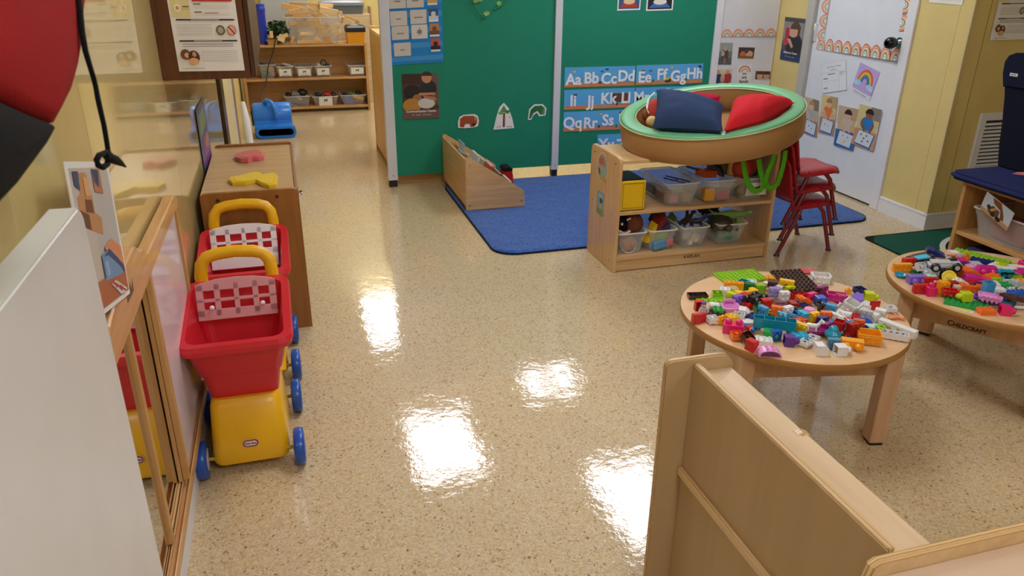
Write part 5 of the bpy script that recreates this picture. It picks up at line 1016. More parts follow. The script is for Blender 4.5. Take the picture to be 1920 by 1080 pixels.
m = M(); _, x, h = cs[3]; m.tube([(x-.02, BKY+.1, zm+h), (x-.005, BKY+.1, zm+h+.045), (x+.02, BKY+.1, zm+h+.055), (x+.045, BKY+.1, zm+h+.02), (x+.05, BKY+.1, zm+h-.01)], .006, BLACK, 8); item('black_loop', 'black loop sticking out of the People bin', 'toy', m)
fill(5, [(-.09, .01, (.06, .08, .05), '#1A1A1E', 'black clump at the near corner of the black and gold bin', 'ball'), (-.02, .02, (.08, .08, .04), '#7E7A78', 'grey piece on top of the black and gold bin', 'box'), (.06, .03, (.11, .1, .07), '#141416', 'big black clump on top of the black and gold bin', 'ball'), (.09, -.0, (.05, .06, .04), '#B99C4A', 'gold piece at the rim of the black and gold bin', 'ball'), (0, -.06, (.2, .1, .05), '#77736E', 'grey bits seen through the black and gold bin', 'ball'), (.02, -.05, (.07, .05, .05), '#D2BE82', 'gold bits seen through the black and gold bin', 'ball'), (-.04, -.11, (.13, .1, .04), '#A86A62', 'reddish bits low in the black and gold bin', 'ball')])
fill(6, [(-.07, .01, (.08, .08, .05), '#2E3838', 'dark green piece on the red piece bin', 'ball'), (.03, .01, (.11, .09, .06), '#B8323A', 'red heap on top of the red piece bin', 'ball'), (.09, .01, (.06, .08, .05), '#4A2A3A', 'plum piece on the red piece bin', 'ball'), (.05, -.04, (.13, .08, .06), '#C24852', 'red pieces seen through the carded bin', 'ball'), (-.07, -.09, (.07, .08, .06), '#C8404C', 'red disc seen through the carded bin', 'ball'), (-.05, -.04, (.1, .08, .05), '#5E6A70', 'grey pieces seen through the carded bin', 'ball')])
fill(7, [(-.08, .0, (.06, .07, .04), '#2A2024', 'dark piece at the rim of the shape bin', 'ball'), (-.0, .005, (.1, .08, .03), '#6A8A3A', 'green piece on top of the shape bin', 'ball'), (.06, .01, (.06, .07, .05), '#141418', 'black ball on top of the shape bin', 'ball'), (-.05, -.06, (.12, .09, .08), '#3A62A8', 'blue shape seen through the end bin', 'box'), (.05, -.03, (.12, .08, .03), '#E4C23A', 'yellow shape seen through the end bin', 'box'), (.05, -.06, (.1, .08, .03), '#C8483A', 'red shape seen through the end bin', 'box'), (.05, -.1, (.09, .08, .04), '#4E7A44', 'green shape seen through the end bin', 'ball'), (-.05, -.11, (.12, .08, .03), '#B8404A', 'crimson shape low in the end bin', 'box')])
# blue air blower with its cord
bl_x, bl_y = -.125, 7.42
t = thing('air_blower', 'bright blue plastic floor air blower at the far end of the aisle', 'blower', (bl_x, bl_y, 0))
AB = paint('#1F7BE0', .32, coat=.2)
def fp(x, y, Y=bl_y): return ony(420+x/3.857, y/3.857, Y)
xL, xR = fp(205, 800).x, fp(495, 800).x; zc, rr = .172, .118
m = M(); X = Matrix.Translation((0, bl_y+.06, zc))
prof = [(bl_y+.06+rr*math.cos(a), zc+rr*math.sin(a)) for a in [PI*1.02-PI*1.25*i/18 for i in range(19)]]
poly = prof+[(bl_y+.16, .05), (bl_y+.08, .0), (bl_y-.1, .0), (bl_y-.13, .02), (bl_y-.13, .095), (bl_y-.1, .12)]
low = [(bl_y+.06+rr*.98, zc), (bl_y+.06+rr*.9, .05), (bl_y+.08, .0), (bl_y-.1, .0), (bl_y-.13, .02), (bl_y-.13, .095), (bl_y-.06, .13), (bl_y-.03, zc+.03)]
m.prism(low, 'x', xL+.006, xR-.016, AB, .01, 2)
Lb = xR-.01-xL; m.lathe([(rr*.8, 0), (rr*.94, .004), (rr, .02), (rr, Lb-.02), (rr*.94, Lb-.004), (rr*.8, Lb)], AB, 40, Matrix.Translation((xL, bl_y+.06, zc)) @ Matrix.Rotation(PI/2, 4, 'Y'))
m.build('housing', t)
x0, x1 = fp(235, 950).x, fp(520, 930).x
m = M(); o = rrect(x0, x1, .004, .105, .045, 6); i_ = rrect(x0+.022, x1-.022, .022, .085, .03, 6); N = len(o); y0, y1 = bl_y-.16, bl_y-.05
vs = [(p[0], y1, p[1]) for p in o]+[(p[0], y0, p[1]) for p in o]+[(p[0], y0, p[1]) for p in i_]+[(p[0], y1+.0, p[1]) for p in i_]
m.add(vs, [(k*N+i, k*N+(i+1) % N, (k+1)*N+(i+1) % N, (k+1)*N+i) for k in range(3) for i in range(N)], AB); m.build('outlet', t)
m = M(); m.add([(p[0], y0+.03, p[1]) for p in i_], [tuple(range(N))], paint('#090A10', .7)); m.build('outlet_opening', t)
m = M(); m.tube([(fp(295, 700).x, bl_y+.02, zc+.1), (fp(285, 690).x, bl_y+.01, zc+.135), (fp(300, 683).x, bl_y-.01, zc+.15), (fp(335, 690).x, bl_y-.05, zc+.135), (fp(362, 730).x, bl_y-.08, zc+.08), (fp(375, 790).x, bl_y-.09, zc+.01)], .02, AB, 10); m.build('handle', t)
m = M(); m.cyl((xL-.004, bl_y+.06, zc-.005), .085, .012, paint('#14161C', .5), 28, 'x'); 
for a in range(6): m.box(-.004, .002, -.08, .08, -.004, .004, paint('#3A4658', .4), X=Matrix.Translation((xL-.011, bl_y+.06, zc-.01)) @ Matrix.Rotation(a*PI/6, 4, 'X'))
m.build('intake_grille', t)
m = M(); m.tube([fp(375, 265, BKY-.01), fp(365, 330, BKY-.01), fp(335, 440, BKY-.02), fp(318, 480, BKY-.02), fp(312, 550, BKY-.05), fp(300, 620, BKY-.1), fp(270, 660, BKY-.3), fp(255, 720, bl_y+.2)], .006, paint('#2A2320', .6), 8)
o = m.build('power_cord'); tag(o, 'dark power cord running down from the storage shelf to the blower', 'cord')
# white roll standing beside the alcove, board and grey bin behind
q = ony(462, 258, 6.75); t = thing('paper_roll', 'white paper roll standing against the alcove wall behind the brown cabinet', 'roll', (LW+.09, 6.8, 0))
m = M(); m.tube([(LW+.06, 6.9, .0), (LW+.05, 7.0, .22), (LW+.035, 7.1, .36)], [.032, .034, .02], paint('#D5D6DA', .4), 14); m.build('roll', t)
m = M(); a = ony(492, 40, 9.25); b = ony(580, 40, 9.25); m.box(a.x, b.x, 9.25, 9.28, .7, 1.4, paint('#B9BEC4', .4), .004); o = m.build('white_board'); tag(o, 'pale grey board leaning on the back wall behind the block bin', 'board')
m = M(); a = ony(590, 30, 9.1); b = ony(690, 30, 9.1); 
t = thing('rear_cabinet', 'pale wooden cabinet behind the storage shelf carrying a grey bin', 'cabinet', ((a.x+b.x)/2, 9.1, 0))
m.box(a.x-.2, b.x+.02, 9.05, 9.28, 0, ony(650, 26, 9.1).z, wood('#C9AE84', '#DCC6A0', 'x', .4, 4), .004); m.build('carcass', t)
m = M(); m.box(b.x+.02, b.x+.035, 9.04, 9.28, 0, ony(650, 12, 9.1).z, wood('#B98F5A', '#D0A874', 'z', .4, 4), .003); m.build('end_panel', t)
zz = ony(650, 26, 9.1).z; a = ony(600, 25, 9.12); b = ony(682, 25, 9.12)
t = thing('grey_bin', 'grey plastic bin with a smoky lid on the cabinet behind the block bin', 'bin', ((a.x+b.x)/2, 9.15, zz))
gx, gw = (a.x+b.x)/2, b.x-a.x
m = M(); m.loft([rloop(gw*.92, .2, zz, .02, gx, 9.15), rloop(gw, .22, zz+.09, .02, gx, 9.15)], paint('#6E757C', .4), True, True, False); m.build('body', t)
m = M(); m.loft([rloop(gw*1.02, .24, zz+.09, .03, gx, 9.15), rloop(gw*1.02, .24, zz+.12, .03, gx, 9.15), rloop(gw*.9, .2, zz+.14, .03, gx, 9.15)], paint('#8A929B', .25), True, True, False); m.build('lid', t)
# tall shelf standing behind the divider post
q = onz(706, 277)
t = thing('tall_bookcase', 'tall wooden bookcase seen edge on just behind the first white post', 'bookcase', (q.x+.16, 6.3, 0))
z1 = onx(697, 52, q.x).z; LOK = wood('#C99A54', '#DDB46E', 'z', .4, 4)
for y0 in (5.84, q.y-.02):
    m = M(); m.box(q.x, q.x+.3, y0, y0+.02, 0, z1, LOK, .003); m.build('side_panel', t)
for z in (.02, .33, .66, z1-.04):
    m = M(); m.box(q.x+.008, q.x+.3, 5.86, q.y-.02, z, z+.02, LOK, .002); m.build('shelf_board', t)
m = M(); m.box(q.x+.004, q.x+.012, 5.86, q.y-.02, .04, z1-.03, LOK); m.build('front_panel', t)
# ================================================================ wooden plinth behind the green panel
m = M(); m.box(.735, 1.5, 5.44, 5.8, 0.0, .5, wood('#B98A52', '#CDA068', 'x', .4, 4), .003); o = m.build('low_cabinet'); tag(o, 'low wooden cabinet whose base shows under the green panel behind the rack', 'cabinet')
# ================================================================ right cubby with navy floor chair
cx0, cy1, ch_ = 3.2, 2.915, .52; cx1, cy0 = 3.56, 1.95
CW = wood('#B07E48', '#C99A62', 'z', .4, 5); CWX = wood('#B98A54', '#D0A46C', 'y', .4, 5)
t = thing('toy_cubby', 'wooden toy cubby with clear bins under the navy seat', 'shelf', ((cx0+cx1)/2, (cy0+cy1)/2, .0105))
for y in (cy1-.02, cy0):
    m = M(); m.box(cx0, cx1, y, y+.02, .0105, ch_, CW, .002); m.build('side_panel', t)
for z, nm in ((ch_-.02, 'top'), (.247, 'shelf_board'), (.02, 'shelf_board')):
    m = M(); m.box(cx0+.003, cx1-.003, cy0+.02, cy1-.02, z, z+.018, CWX, .002); m.build(nm, t)
m = M(); m.box(cx1-.012, cx1, cy0+.02, cy1-.02, .02, ch_, CWX); m.build('back_panel', t)
def cbin(l, y, z, w, h): return bin_thing(l, cx0+.17, y, z, .3, w, h, 0, group='clear bins in the cubby')
cbin('clear bin with a red box and a picture card, upper tier of the cubby', 2.68, .266, .32, .14); cbin('clear bin with blue and green pieces on the upper tier of the cubby', 2.3, .266, .3, .14)
chunk(cx0+.12, 2.66, .325, (.12, .2, .1), '#A8323C', 'dark red box inside the carded cubby bin')
chunk(cx0+.2, 2.5, .43, (.2, .3, .1), '#5A2A22', 'dark reddish toy high at the back of the cubby', kind='ball')
chunk(cx0+.12, 2.32, .37, (.12, .12, .08), '#3E6E9A', 'blue toy in the cubby bin nearest the table', kind='ball'); chunk(cx0+.08, 2.28, .36, (.05, .16, .02), '#B8B86A', 'olive strip toy in the cubby bin nearest the table', rot=(.3, .3, 0))
chunk(cx0+.12, 2.7, .12, (.2, .28, .16), '#3C4664', 'slate blue box on the lower tier of the cubby'); chunk(cx0+.07, 2.47, .1, (.1, .12, .12), '#B8452E', 'red orange ball on the lower tier of the cubby', kind='ball')
def cq(x, y, X=cx0-.012): return onx(1760+x/5.4, 290+y/5.4, X)
A_, B_, C_, D_ = cq(420, 545), cq(690, 770), cq(795, 550), cq(495, 372)
art('picture_card', 'tilted photo card of a brown dump truck toy tucked in the cubby bin', 'card', A_, B_, D_, [('r', 0, .0, 1, .2, '#B08A60'), ('p', [(.25, .95), (.55, .98), (.75, .5), (.8, .25), (.68, .22), (.6, .62), (.35, .72)], '#7A4524'), ('p', [(.2, .3), (.35, .6), (.6, .55), (.6, .2), (.3, .15)], '#5A4434'), ('e', .62, .16, .09, .12, '#26221F'), ('e', .42, .2, .08, .11, '#26221F'), ('e', .24, .42, .07, .1, '#2E2A2A'), ('p', [(.3, .35), (.45, .6), (.5, .55), (.36, .28)], '#C8924A')], '#B9C2CC')
# navy seat on the cubby top with upright back
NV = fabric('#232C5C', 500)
t = thing('floor_chair', 'navy fabric floor chair with tall back set on the wooden cubby', 'chair', ((cx0+cx1)/2, 2.7, ch_))
zs = ch_+.001
def sq(x, y, z=zs+.02): return onz(1600+x/2.25, y/2.25, z)
P = [sq(410, 728), sq(430, 715), sq(520, 706), sq(640, 695), sq(760, 690)]
m = M(); tip = onz(1784, 325, zs+.02)
seatp = rrect(cx0-.045, cx1+.03, 2.36, 3.0, .07, 5)
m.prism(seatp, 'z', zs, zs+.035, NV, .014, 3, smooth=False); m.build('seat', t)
# back faces the aisle: tall rounded panel standing on the seat's right side
bx_, by0, by1 = 3.47, 2.42, 2.84
q0 = onx(1869, 310, bx_); q1 = onx(1882, 180, bx_); ztop = onx(1900, 100, bx_).z
yl = q0.y
m = M(); pq = [onx(*q, bx_) for q in ((1866, 318), (1870, 270), (1876, 225), (1880, 180), (1881, 140), (1885, 117), (1893, 106), (1906, 101))]; prof = [(2.2, zs+.03), (pq[0].y, zs+.03)]+[(p.y, p.z) for p in pq[1:]]+[(2.2, pq[-1].z)]
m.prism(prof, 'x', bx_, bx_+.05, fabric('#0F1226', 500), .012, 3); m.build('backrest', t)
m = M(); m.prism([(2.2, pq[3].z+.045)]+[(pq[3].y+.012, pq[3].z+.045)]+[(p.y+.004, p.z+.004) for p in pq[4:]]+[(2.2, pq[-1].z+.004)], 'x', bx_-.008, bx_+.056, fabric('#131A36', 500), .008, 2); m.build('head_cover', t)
a = onx(1893, 142, bx_-.0085); b = onx(1908, 142, bx_-.0085); c = onx(1893, 136, bx_-.0085)
m = M(); m.box(bx_-.0095, bx_-.008, min(a.y, b.y), max(a.y, b.y), a.z, c.z, paint('#D8D8DA', .6)); m.box(bx_-.0098, bx_-.0095, min(a.y, b.y)+.008, max(a.y, b.y)-.006, a.z+.006, c.z-.006, paint('#3a3a40', .6)); m.build('label_tag', t)
pa = onz(1897, 326, zs+.037); m = M(); X = Matrix.Translation(pa)
T = thing('paper_crafts', 'pink and yellow patterned paper piece lying on the navy seat', 'paper', tuple(pa))
m = M(); m.add([X @ Vector(p) for p in [(0, 0, 0), (.06, .02, .002), (.12, -.02, .001), (.16, -.1, 0), (.06, -.09, .003), (.02, -.04, .002)]], [tuple(range(6))], paint('#D9739A', .5)); m.build('sheet', T)
m = M(); m.add([X @ Vector((.06+.025*math.cos(a), -.03+.03*math.sin(a), .0045)) for a in [2*PI*i/12 for i in range(12)]], [tuple(range(12))], paint('#E8C45A', .5)); m.add([X @ Vector((.1+.02*math.cos(a), -.06+.02*math.sin(a), .0045)) for a in [2*PI*i/12 for i in range(12)]], [tuple(range(12))], paint('#F0E6E0', .5)); m.build('print', T)
# ================================================================ near low divider shelf and cabinet corner
DH = .70; PM = wood('#B3966C', '#BC9F76', 'z', .38, 2.5); PMY = wood('#C6A884', '#DBC2A0', 'y', .3, 3)
e0 = onz(1250, 675, DH); e1_ = onz(1388, 668, DH)
dx0, dx1, dy1, dy0 = e0.x-.004, e1_.x+.002, e0.y+.008, onz(1700, 1031, DH).y
xb = onz(1297, 677, DH-.012).x
t = thing('low_divider', 'low plywood divider shelf running toward the camera in front of the round table', 'shelf', ((dx0+dx1)/2, (dy0+dy1)/2, 0))
ep = [(dx0, 0), (dx1, 0)]+[(dx1-.045+.045*math.cos(a), DH-.045+.045*math.sin(a)) for a in [PI/2*i/6 for i in range(7)]]+[(dx0+.014+.014*math.cos(a), DH-.014+.014*math.sin(a)) for a in [PI/2+PI/2*i/4 for i in range(5)]]
def end_panel(y, nm='end_panel'):
    m = M(); m.prism(ep, 'y', y+.0045, y+.0185, plywood_edge('y'), .003, 2); e = m.build(nm, t)
    cx_, cz_ = (dx0+dx1)/2, DH/2; q = [(cx_+(p[0]-cx_)*.975, cz_+(p[1]-cz_)*.992) for p in ep]
    m = M(); m.prism(q, 'y', y+.003, y+.0052, PM); m.prism(q, 'y', y+.018, y+.0197, PM); m.build('veneer', e)
end_panel(dy1-.02)
m = M(); m.box(xb, xb+.014, dy0+.02, dy1-.0175, .02, DH-.012, plywood_edge('x'), .003); bp = m.build('back_panel', t)
m = M(); m.box(xb-.0015, xb+.0005, dy0+.02, dy1-.018, .02, DH-.017, PM); m.build('veneer', bp)
zr = onx(1258, 865, xb-.01).z; zr2 = onx(1440, 1079, xb-.01).z
m = M(); m.box(xb-.012, xb, dy0+.02, dy1-.017, zr-.012, zr+.012, plywood_edge('x'), .004); m.build('rail', t)
xr = onz(1381.7, 697.5, DH-.035).x
m = M(); m.box(xb+.014, xr, dy0+.02, dy1-.0175, DH-.052, DH-.035, PMY, .002); m.build('top_shelf', t)
m = M(); m.box(xb+.014, xr-.005, dy0+.02, dy1-.0175, .05, .066, PMY, .002); m.build('bottom_shelf', t)
q = onz(1512, 812, DH-.04); m = M(); m.prism([(xr-.02, .05), (xr+.012, .05), (xr+.012, DH-.05), (xr+.006, DH-.036), (xr-.01, DH-.03), (xr-.02, DH-.034)], 'y', q.y-.012, q.y+.01, plywood_edge('y'), .003, 2); m.build('middle_post', t)
# near cabinet: raised plywood back edge running to the right, top below it
ny = .80; c0 = onz(1660, 1040, DH+.0)
nx0 = onz(1632, 1060, DH).x
t = thing('near_cabinet', 'plywood cabinet top with a raised edge in the near corner of the picture', 'cabinet', (1.3, .5, 0))
ya_ = onz(1700, 1031, DH).y
m = M(); m.prism([(nx0, 0), (2.1, 0), (2.1, DH), (nx0+.02, DH), (nx0+.006, DH-.008), (nx0, DH-.03)], 'y', ya_-.012, ya_+.006, plywood_edge('y'), .005, 2); m.build('back_panel', t)
m = M(); m.box(nx0+.004, nx0+.022, .2, ya_-.012, 0, DH-.03, plywood_edge('x'), .003); m.build('side_panel', t)
m = M(); m.box(nx0+.022, 2.1, .2, ya_-.012, DH-.045, DH-.027, wood('#C2A58A', '#D5BCA4', 'x', .2, 3), .002); m.build('top', t)
# ================================================================ round tables
TZ = .38
TT = wood('#D4AA7E', '#E0BC92', 'x', .28, 3); TE = paint('#A9783F', .35); TL_ = wood('#BE946C', '#D0A884', 'z', .35, 5)
def round_table(l, c, R, a0, word=None, wa=0):
    t = thing('round_table', l, 'table', (c[0], c[1], 0), 'round play tables'); X = Matrix.Translation((c[0], c[1], 0))
    m = M(); m.lathe([(R-.006, TZ-.026), (R-.001, TZ-.022), (R, TZ-.006), (R-.003, TZ-.0005)], TE, 96, X); m.lathe([(R-.004, TZ-.002), (R-.0035, TZ)], TT, 96, X); m.build('tabletop', t)
    for k in range(4):
        a = math.radians(a0+90*k); Y = X @ Matrix.Rotation(a-PI/4, 4, 'Z') @ Matrix.Translation((.2445, .2445, 0))
        m = M(); m.box(-.0275, .0275, -.0275, .0275, .012, TZ-.026, TL_, .004, 2, X=Y); lg = m.build('leg', t)
        m = M(); m.box(-.023, .023, -.023, .023, 0, .012, paint('#1d1712', .6), .003, X=Y); m.build('foot_pad', lg)
        Y2 = X @ Matrix.Rotation(a+PI/4, 4, 'Z')
        m = M(); m.box(.222, .240, -.222, .222, .258, TZ-.026, TL_, .002, X=Y2)
        if word and k == wa:
            w = Y2 @ Matrix.Translation((.2405, -.03, .2745)) @ Matrix(((0, 0, 1, 0), (1, 0, 0, 0), (0, 1, 0, 0), (0, 0, 0, 1)))
            m.text(word[0], .028, paint('#14100d', .5), w @ Matrix.Translation((-.058, 0.001, 0)), .0008); m.text(word[1:], .021, paint('#14100d', .5), w @ Matrix.Translation((.007, -.0012, 0)), .0008)
        m.build('apron', t)
    return t
round_table('round maple play table heaped with bricks, in front of the ring shelf', (1.625, 2.047), .384, -58)
round_table('round maple play table heaped with bricks, beside the cubby, with lettering on its apron', (2.543, 2.055), .389, 168, 'CHILDCRAFT', 0)
# ================================================================ toy bricks
PAL = dict(lime='#8CC21E', brown='#4A261C', dbrown='#3A201C', white='#E6E4E4', red='#C81A1C', dred='#A01418', orange='#EE7020', yorange='#F3A01C', yellow='#F2BE1C', lemon='#E8D23C', teal='#1592B0', cyan='#35B2DC', dgreen='#12703A', green='#1E9E48', mint='#BFE0D0', blue='#1C56B8', navy='#16296E', lav='#A89AD8', purple='#6A3FA8', vpurple='#5A2A8A', lilac='#8060C8', pink='#EE86C4', lpink='#E79AD6', hpink='#E0206E', magenta='#D0268E', mauve='#8A5A5C', black='#121216', grey='#9A9CA2', lgrey='#BDBFC4', mblue='#4E7EA0', peach='#E8956E', acid='#C2D21E', flame='#D8541C', sky='#3E9AD0', tan='#D8C2A4', dmag='#8E1A66')
def pm(c): return paint(PAL[c], .24, coat=.15)
_bm = {}
U_ = .0178
def studs(m, nx, ny, p, z, r, h, mat, X=None, n=12):
    for i in range(nx):
        for j in range(ny):
            T = Matrix.Translation(((i-(nx-1)/2)*p, (j-(ny-1)/2)*p, z)); T = X @ T if X else T
            m.lathe([(r, 0), (r, h*.85), (r*.9, h), (r*.62, h), (r*.6, h*.6)], mat, n, T)
def g_brick(c, nx=2, ny=2, h=.0192):
    m = M(); a, b, t = nx*U_/2-.0001, ny*U_/2-.0001, .0016; k = pm(c); zb = -h/2; zt = h/2
    m.loft([rloop(2*a-2*t, 2*b-2*t, zt-t, .0005, n=1), rloop(2*a-2*t, 2*b-2*t, zb, .0005, n=1), rloop(2*a, 2*b, zb, .0008, n=1), rloop(2*a, 2*b, zt-.0006, .0008, n=1), rloop(2*a-.0012, 2*b-.0012, zt, .0008, n=1)], k, True, True, False)
    studs(m, nx, ny, U_, zt, .0048, .0042, k)
    for i in range(nx-1):
        for j in range(max(1, ny-1)): m.lathe([(.0062, zb+.0004), (.0062, zt-t), (.0048, zt-t), (.0048, zb+.0004)], k, 12, Matrix.Translation(((i-(nx-2)/2)*U_, (j-(ny-2)/2)*U_*(ny > 1), 0)))
    return m
def g_plate(c, nx, ny): return g_brick(c, nx, ny, .0096)
def g_mega(c, nx=2, ny=1, h=.036):
    p = .0335; m = M(); a, b, t = nx*p-.0006, ny*p-.0006, .002; k = pm(c); zb, zt = -h/2, h/2
    m.loft([rloop(a-2*t, b-2*t, zt-t, .001, n=2), rloop(a-2*t, b-2*t, zb, .001, n=2), rloop(a, b, zb, .002, n=2), rloop(a, b, zt-.0015, .002, n=2), rloop(a-.003, b-.003, zt, .002, n=2)], k, True, True, False)
    for i in range(nx):
        for j in range(ny): m.lathe([(.0108, 0), (.0108, .010), (.0095, .0135), (.006, .0155), (.0005, .016)], k, 18, Matrix.Translation(((i-(nx-1)/2)*p, (j-(ny-1)/2)*p, zt)))
        if i: x = (i-nx/2)*p; m.box(x-.001, x+.001, -b/2+t, b/2-t, zb+.001, zt-t, k)
    return m
def g_slope(c, nx=3, ny=2, h=.026):
    m = M(); a = nx*U_/2; k = pm(c); m.prism([(-a, -h/2), (a, -h/2), (a, -h/2+.006), (-a*.15, h/2), (-a, h/2)], 'y', -ny*U_/2, ny*U_/2, k, .001)
    for j in range(ny): m.lathe([(.0048, 0), (.0048, .004), (.003, .004)], k, 12, Matrix.Translation((-a+U_/2, (j-(ny-1)/2)*U_, h/2)))
    return m
def g_arch(c, nx=4, ny=1.2, h=.026):
    m = M(); a = nx*U_/2; k = pm(c); q = a*.55
    m.prism([(-a, -h/2), (-q, -h/2)]+[(-q*math.cos(t), -h/2+h*.62*math.sin(t)) for t in (.4, .8, 1.2, PI/2, 1.94, 2.34, 2.74)]+[(q, -h/2), (a, -h/2), (a, h/2), (-a, h/2)], 'y', -ny*U_/2, ny*U_/2, k, .0008)
    studs(m, nx, 1, U_, h/2, .0048, .0042, k); return m
def g_bow(c, nx=4, ny=2, h=.022):
    m = M(); a = nx*U_/2; k = pm(c); m.prism([(-a, -h/2), (a, -h/2)]+[(a*math.cos(t), -h/2+.004+(h-.004)*math.sin(t)) for t in [PI*i/10 for i in range(11)]], 'y', -ny*U_/2, ny*U_/2, k, .001)
    studs(m, 2, 2, U_, h/2-.001, .0048, .0045, k)
    m.prism([(x*.84, -h/2+.003+(z)*.74) for x, z in [(-a, 0), (a, 0)]+[(a*math.cos(t), .003+(h-.004)*math.sin(t)) for t in [PI*i/10 for i in range(1, 10)]]], 'y', -ny*U_/2-.0004, -ny*U_/2, paint('#6A3A5C', .4)); return m
def g_frame(c, nx=4, ny=2, h=.032, w=.006):
    m = M(); a, b = nx*U_/2, ny*U_/2; k = pm(c)
    for q in ((-a, a, -b, -b+w*.6), (-a, a, b-w*.6, b), (-a, -a+w, -b, b), (a-w, a, -b, b)): m.box(q[0], q[1], q[2], q[3], -h/2, h/2, k, .0008)
    studs(m, nx, 2, U_, 0, .0048, .0042, k, Matrix.Translation((0, -b, 0)) @ Matrix.Rotation(PI/2, 4, 'X')); return m
def g_box(c, nx=4, ny=3, h=.03):
    m = M(); k = pm(c); open_bin(m, nx*U_, ny*U_, h, k, Matrix.Translation((0, 0, -h/2)), .98, .003, .0005, .002)
    studs(m, 2, 1, U_, 0, .0048, .0042, k, Matrix.Translation((nx*U_/2, 0, -.006)) @ Matrix.Rotation(PI/2, 4, 'Y')); studs(m, 4, 2, .0145, 0, .0045, .004, k, Matrix.Translation((0, -ny*U_/2, 0)) @ Matrix.Rotation(PI/2, 4, 'X')); return m
def g_tile(c, nx=2, ny=2, h=.006):
    m = M(); m.box(-nx*U_/2, nx*U_/2, -ny*U_/2, ny*U_/2, -h/2, h/2, pm(c), .001); return m
def g_house(c, nx=2, ny=2, h=.034):
    m = M(); a = nx*U_/2; k = pm(c); m.prism([(-a, -h/2), (a, -h/2), (a, h*.2), (a*.3, h/2), (-a, h/2)], 'y', -ny*U_/2, ny*U_/2, k, .0015); return m
def g_cup(c, s=1.0):
    m = M(); k = pm(c); m.lathe([(.009*s, -.014*s), (.014*s, .010*s), (.018*s, .013*s), (.018*s, .015*s), (.013*s, .015*s), (.009*s, -.011*s)], k, 18); return m
def g_cyl(c, r=.011, L=.034):
    m = M(); m.cyl((0, 0, 0), r, L, pm(c), 18, 'x'); m.cyl((-L*.4, 0, 0), r*1.12, L*.12, pm(c), 18, 'x'); return m
def g_dish(c, r=.024, h=.008):
    m = M(); m.lathe([(r*.7, -h/2), (r, h/2-.002), (r, h/2), (r*.86, h/2), (r*.6, -h/2+.003), (r*.3, -h/2+.003), (r*.3, h*.3), (.0005, h*.3)], pm(c), 24); return m
def g_gear(c, r=.024, h=.01):
    m = M(); P = []
    for i in range(24):
        rr = r if i % 4 < 2 else r*.84; P.append((rr*math.cos(2*PI*i/24), rr*math.sin(2*PI*i/24)))
    m.prism(P, 'z', -h/2, h/2, pm(c), .0008); m.lathe([(r*.45, 0), (r*.45, .004), (r*.3, .004), (r*.3, 0)], pm(c), 16, Matrix.Translation((0, 0, h/2))); return m
def g_fig(c, c2='blue', skin='tan'):
    m = M(); m.box(-.008, .008, -.006, .006, -.022, -.002, pm(c2), .002); m.box(-.010, .010, -.007, .007, -.004, .013, pm(c), .003); m.ball((0, 0, .021), .009, paint('#E8B48C', .4), 12); m.ball((0, .001, .025), .0088, pm(c2), 12)
    for s in (-1, 1): m.tube([(s*.011, 0, .01), (s*.015, -.004, 0), (s*.013, -.009, -.004)], .003, pm(c), 6)
    return m
def g_dog(c, L=.05):
    m = M(); k = pm(c); m.tube([(-.45*L, 0, 0), (-.3*L, 0, .05*L), (0, 0, .04*L), (.25*L, 0, .08*L), (.4*L, 0, .3*L)], [.08*L, .15*L, .15*L, .14*L, .1*L], k, 10); m.ball((.5*L, 0, .38*L), .15*L, k, 12, None, (1.3, .9, .9))
    for sx in (-.3, .2):
        for s in (-1, 1): m.tube([(sx*L, s*.1*L, 0), (sx*L+.02*L, s*.12*L, -.3*L)], [.07*L, .055*L], k, 7)
    for s in (-1, 1): m.ball((.45*L, s*.1*L, .5*L), .06*L, k, 8)
    m.tube([(-.45*L, 0, .05*L), (-.6*L, 0, .25*L)], [.04*L, .02*L], k, 6); return m
def g_car(c, L=.10, w=.05):
    m = M(); k = pm(c); m.box(-L/2, L/2, -w*.32, w*.32, -.006, .006, k, .002); m.box(-L*.42, -L*.1, -w*.3, w*.3, .004, .016, k, .003)
    m.prism([(-.02, .006), (.03, .006), (.02, .014), (-.01, .014)], 'y', -w*.25, w*.25, k, .001); studs(m, 2, 2, U_, .006, .0048, .004, k, Matrix.Translation((L*.32, 0, 0)))
    for x in (-L*.32, L*.32):
        for s in (-1, 1):
            m.lathe([(.006, -.008), (.015, -.008), (.0175, -.005), (.0175, .005), (.015, .008), (.006, .008)], pm('black'), 20, Matrix.Translation((x, s*w*.5, 0)) @ Matrix.Rotation(PI/2, 4, 'X')); m.cyl((x, s*(w*.5+.004), 0), .009, .01, pm('lgrey'), 14, 'y')
    return m
def g_tub(c, w=.06, d=.05, h=.022):
    m = M(); k = pm(c); open_bin(m, w, d, h, k, Matrix.Translation((0, 0, -h/2)), .8, .003, .002, .008); m.prism([(-w*.42, 0), (w*.42, 0), (w*.36, .022), (w*.1, .027), (-w*.1, .027), (-w*.36, .022)], 'y', d*.42, d*.5, k, .0015); m.box(-w*.25, w*.25, d*.415, d*.42, .008, .016, paint('#B45AA0', .4)); return m
def g_bell(c):
    m = M(); k = pm(c); m.lathe([(.024, -.018), (.026, -.012), (.025, -.004), (.018, .0), (.016, .006), (.013, .014), (.009, .018), (.0005, .019)], k, 22); m.cyl((0, 0, -.022), .014, .01, k, 16); return m
def g_beam(c, L=.12, w=.022, h=.022):
    m = M(); k = pm(c); m.box(-L/2, L/2, -w/2, w/2, h*.15, h/2, k, .001)
    for x in (-L/2, -L*.12, L*.16, L/2-.018): m.box(x, x+.018, -w/2, w/2, -h/2, h*.16, k, .001)
    return m
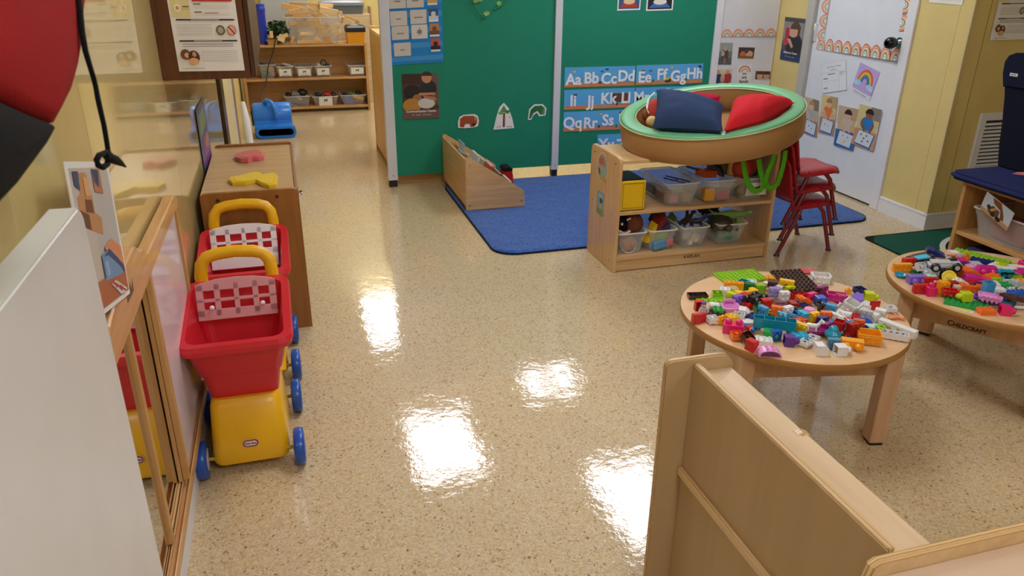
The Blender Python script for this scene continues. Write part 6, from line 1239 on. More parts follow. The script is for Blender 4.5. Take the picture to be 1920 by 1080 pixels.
def g_flower(c, r=.018):
    m = M(); k = pm(c)
    for i in range(5): m.ball((r*.6*math.cos(2*PI*i/5), r*.6*math.sin(2*PI*i/5), 0), r*.5, k, 10, None, (1, 1, .4))
    m.lathe([(.005, .004), (.005, .009), (.003, .009)], k, 12); return m
def g_leaf(c, L=.06):
    m = M(); k = pm(c); P = []
    for i in range(20): t = 2*PI*i/20; P.append((L/2*math.cos(t)*(1 if i % 2 else .86), L*.2*math.sin(t)*(1 if i % 2 else .7)))
    m.prism(P, 'z', -.003, .003, k, .0006); studs(m, 2, 1, U_, .003, .0045, .004, k); return m
def g_ring(c, r=.02):
    m = M(); m.tube([(r*math.cos(2*PI*i/18), r*math.sin(2*PI*i/18), 0) for i in range(18)], .004, pm(c), 8, True); m.box(-r, r, -.002, .002, -.002, .002, pm(c)); return m
def g_win(c, w=.036, h=.03):
    m = M(); k = pm(c); t = .0035
    for q in ((-w/2, w/2, -h/2, -h/2+t), (-w/2, w/2, h/2-t, h/2), (-w/2, -w/2+t, -h/2, h/2), (w/2-t, w/2, -h/2, h/2), (-t/2, t/2, -h/2, h/2), (-w/2, w/2, -t/2, t/2)): m.box(q[0], q[1], q[2], q[3], -.003, .003, k, .0006)
    return m
def g_flame(c):
    m = M()
    for dx, h, cc in ((-.01, .02, 'flame'), (0, .032, 'orange'), (.01, .024, 'flame'), (.004, .018, 'yellow')): m.lathe([(.006, -.01), (.009, 0), (.005, h*.6), (.0005, h)], pm(cc), 10, Matrix.Translation((dx, 0, 0)))
    return m
def g_sheet(c, L=.07, w=.02):
    m = M(); P = [(L/2*math.cos(t), w*math.sin(t)*(.6+.4*math.cos(t))) for t in [2*PI*i/20 for i in range(20)]]; m.prism(P, 'z', -.0006, .0006, pm('white')); m.prism([(x*.85, y*.7) for x, y in P], 'z', .0006, .0008, pm('lemon')); return m
GEN = {k[2:]: v for k, v in list(globals().items()) if k.startswith('g_') and callable(v)}
CROP = {'A': (1260, 500, 5.4), 'B': (1490, 500, 5.4), 'C': (1650, 450, 10.8), 'D': (1780, 450, 10.8), 'E': (1780, 540, 10.8)}
GRP = {'A': 'bricks on the round table by the ring shelf', 'B': 'bricks on the round table by the ring shelf', 'C': 'bricks on the round table by the cubby', 'D': 'bricks on the round table by the cubby', 'E': 'bricks on the round table by the cubby'}
NM = dict(brick='toy_brick', plate='brick_plate', mega='large_brick', slope='slope_brick', arch='arch_brick', bow='curved_brick', frame='window_brick', box='box_brick', tile='brick_tile', house='house_brick', cup='toy_cup', cyl='toy_barrel', dish='toy_dish', gear='toy_gear', fig='toy_figure', dog='toy_animal', car='toy_car', tub='toy_bathtub', bell='bell_brick', beam='brick_beam', flower='toy_flower', leaf='toy_leaf', ring='toy_ring', win='window_frame', flame='toy_flame', sheet='paper_shape')
def put(cr, x0, y0, x1, y1, kind, col, label, args=(), o='u', lift=0.0, tilt=0.0):
    """o: u upright, d upside down, s rolled on its side, e standing on end"""
    key = (kind, col, args)
    if key not in _bm:
        me = GEN[kind](col, *args).mesh(NM[kind]); zs = [v.co for v in me.vertices]
        _bm[key] = (me, Vector((min(p.x for p in zs), min(p.y for p in zs), min(p.z for p in zs))), Vector((max(p.x for p in zs), max(p.y for p in zs), max(p.z for p in zs))))
    me, lo, hi = _bm[key]
    R = {'u': Matrix.Identity(4), 'd': Matrix.Rotation(PI, 4, 'X'), 's': Matrix.Rotation(PI/2, 4, 'X'), 'b': Matrix.Rotation(-PI/2, 4, 'X'), 'e': Matrix.Rotation(PI/2, 4, 'Y'), 'f': Matrix.Rotation(-PI/2, 4, 'Y')}[o]
    if tilt: R = Matrix.Rotation(tilt, 4, 'X' if o != 'u' else 'Y') @ R
    cs = [R @ Vector((a, b, c)) for a in (lo.x, hi.x) for b in (lo.y, hi.y) for c in (lo.z, hi.z)]
    zl, zh = min(c.z for c in cs), max(c.z for c in cs)
    ox, oy, s = CROP[cr]; zc = TZ+lift+(zh-zl)/2
    a, b = onz(ox+x0/s, oy+y0/s, zc), onz(ox+x1/s, oy+y1/s, zc)
    ob = bpy.data.objects.new(NM[kind], me); COL.objects.link(ob)
    c = (a+b)/2; ob.matrix_world = Matrix.Translation((c.x, c.y, TZ+lift-zl+.0002)) @ Matrix.Rotation(math.atan2(b.y-a.y, b.x-a.x), 4, 'Z') @ R
    ORI[ob.name] = c; return tag(ob, label, 'toy brick' if kind not in ('fig', 'dog', 'car', 'cup', 'sheet', 'dish', 'flower') else {'fig': 'figure', 'dog': 'toy animal', 'car': 'toy car', 'cup': 'cup', 'sheet': 'paper', 'dish': 'dish', 'flower': 'flower'}[kind], GRP[cr])
T1 = [
 ('A', 450, 125, 930, 75, 'plate', 'lime', 'large flat lime green studded plate at the far rim of the ring side table', (10, 6)),
 ('A', 1110, 35, 1390, 250, 'plate', 'dbrown', 'large dark brown studded plate tilted at the far rim of the ring side table', (9, 7), 'u', .022, .12),
 ('B', 130, 105, 400, 125, 'frame', 'white', 'big white open window box at the far rim behind the brown plate', (4, 3, .03, .007)),
 ('B', 85, 45, 185, 50, 'tile', 'red', 'flat red tile at the far rim half hidden by the brown plate', (3, 3)),
 ('A', 535, 175, 715, 190, 'arch', 'yorange', 'orange yellow studded arch lying on the lime plate edge', (4,), 'u', .01),
 ('A', 680, 160, 770, 185, 'brick', 'teal', 'teal brick behind the orange yellow arch', (2, 2), 'd', .01),
 ('A', 735, 205, 825, 215, 'brick', 'dgreen', 'dark green brick touching the teal brick', (2, 2), 's', .0),
 ('A', 765, 160, 850, 165, 'brick', 'mint', 'pale mint brick behind the dark green brick', (2, 2), 'u', .01),
 ('A', 870, 160, 1180, 245, 'beam', 'white', 'long white arched beam lying under the brown slope brick', (.075, .022, .02), 'u', .014),
 ('A', 955, 165, 1085, 180, 'slope', 'brown', 'brown slope brick on top of the long white beam', (2, 2, .02), 'd', .036),
 ('A', 1100, 170, 1220, 190, 'brick', 'yellow', 'yellow castle brick leaning on the dark brown plate', (3, 2), 's', .02),
 ('A', 955, 120, 1045, 130, 'brick', 'yorange', 'orange yellow brick peeking behind the brown slope', (2, 2), 'u', .02),
 ('A', 490, 240, 585, 250, 'brick', 'white', 'white studded brick behind the lime hollow brick', (2, 2, .024)),
 ('A', 400, 285, 515, 290, 'brick', 'lime', 'lime green upturned hollow brick near the tub seat', (2, 2), 'd'),
 ('A', 600, 255, 700, 265, 'plate', 'lime', 'lime plate corner under the yellow arch', (3, 2)),
 ('A', 640, 290, 850, 250, 'arch', 'yellow', 'big yellow castle arch standing on its side mid table', (5, 1.4, .032), 's', .004),
 ('A', 850, 225, 940, 230, 'brick', 'lime', 'lime brick under the long white beam', (2, 2), 's'),
 ('A', 165, 300, 350, 295, 'brick', 'dbrown', 'dark brown upturned four stud brick at the near side rim, farthest from the heap', (4, 2, .012), 'd'),
 ('A', 235, 395, 325, 390, 'brick', 'red', 'red brick standing on end beside the jagged lime plate', (2, 2), 'b'),
 ('A', 260, 330, 410, 335, 'leaf', 'lime', 'jagged lime green leaf plate beside the dark brown brick', (.07,)),
 ('A', 390, 345, 520, 335, 'plate', 'lime', 'small lime plate behind the white barrel', (3, 2)),
 ('A', 285, 430, 350, 430, 'fig', 'lgrey', 'tiny grey figure with blue cap near the red brick', ('blue',), 'u'),
 ('A', 360, 390, 490, 400, 'cyl', 'white', 'white barrel lying beside the pink tub seat', (.012, .034)),
 ('A', 490, 400, 700, 400, 'tub', 'lpink', 'lilac pink toy tub seat with raised back', (.06, .05, .02)),
 ('A', 360, 465, 500, 460, 'plate', 'dbrown', 'dark brown studded plate below the pink tub seat', (4, 2)),
 ('A', 675, 455, 780, 470, 'house', 'white', 'white house shaped brick beside the pink tub seat', (2, 2, .03)),
 ('A', 750, 385, 920, 365, 'brick', 'red', 'red studded brick lying near the black chassis', (4, 2, .016), 'u', .004),
 ('A', 890, 380, 1010, 370, 'brick', 'red', 'red brick tipped on its side next to the red studded brick', (2, 2, .024), 's', .006),
 ('A', 740, 380, 960, 280, 'car', 'black', 'black wheeled toy chassis in the middle of the heap', (.07, .04), 'u', .01),
 ('A', 980, 255, 1085, 260, 'brick', 'lav', 'lavender brick beside the black chassis', (2, 2), 's', .012),
 ('A', 1090, 300, 1180, 295, 'brick', 'white', 'white cube brick below the long white beam', (2, 2), 's', .01),
 ('A', 1200, 300, 1310, 270, 'brick', 'red', 'red upturned brick with grid against the brown plate', (3, 3), 'd', .01),
 ('A', 1040, 360, 1170, 355, 'slope', 'mauve', 'mauve brown slope below the white cube brick', (3, 2, .018)),
 ('A', 1060, 410, 1170, 415, 'tile', 'mauve', 'mauve brown flat tile in front of the mauve slope', (2, 2, .01)),
 ('A', 1180, 395, 1290, 395, 'house', 'dred', 'dark red brick block in the middle of the heap', (2, 2, .03)),
 ('A', 830, 440, 940, 435, 'brick', 'dgreen', 'dark green upturned brick in front of the red bricks', (2, 2), 'd', .004),
 ('A', 970, 455, 1070, 460, 'plate', 'acid', 'yellow green plate near the dark green brick', (3, 2), 'u', .004),
 ('A', 985, 485, 1070, 480, 'brick', 'black', 'black brick beneath the yellow green plate', (2, 2, .012)),
 ('A', 200, 530, 360, 515, 'slope', 'red', 'red pointed slope lying at the near side rim', (3, 2, .018), 's'),
 ('A', 350, 545, 465, 535, 'brick', 'white', 'white upturned brick between the red slope and yellow teeth', (2, 2), 'd'),
 ('A', 460, 545, 550, 530, 'gear', 'yorange', 'toothed orange yellow piece beside the hot pink brick', (.018, .01), 's'),
 ('A', 530, 590, 715, 610, 'mega', 'hpink', 'hot pink large brick with two round studs at the near rim', (2, 1, .032)),
 ('A', 640, 500, 720, 510, 'brick', 'white', 'white brick behind the hot pink large brick', (2, 2), 'd'),
 ('A', 725, 560, 815, 560, 'tile', 'white', 'white patterned tile beside the hot pink brick', (2, 2, .01)),
 ('A', 730, 625, 810, 610, 'fig', 'red', 'tiny red and blue figure lying by the long teal brick', ('blue',), 's'),
 ('A', 830, 570, 1240, 620, 'mega', 'teal', 'long teal large brick with four open cells facing up', (4, 1, .034), 'd', .004),
 ('A', 585, 705, 720, 705, 'brick', 'orange', 'orange upturned hollow brick at the near rim', (2, 2), 'd'),
 ('A', 715, 740, 815, 705, 'brick', 'brown', 'brown upturned brick with tan inside by the orange brick', (2, 2), 'd', 0, .5),
 ('A', 765, 810, 850, 780, 'slope', 'red', 'small red slope standing on end at the very near rim', (2, 2, .024), 'e'),
 ('A', 855, 740, 1005, 755, 'brick', 'white', 'white printed brick by the green large brick', (3, 2, .016)),
 ('A', 885, 670, 1070, 705, 'mega', 'green', 'green large single brick lying on its side', (1, 1, .032), 'e'),
 ('A', 880, 850, 1095, 860, 'bow', 'lpink', 'lilac pink arched brick with dark print at the very near rim', (4, 2, .024)),
 ('A', 1090, 740, 1285, 755, 'mega', 'vpurple', 'dark purple large single brick lying on its side', (1, 1, .032), 'e'),
 ('A', 1080, 480, 1170, 510, 'win', 'cyan', 'pale cyan window frame leaning in the middle of the heap', (.036, .03), 'b', .01, .5),
 ('A', 1180, 500, 1275, 490, 'win', 'sky', 'sky blue window frame beside the cyan frame', (.034, .028), 'u', .02, .3),
 ('A', 1090, 530, 1190, 540, 'tile', 'cyan', 'cyan flat tile under the cyan window frame', (2, 2, .008), 'u', .01),
 ('A', 1190, 465, 1290, 455, 'brick', 'navy', 'navy brick behind the sky blue frame', (2, 2), 'u', .006),
 ('B', -10, 545, 90, 530, 'tile', 'flame', 'red orange flat tile before the pink studded dome', (3, 2, .01), 'u', .016),
 ('B', 0, 600, 110, 640, 'brick', 'yellow', 'yellow brick tipped beside the long teal brick', (3, 2), 's', .006),
 ('B', 305, 290, 540, 320, 'frame', 'magenta', 'large magenta window box tilted behind the white window box', (4, 2, .028, .006), 'u', .01),
 ('B', 375, 275, 465, 290, 'tile', 'red', 'red tile resting inside the magenta window box', (2, 2, .008), 'u', .02),
 ('B', 205, 255, 320, 235, 'brick', 'dmag', 'dark magenta brick behind the magenta window box', (3, 2), 's'),
 ('B', 500, 245, 580, 240, 'brick', 'yorange', 'tiny orange yellow cube with a printed face at the far rim', (1, 1, .018)),
 ('B', 600, 250, 710, 240, 'brick', 'navy', 'navy upturned brick at the far rim beside the yellow green brick', (2, 2), 'd'),
 ('B', 655, 290, 855, 310, 'mega', 'acid', 'yellow green large single brick lying at the far rim', (1, 1, .034), 'e'),
 ('B', 165, 350, 355, 340, 'mega', 'blue', 'blue large block tipped in the middle of the heap', (1, 1, .034), 's', .004),
 ('B', 200, 400, 320, 415, 'cup', 'black', 'black cup with flared rim leaning on the blue block', (1.0,), 'u', .004),
 ('B', 565, 300, 715, 340, 'gear', 'lilac', 'lilac toothed disc leaning behind the white window box', (.022, .008), 'b', 0, -.7),
 ('B', 460, 365, 690, 430, 'frame', 'white', 'white studded window box tilted in the middle of the table', (3, 3, .03, .006), 'u', .014, .3),
 ('B', 760, 395, 860, 395, 'tile', 'red', 'flat red square tile propped upright at the rim side', (2, 2, .006), 'b'),
 ('B', 910, 425, 1030, 430, 'brick', 'white', 'small white upturned brick beside the peach animal', (2, 2, .014), 'd', .006),
 ('B', 935, 520, 1080, 500, 'dog', 'peach', 'peach pink toy animal lying near the rim', (.045,), 's'),
 ('B', 640, 460, 840, 540, 'brick', 'white', 'white studded long brick turned on its side by the blue plate', (4, 2, .03), 's'),
 ('B', 820, 470, 910, 490, 'brick', 'white', 'white brick end behind the long white studded brick', (2, 2, .026), 's'),
 ('B', 370, 400, 450, 400, 'dog', 'white', 'white toy animal piece behind the white long arch', (.034,), 'u', .006),
 ('B', 410, 440, 520, 470, 'fig', 'white', 'white little figure lying by the white window box', ('white',), 's', .008),
 ('B', 40, 330, 155, 320, 'slope', 'orange', 'orange triangular slope behind the pink studded dome', (3, 2, .022), 'u', .012),
 ('B', 60, 450, 235, 450, 'dish', 'lpink', 'lilac pink dome with round studs in mid heap', (.024, .02), 'd', .014),
 ('B', 335, 465, 510, 530, 'beam', 'white', 'white long arch beam leaning in mid heap', (.06, .018, .014), 'u', .014),
 ('B', 275, 500, 355, 505, 'brick', 'orange', 'orange rough piece beside the black cup', (2, 2), 's', .004),
 ('B', 215, 570, 345, 545, 'brick', 'navy', 'navy upturned brick in front of the orange piece', (2, 2), 's', .008),
 ('B', 400, 600, 490, 625, 'mega', 'red', 'red large block corner behind the teal bell', (1, 1, .03), 'd', .0),
 ('B', 525, 655, 640, 640, 'brick', 'dred', 'dark red upturned brick behind the yellow box', (2, 3, .022), 's', .004),
 ('B', 640, 545, 745, 550, 'plate', 'blue', 'blue studded plate in front of the white long brick', (3, 2), 'u', .012),
 ('B', 600, 580, 690, 590, 'brick', 'flame', 'burnt orange brick below the blue plate', (2, 2), 's', .006),
 ('B', 505, 555, 605, 550, 'fig', 'sky', 'small sky blue and red figure in mid heap', ('red',), 's', .016),
 ('B', 870, 560, 1220, 690, 'beam', 'white', 'long white four legged beam overhanging the rim', (.125, .026, .026), 'u', 0),
 ('B', 895, 680, 1105, 715, 'brick', 'white', 'white long upturned brick beside the long white beam', (5, 2), 'd'),
 ('B', 700, 595, 890, 625, 'tile', 'mint', 'pale mint tray under the lime leaf', (4, 2, .012), 'u', .006),
 ('B', 825, 605, 930, 600, 'flower', 'lime', 'lime green leaf flower on the mint tray', (.018,), 'u', .018),
 ('B', 610, 700, 890, 730, 'box', 'yorange', 'big yellow open box brick with studs on its side', (4, 3, .034)),
 ('B', 475, 770, 690, 800, 'mega', 'yorange', 'orange yellow large arch brick lying at the near rim', (2, 1, .026), 's'),
 ('B', 360, 845, 570, 840, 'mega', 'white', 'white large single brick lying with its knob toward the yellow arch', (1, 1, .034), 'e'),
 ('B', 195, 830, 340, 835, 'house', 'white', 'white house shaped brick at the near rim', (2.2, 2, .036)),
 ('B', 325, 775, 455, 785, 'brick', 'mblue', 'grey blue upturned brick under the teal bell', (2, 2), 's'),
 ('B', 300, 660, 480, 670, 'bell', 'teal', 'teal bell shaped piece near the yellow box', (), 'u', .006),
 ('B', 40, 820, 240, 690, 'brick', 'white', 'long white upturned brick with five rings inside at the near rim', (5, 2, .012), 'd'),
 ('B', 95, 570, 285, 600, 'dog', 'white', 'white toy dog on top of the heap', (.05,), 'u', .024),
 ('B', 115, 640, 285, 640, 'tile', 'dmag', 'dark magenta tile beneath the white toy dog', (4, 3, .01), 'u', .01),
 ('B', -15, 700, 105, 700, 'brick', 'cyan', 'cyan brick beside the dark purple brick', (3, 2), 'u'),
 ('B', 350, 560, 495, 565, 'plate', 'sky', 'sky blue studded plate in mid heap', (4, 2), 'u', .008),
 ('B', 490, 680, 570, 685, 'fig', 'navy', 'tiny navy figure with tan face beside the yellow box', ('navy',), 's'),
]
T2 = [
 ('C', 300, 560, 600, 560, 'brick', 'yorange', 'yellow brick with studs toward the near edge, cubby table far side rim', (4, 2, .02), 's'),
 ('C', 260, 715, 580, 720, 'dish', 'teal', 'teal flower shaped dish at the rim of the cubby table', (.024, .012)),
 ('C', 540, 800, 950, 800, 'mega', 'lilac', 'lilac large brick lying with two round knobs toward the rim', (2, 1, .03), 's'),
 ('C', 470, 460, 690, 440, 'brick', 'red', 'red toothed brick behind the yellow brick', (3, 2, .02), 's'),
 ('C', 590, 420, 1010, 420, 'slope', 'brown', 'brown roof slope below the black frame', (5, 3, .024)),
 ('C', 700, 340, 1010, 330, 'tile', 'black', 'black triangular tray holding a cyan panel', (4, 3, .012), 'u', .012, -.2),
 ('C', 730, 350, 980, 345, 'tile', 'cyan', 'cyan panel lying in the black tray', (3, 2, .006), 'u', .028, -.15),
 ('C', 970, 220, 1290, 260, 'slope', 'navy', 'dark blue slope brick at the far rim by the black wheels', (4, 3, .026), 'u', .02),
 ('C', 1040, 470, 1560, 520, 'car', 'lgrey', 'grey toy car chassis with four black wheels on top of the heap', (.115, .072), 'u', .028, -.12),
 ('C', 720, 560, 930, 540, 'brick', 'white', 'white upturned brick tilted by the teal dish', (2, 2), 'b', .012, -.6),
 ('C', 590, 570, 690, 570, 'dog', 'white', 'small white toy animal beside the yellow brick', (.03,)),
 ('C', 640, 680, 830, 685, 'brick', 'dgreen', 'dark green upturned brick behind the lilac brick', (2, 2, .012), 'd', .006),
 ('C', 960, 680, 1170, 680, 'brick', 'lgrey', 'pale grey block behind the lilac brick', (2, 2, .034), 's'),
 ('C', 870, 650, 970, 650, 'cyl', 'white', 'white short barrel between the green and grey bricks', (.008, .018), 'u', .01),
 ('C', 870, 715, 970, 715, 'cyl', 'lgrey', 'grey short barrel by the lilac brick', (.008, .018)),
 ('C', 1150, 560, 1480, 620, 'slope', 'blue', 'bright blue slope under the black wheels', (5, 2, .014), 'u', .006),
 ('C', 930, 540, 1010, 545, 'brick', 'sky', 'sky blue brick between white brick and wheel', (2, 2), 'u'),
 ('C', 1280, 740, 1512, 770, 'dish', 'lemon', 'pale yellow round dish leaning in mid table', (.026, .01), 's', .004, -.6),
 ('C', 930, 850, 1110, 850, 'brick', 'red', 'red brick behind the hot pink standing brick', (3, 2), 's'),
 ('C', 1100, 825, 1310, 850, 'tile', 'white', 'white flat strip tile beside the pale yellow dish', (4, 1, .008), 'u', .02),
 ('C', 930, 990, 1140, 990, 'mega', 'hpink', 'hot pink large single brick standing with one knob up', (1, 1, .034)),
 ('C', 715, 985, 930, 985, 'brick', 'red', 'red notched brick beside the hot pink standing brick', (3, 2, .02), 's'),
 ('C', 1150, 990, 1390, 960, 'brick', 'yorange', 'orange yellow brick lying on its side in front of red bricks', (2, 3, .028), 's'),
 ('C', 1320, 930, 1500, 930, 'brick', 'dred', 'dark red brick behind the orange yellow brick', (3, 2, .026), 's'),
 ('E', -90, 85, 110, 100, 'box', 'red', 'shallow red open tray on the green plate edge', (3, 2, .014), 'u', .01),
 ('D', 0, 300, 240, 300, 'house', 'white', 'white house panel with an orange stripe at the far rim', (3, 2, .03), 'u', .01),
 ('D', 0, 310, 100, 315, 'tile', 'orange', 'orange strip on the white house panel', (2, .6, .006), 'u', .03),
 ('D', 260, 340, 400, 340, 'flame', 'flame', 'orange red flame piece on the lime plate', (), 'u', .01),
 ('D', 180, 220, 1130, 450, 'plate', 'lime', 'long lime green studded plate along the far rim of the cubby table', (12, 3)),
 ('D', 510, 390, 850, 460, 'brick', 'navy', 'dark blue narrow brick lying on the lime plate', (5, 1, .018), 'u', .01),
 ('D', 400, 480, 620, 490, 'tile', 'lgrey', 'pale grey tile with an orange patch in mid table', (3, 3, .008), 'u', .012),
 ('D', 110, 420, 350, 430, 'bow', 'magenta', 'magenta wheel arch behind the grey car', (4, 2, .022), 'u', .01),
 ('D', 210, 660, 690, 640, 'slope', 'orange', 'large orange slope brick in the middle of the cubby table', (6, 3, .036)),
 ('D', 570, 600, 930, 620, 'mega', 'magenta', 'magenta large brick with round knobs toward the near rim', (2, 1, .03), 's', .006),
 ('D', 350, 740, 770, 770, 'slope', 'magenta', 'magenta slope on top of the red sticker brick', (5, 2, .018), 'u', .02),
 ('D', 380, 850, 980, 870, 'brick', 'red', 'long red brick with an orange sticker', (7, 2, .022)),
 ('D', 430, 815, 630, 845, 'tile', 'yorange', 'orange sticker tile on the face of the long red brick', (2.6, .5, .004), 's', .016),
 ('D', 760, 790, 950, 750, 'brick', 'orange', 'orange block beside the magenta slope', (3, 2, .03), 'u', .006),
 ('D', 880, 520, 1160, 600, 'slope', 'white', 'white roof slope in front of the lime plate', (4, 3, .02), 'u', .006),
 ('D', 1020, 520, 1260, 560, 'slope', 'acid', 'yellow green slope on the end of the lime plate', (4, 2, .022), 'u', .006),
 ('D', 1020, 700, 1230, 710, 'brick', 'teal', 'dark teal upturned brick standing by the white window box', (3, 2, .032), 'b'),
 ('D', 960, 800, 1140, 760, 'leaf', 'cyan', 'light cyan hand shaped piece before the dark teal brick', (.04,), 'u', .01),
 ('D', 1240, 650, 1600, 680, 'mega', 'magenta', 'magenta long large brick at the frame side of the cubby table', (2, 1, .03), 's'),
 ('D', 1230, 530, 1560, 560, 'tile', 'white', 'white patterned strip at the far rim beyond the yellow green slope', (6, 1, .012), 'u'),
 ('D', 1240, 750, 1420, 750, 'brick', 'lime', 'small lime upturned brick behind the white window box', (2, 2), 'd'),
 ('D', 960, 960, 1400, 930, 'frame', 'white', 'white studded window box with a green piece inside, cubby table', (4, 4, .03, .006)),
 ('D', 1060, 920, 1320, 920, 'brick', 'green', 'green brick sitting inside the white window box', (3, 2), 'u', .016),
 ('D', 1270, 870, 1480, 820, 'slope', 'lgrey', 'pale grey slope leaning over the white window box', (3, 2, .02), 'u', .03),
 ('D', 1450, 880, 1600, 880, 'brick', 'yorange', 'orange yellow block at the frame side next to the white window box', (3, 2, .03)),
 ('D', 150, 840, 370, 870, 'slope', 'white', 'white slope brick beside the pale yellow dish', (3, 2, .024), 'u', .008),
 ('D', 90, 980, 270, 990, 'house', 'tan', 'cream house brick beside the orange curved piece', (2.4, 2, .03)),
 ('D', 270, 980, 600, 1010, 'arch', 'orange', 'orange curved piece behind the yellow green large brick', (4, 2, .034), 's', .004),
 ('D', 650, 1000, 900, 1000, 'mega', 'sky', 'sky blue large block standing among lilac trays', (1, 1, .042), 'd', .012),
 ('E', 590, 200, 960, 270, 'box', 'lilac', 'purple shallow tray under the lilac tray', (5, 2, .012)),
 ('E', 640, 170, 990, 230, 'box', 'lpink', 'lilac pink shallow tray on the purple tray', (4, 3, .012), 'u', .013),
 ('E', 140, 165, 520, 175, 'mega', 'acid', 'yellow green large single brick lying on the green plate', (1, 1, .034), 'f', .012),
 ('E', 30, 250, 680, 380, 'plate', 'green', 'green rectangular studded plate at the near rim of the cubby table', (8, 4)),
 ('E', 40, 370, 470, 500, 'sheet', 'white', 'white edged pale yellow paper leaf at the rim before the green plate', (.075, .02)),
 ('E', 600, 460, 890, 460, 'brick', 'orange', 'orange studded brick at the near rim beside the green plate', (3, 2, .018)),
 ('E', 930, 430, 1340, 470, 'mega', 'hpink', 'hot pink large brick lying at the near rim with its knob outward', (1, 1, .036), 'e'),
 ('E', 1330, 380, 1560, 400, 'dog', 'white', 'white toy animal lying at the near rim beside the hot pink brick', (.045,), 's'),
 ('E', 1150, 220, 1490, 180, 'plate', 'brown', 'brown studded plate tilted behind the white toy animal', (5, 3), 'u', .018, .25),
 ('E', 1020, 290, 1270, 300, 'brick', 'sky', 'blue upturned brick behind the hot pink lying brick', (3, 2, .016), 'd'),
 ('E', 890, 90, 1110, 100, 'brick', 'white', 'white studded brick on its side below the white window box', (2, 2, .028), 's'),
 ('E', 1120, 130, 1500, 110, 'brick', 'blue', 'blue long brick below the white window box', (5, 2, .022), 'u', .004),
 ('D', 1470, 480, 1600, 480, 'brick', 'hpink', 'hot pink brick at the far rim near the picture edge', (2, 2, .024)),
]
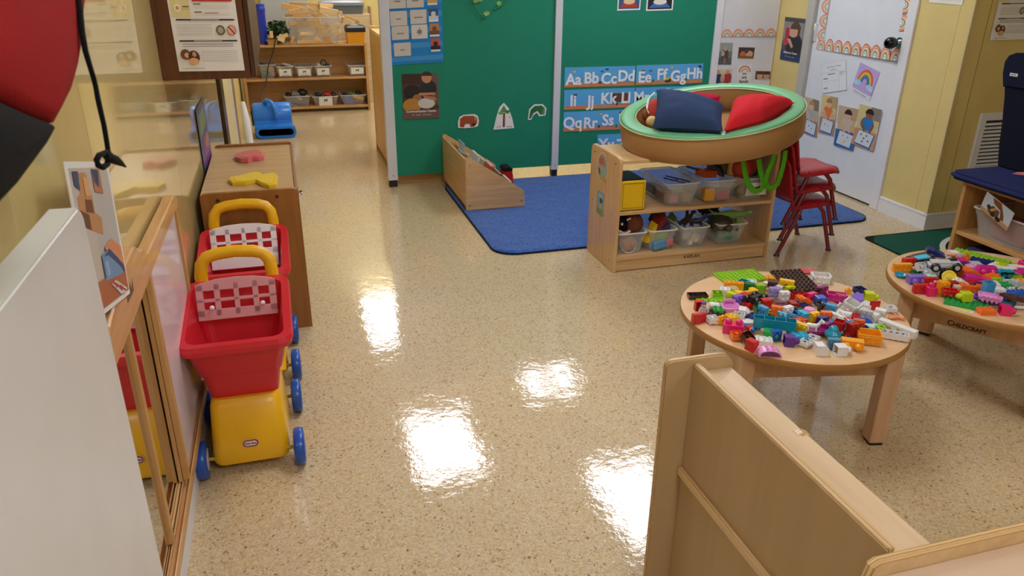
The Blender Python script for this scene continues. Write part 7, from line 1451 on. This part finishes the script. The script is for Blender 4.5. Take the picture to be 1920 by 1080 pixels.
FILL = [
 ('A', 560, 300, 640, 320, 'brick', 'acid', 'yellow green brick wedged under the yellow castle arch', (2, 2), 's'),
 ('A', 700, 330, 780, 300, 'mega', 'red', 'red large block behind the black chassis wheels', (1, 1, .03), 's'),
 ('A', 860, 320, 930, 310, 'brick', 'navy', 'navy brick beside the black chassis', (2, 2), 'u', .004),
 ('A', 1060, 235, 1150, 250, 'brick', 'mint', 'mint brick tucked beneath the long white beam', (2, 2), 'u', .002),
 ('A', 1130, 460, 1210, 440, 'brick', 'white', 'white brick behind the sky blue frame', (2, 2), 's', .01),
 ('A', 1230, 440, 1300, 460, 'brick', 'dgreen', 'dark green brick between the dark red block and the blue block', (2, 2), 'u'),
 ('A', 1010, 440, 1100, 455, 'brick', 'orange', 'orange brick behind the yellow green plate', (2, 2), 's', .008),
 ('A', 560, 520, 650, 505, 'brick', 'yellow', 'yellow brick behind the hot pink large brick', (2, 2), 'u'),
 ('A', 790, 500, 850, 520, 'brick', 'navy', 'navy brick at the end of the long teal brick', (2, 2), 'u'),
 ('A', 880, 430, 960, 470, 'brick', 'sky', 'sky blue brick behind the long teal brick', (2, 2), 's', .004),
 ('A', 1000, 700, 1090, 690, 'brick', 'blue', 'blue brick between the green and purple single bricks', (2, 2), 's'),
 ('A', 620, 345, 700, 330, 'brick', 'lilac', 'lilac brick behind the pink tub', (2, 2), 's'),
 ('A', 430, 440, 500, 445, 'brick', 'green', 'green brick behind the dark brown plate', (2, 2), 'u'),
 ('A', 1150, 250, 1230, 235, 'brick', 'acid', 'yellow green brick by the corner of the brown plate', (2, 2), 's', .006),
 ('B', 20, 390, 100, 380, 'brick', 'navy', 'navy brick under the orange slope', (2, 2), 'u'),
 ('B', 130, 320, 210, 300, 'brick', 'hpink', 'hot pink brick behind the large blue block', (2, 2), 's'),
 ('B', 330, 420, 400, 440, 'brick', 'sky', 'sky blue brick beside the black cup', (2, 2), 's'),
 ('B', 520, 420, 600, 470, 'brick', 'lime', 'lime brick under the tilted white window box', (2, 2), 'u'),
 ('B', 470, 500, 560, 520, 'brick', 'white', 'white brick beneath the white long arch', (2, 2), 's', .002),
 ('B', 560, 500, 640, 520, 'brick', 'red', 'red brick between the white arch and the blue plate', (2, 2), 'u', .004),
 ('B', 240, 520, 300, 560, 'brick', 'hpink', 'hot pink brick under the navy upturned brick', (2, 2), 'u'),
 ('B', 160, 520, 230, 500, 'brick', 'yellow', 'yellow brick behind the white toy dog', (2, 2), 's'),
 ('B', 50, 490, 110, 520, 'brick', 'cyan', 'cyan brick before the pink studded dome', (2, 2), 's', .004),
 ('B', 290, 630, 360, 600, 'brick', 'dmag', 'dark magenta brick behind the teal bell', (2, 2), 's'),
 ('B', 440, 540, 520, 570, 'brick', 'mint', 'mint brick beside the sky blue plate', (2, 2), 'u', .004),
 ('B', 690, 480, 770, 500, 'brick', 'lgrey', 'pale grey brick leaning on the long white studded brick', (2, 2), 's', .012),
 ('B', 640, 620, 720, 640, 'brick', 'navy', 'navy brick behind the yellow open box', (2, 2), 'u'),
 ('B', 700, 380, 770, 400, 'brick', 'white', 'white brick behind the red upright tile', (2, 2), 'u'),
 ('B', 580, 420, 650, 400, 'brick', 'lav', 'lavender brick behind the tilted white window box', (2, 2), 'u'),
 ('B', 420, 310, 500, 330, 'brick', 'dred', 'dark red brick in front of the magenta window box', (2, 2), 's'),
 ('C', 830, 620, 930, 600, 'brick', 'red', 'red brick beneath the tilted white upturned brick', (2, 2), 'u'),
 ('C', 1180, 690, 1290, 700, 'brick', 'black', 'black brick beside the pale yellow dish', (2, 2), 's'),
 ('C', 1000, 760, 1100, 770, 'brick', 'mint', 'mint brick behind the lilac large brick', (2, 2), 'u'),
 ('C', 1330, 640, 1450, 660, 'brick', 'brown', 'brown brick under the bright blue slope', (3, 2), 'u'),
 ('D', 30, 560, 150, 580, 'brick', 'acid', 'yellow green brick behind the pale yellow dish', (2, 2), 's'),
 ('D', 420, 560, 540, 570, 'brick', 'lpink', 'lilac pink brick behind the large orange slope', (3, 2), 'u'),
 ('D', 770, 660, 880, 680, 'brick', 'dred', 'dark red brick beneath the magenta large brick', (3, 2), 'u'),
 ('D', 880, 860, 1000, 850, 'brick', 'lime', 'lime brick beside the long red brick', (2, 2), 's'),
 ('D', 600, 930, 700, 900, 'brick', 'navy', 'navy brick behind the sky blue large block', (2, 2), 'u'),
 ('D', 1130, 650, 1240, 640, 'brick', 'white', 'white brick behind the dark teal upturned brick', (3, 2, .03), 's'),
 ('D', 850, 970, 960, 980, 'brick', 'white', 'white brick beside the sky blue large block', (2, 2), 's'),
 ('E', 960, 200, 1050, 210, 'brick', 'lilac', 'lilac brick at the end of the stacked trays', (2, 2), 'u'),
]
for a in T1+T2+FILL: put(*a)
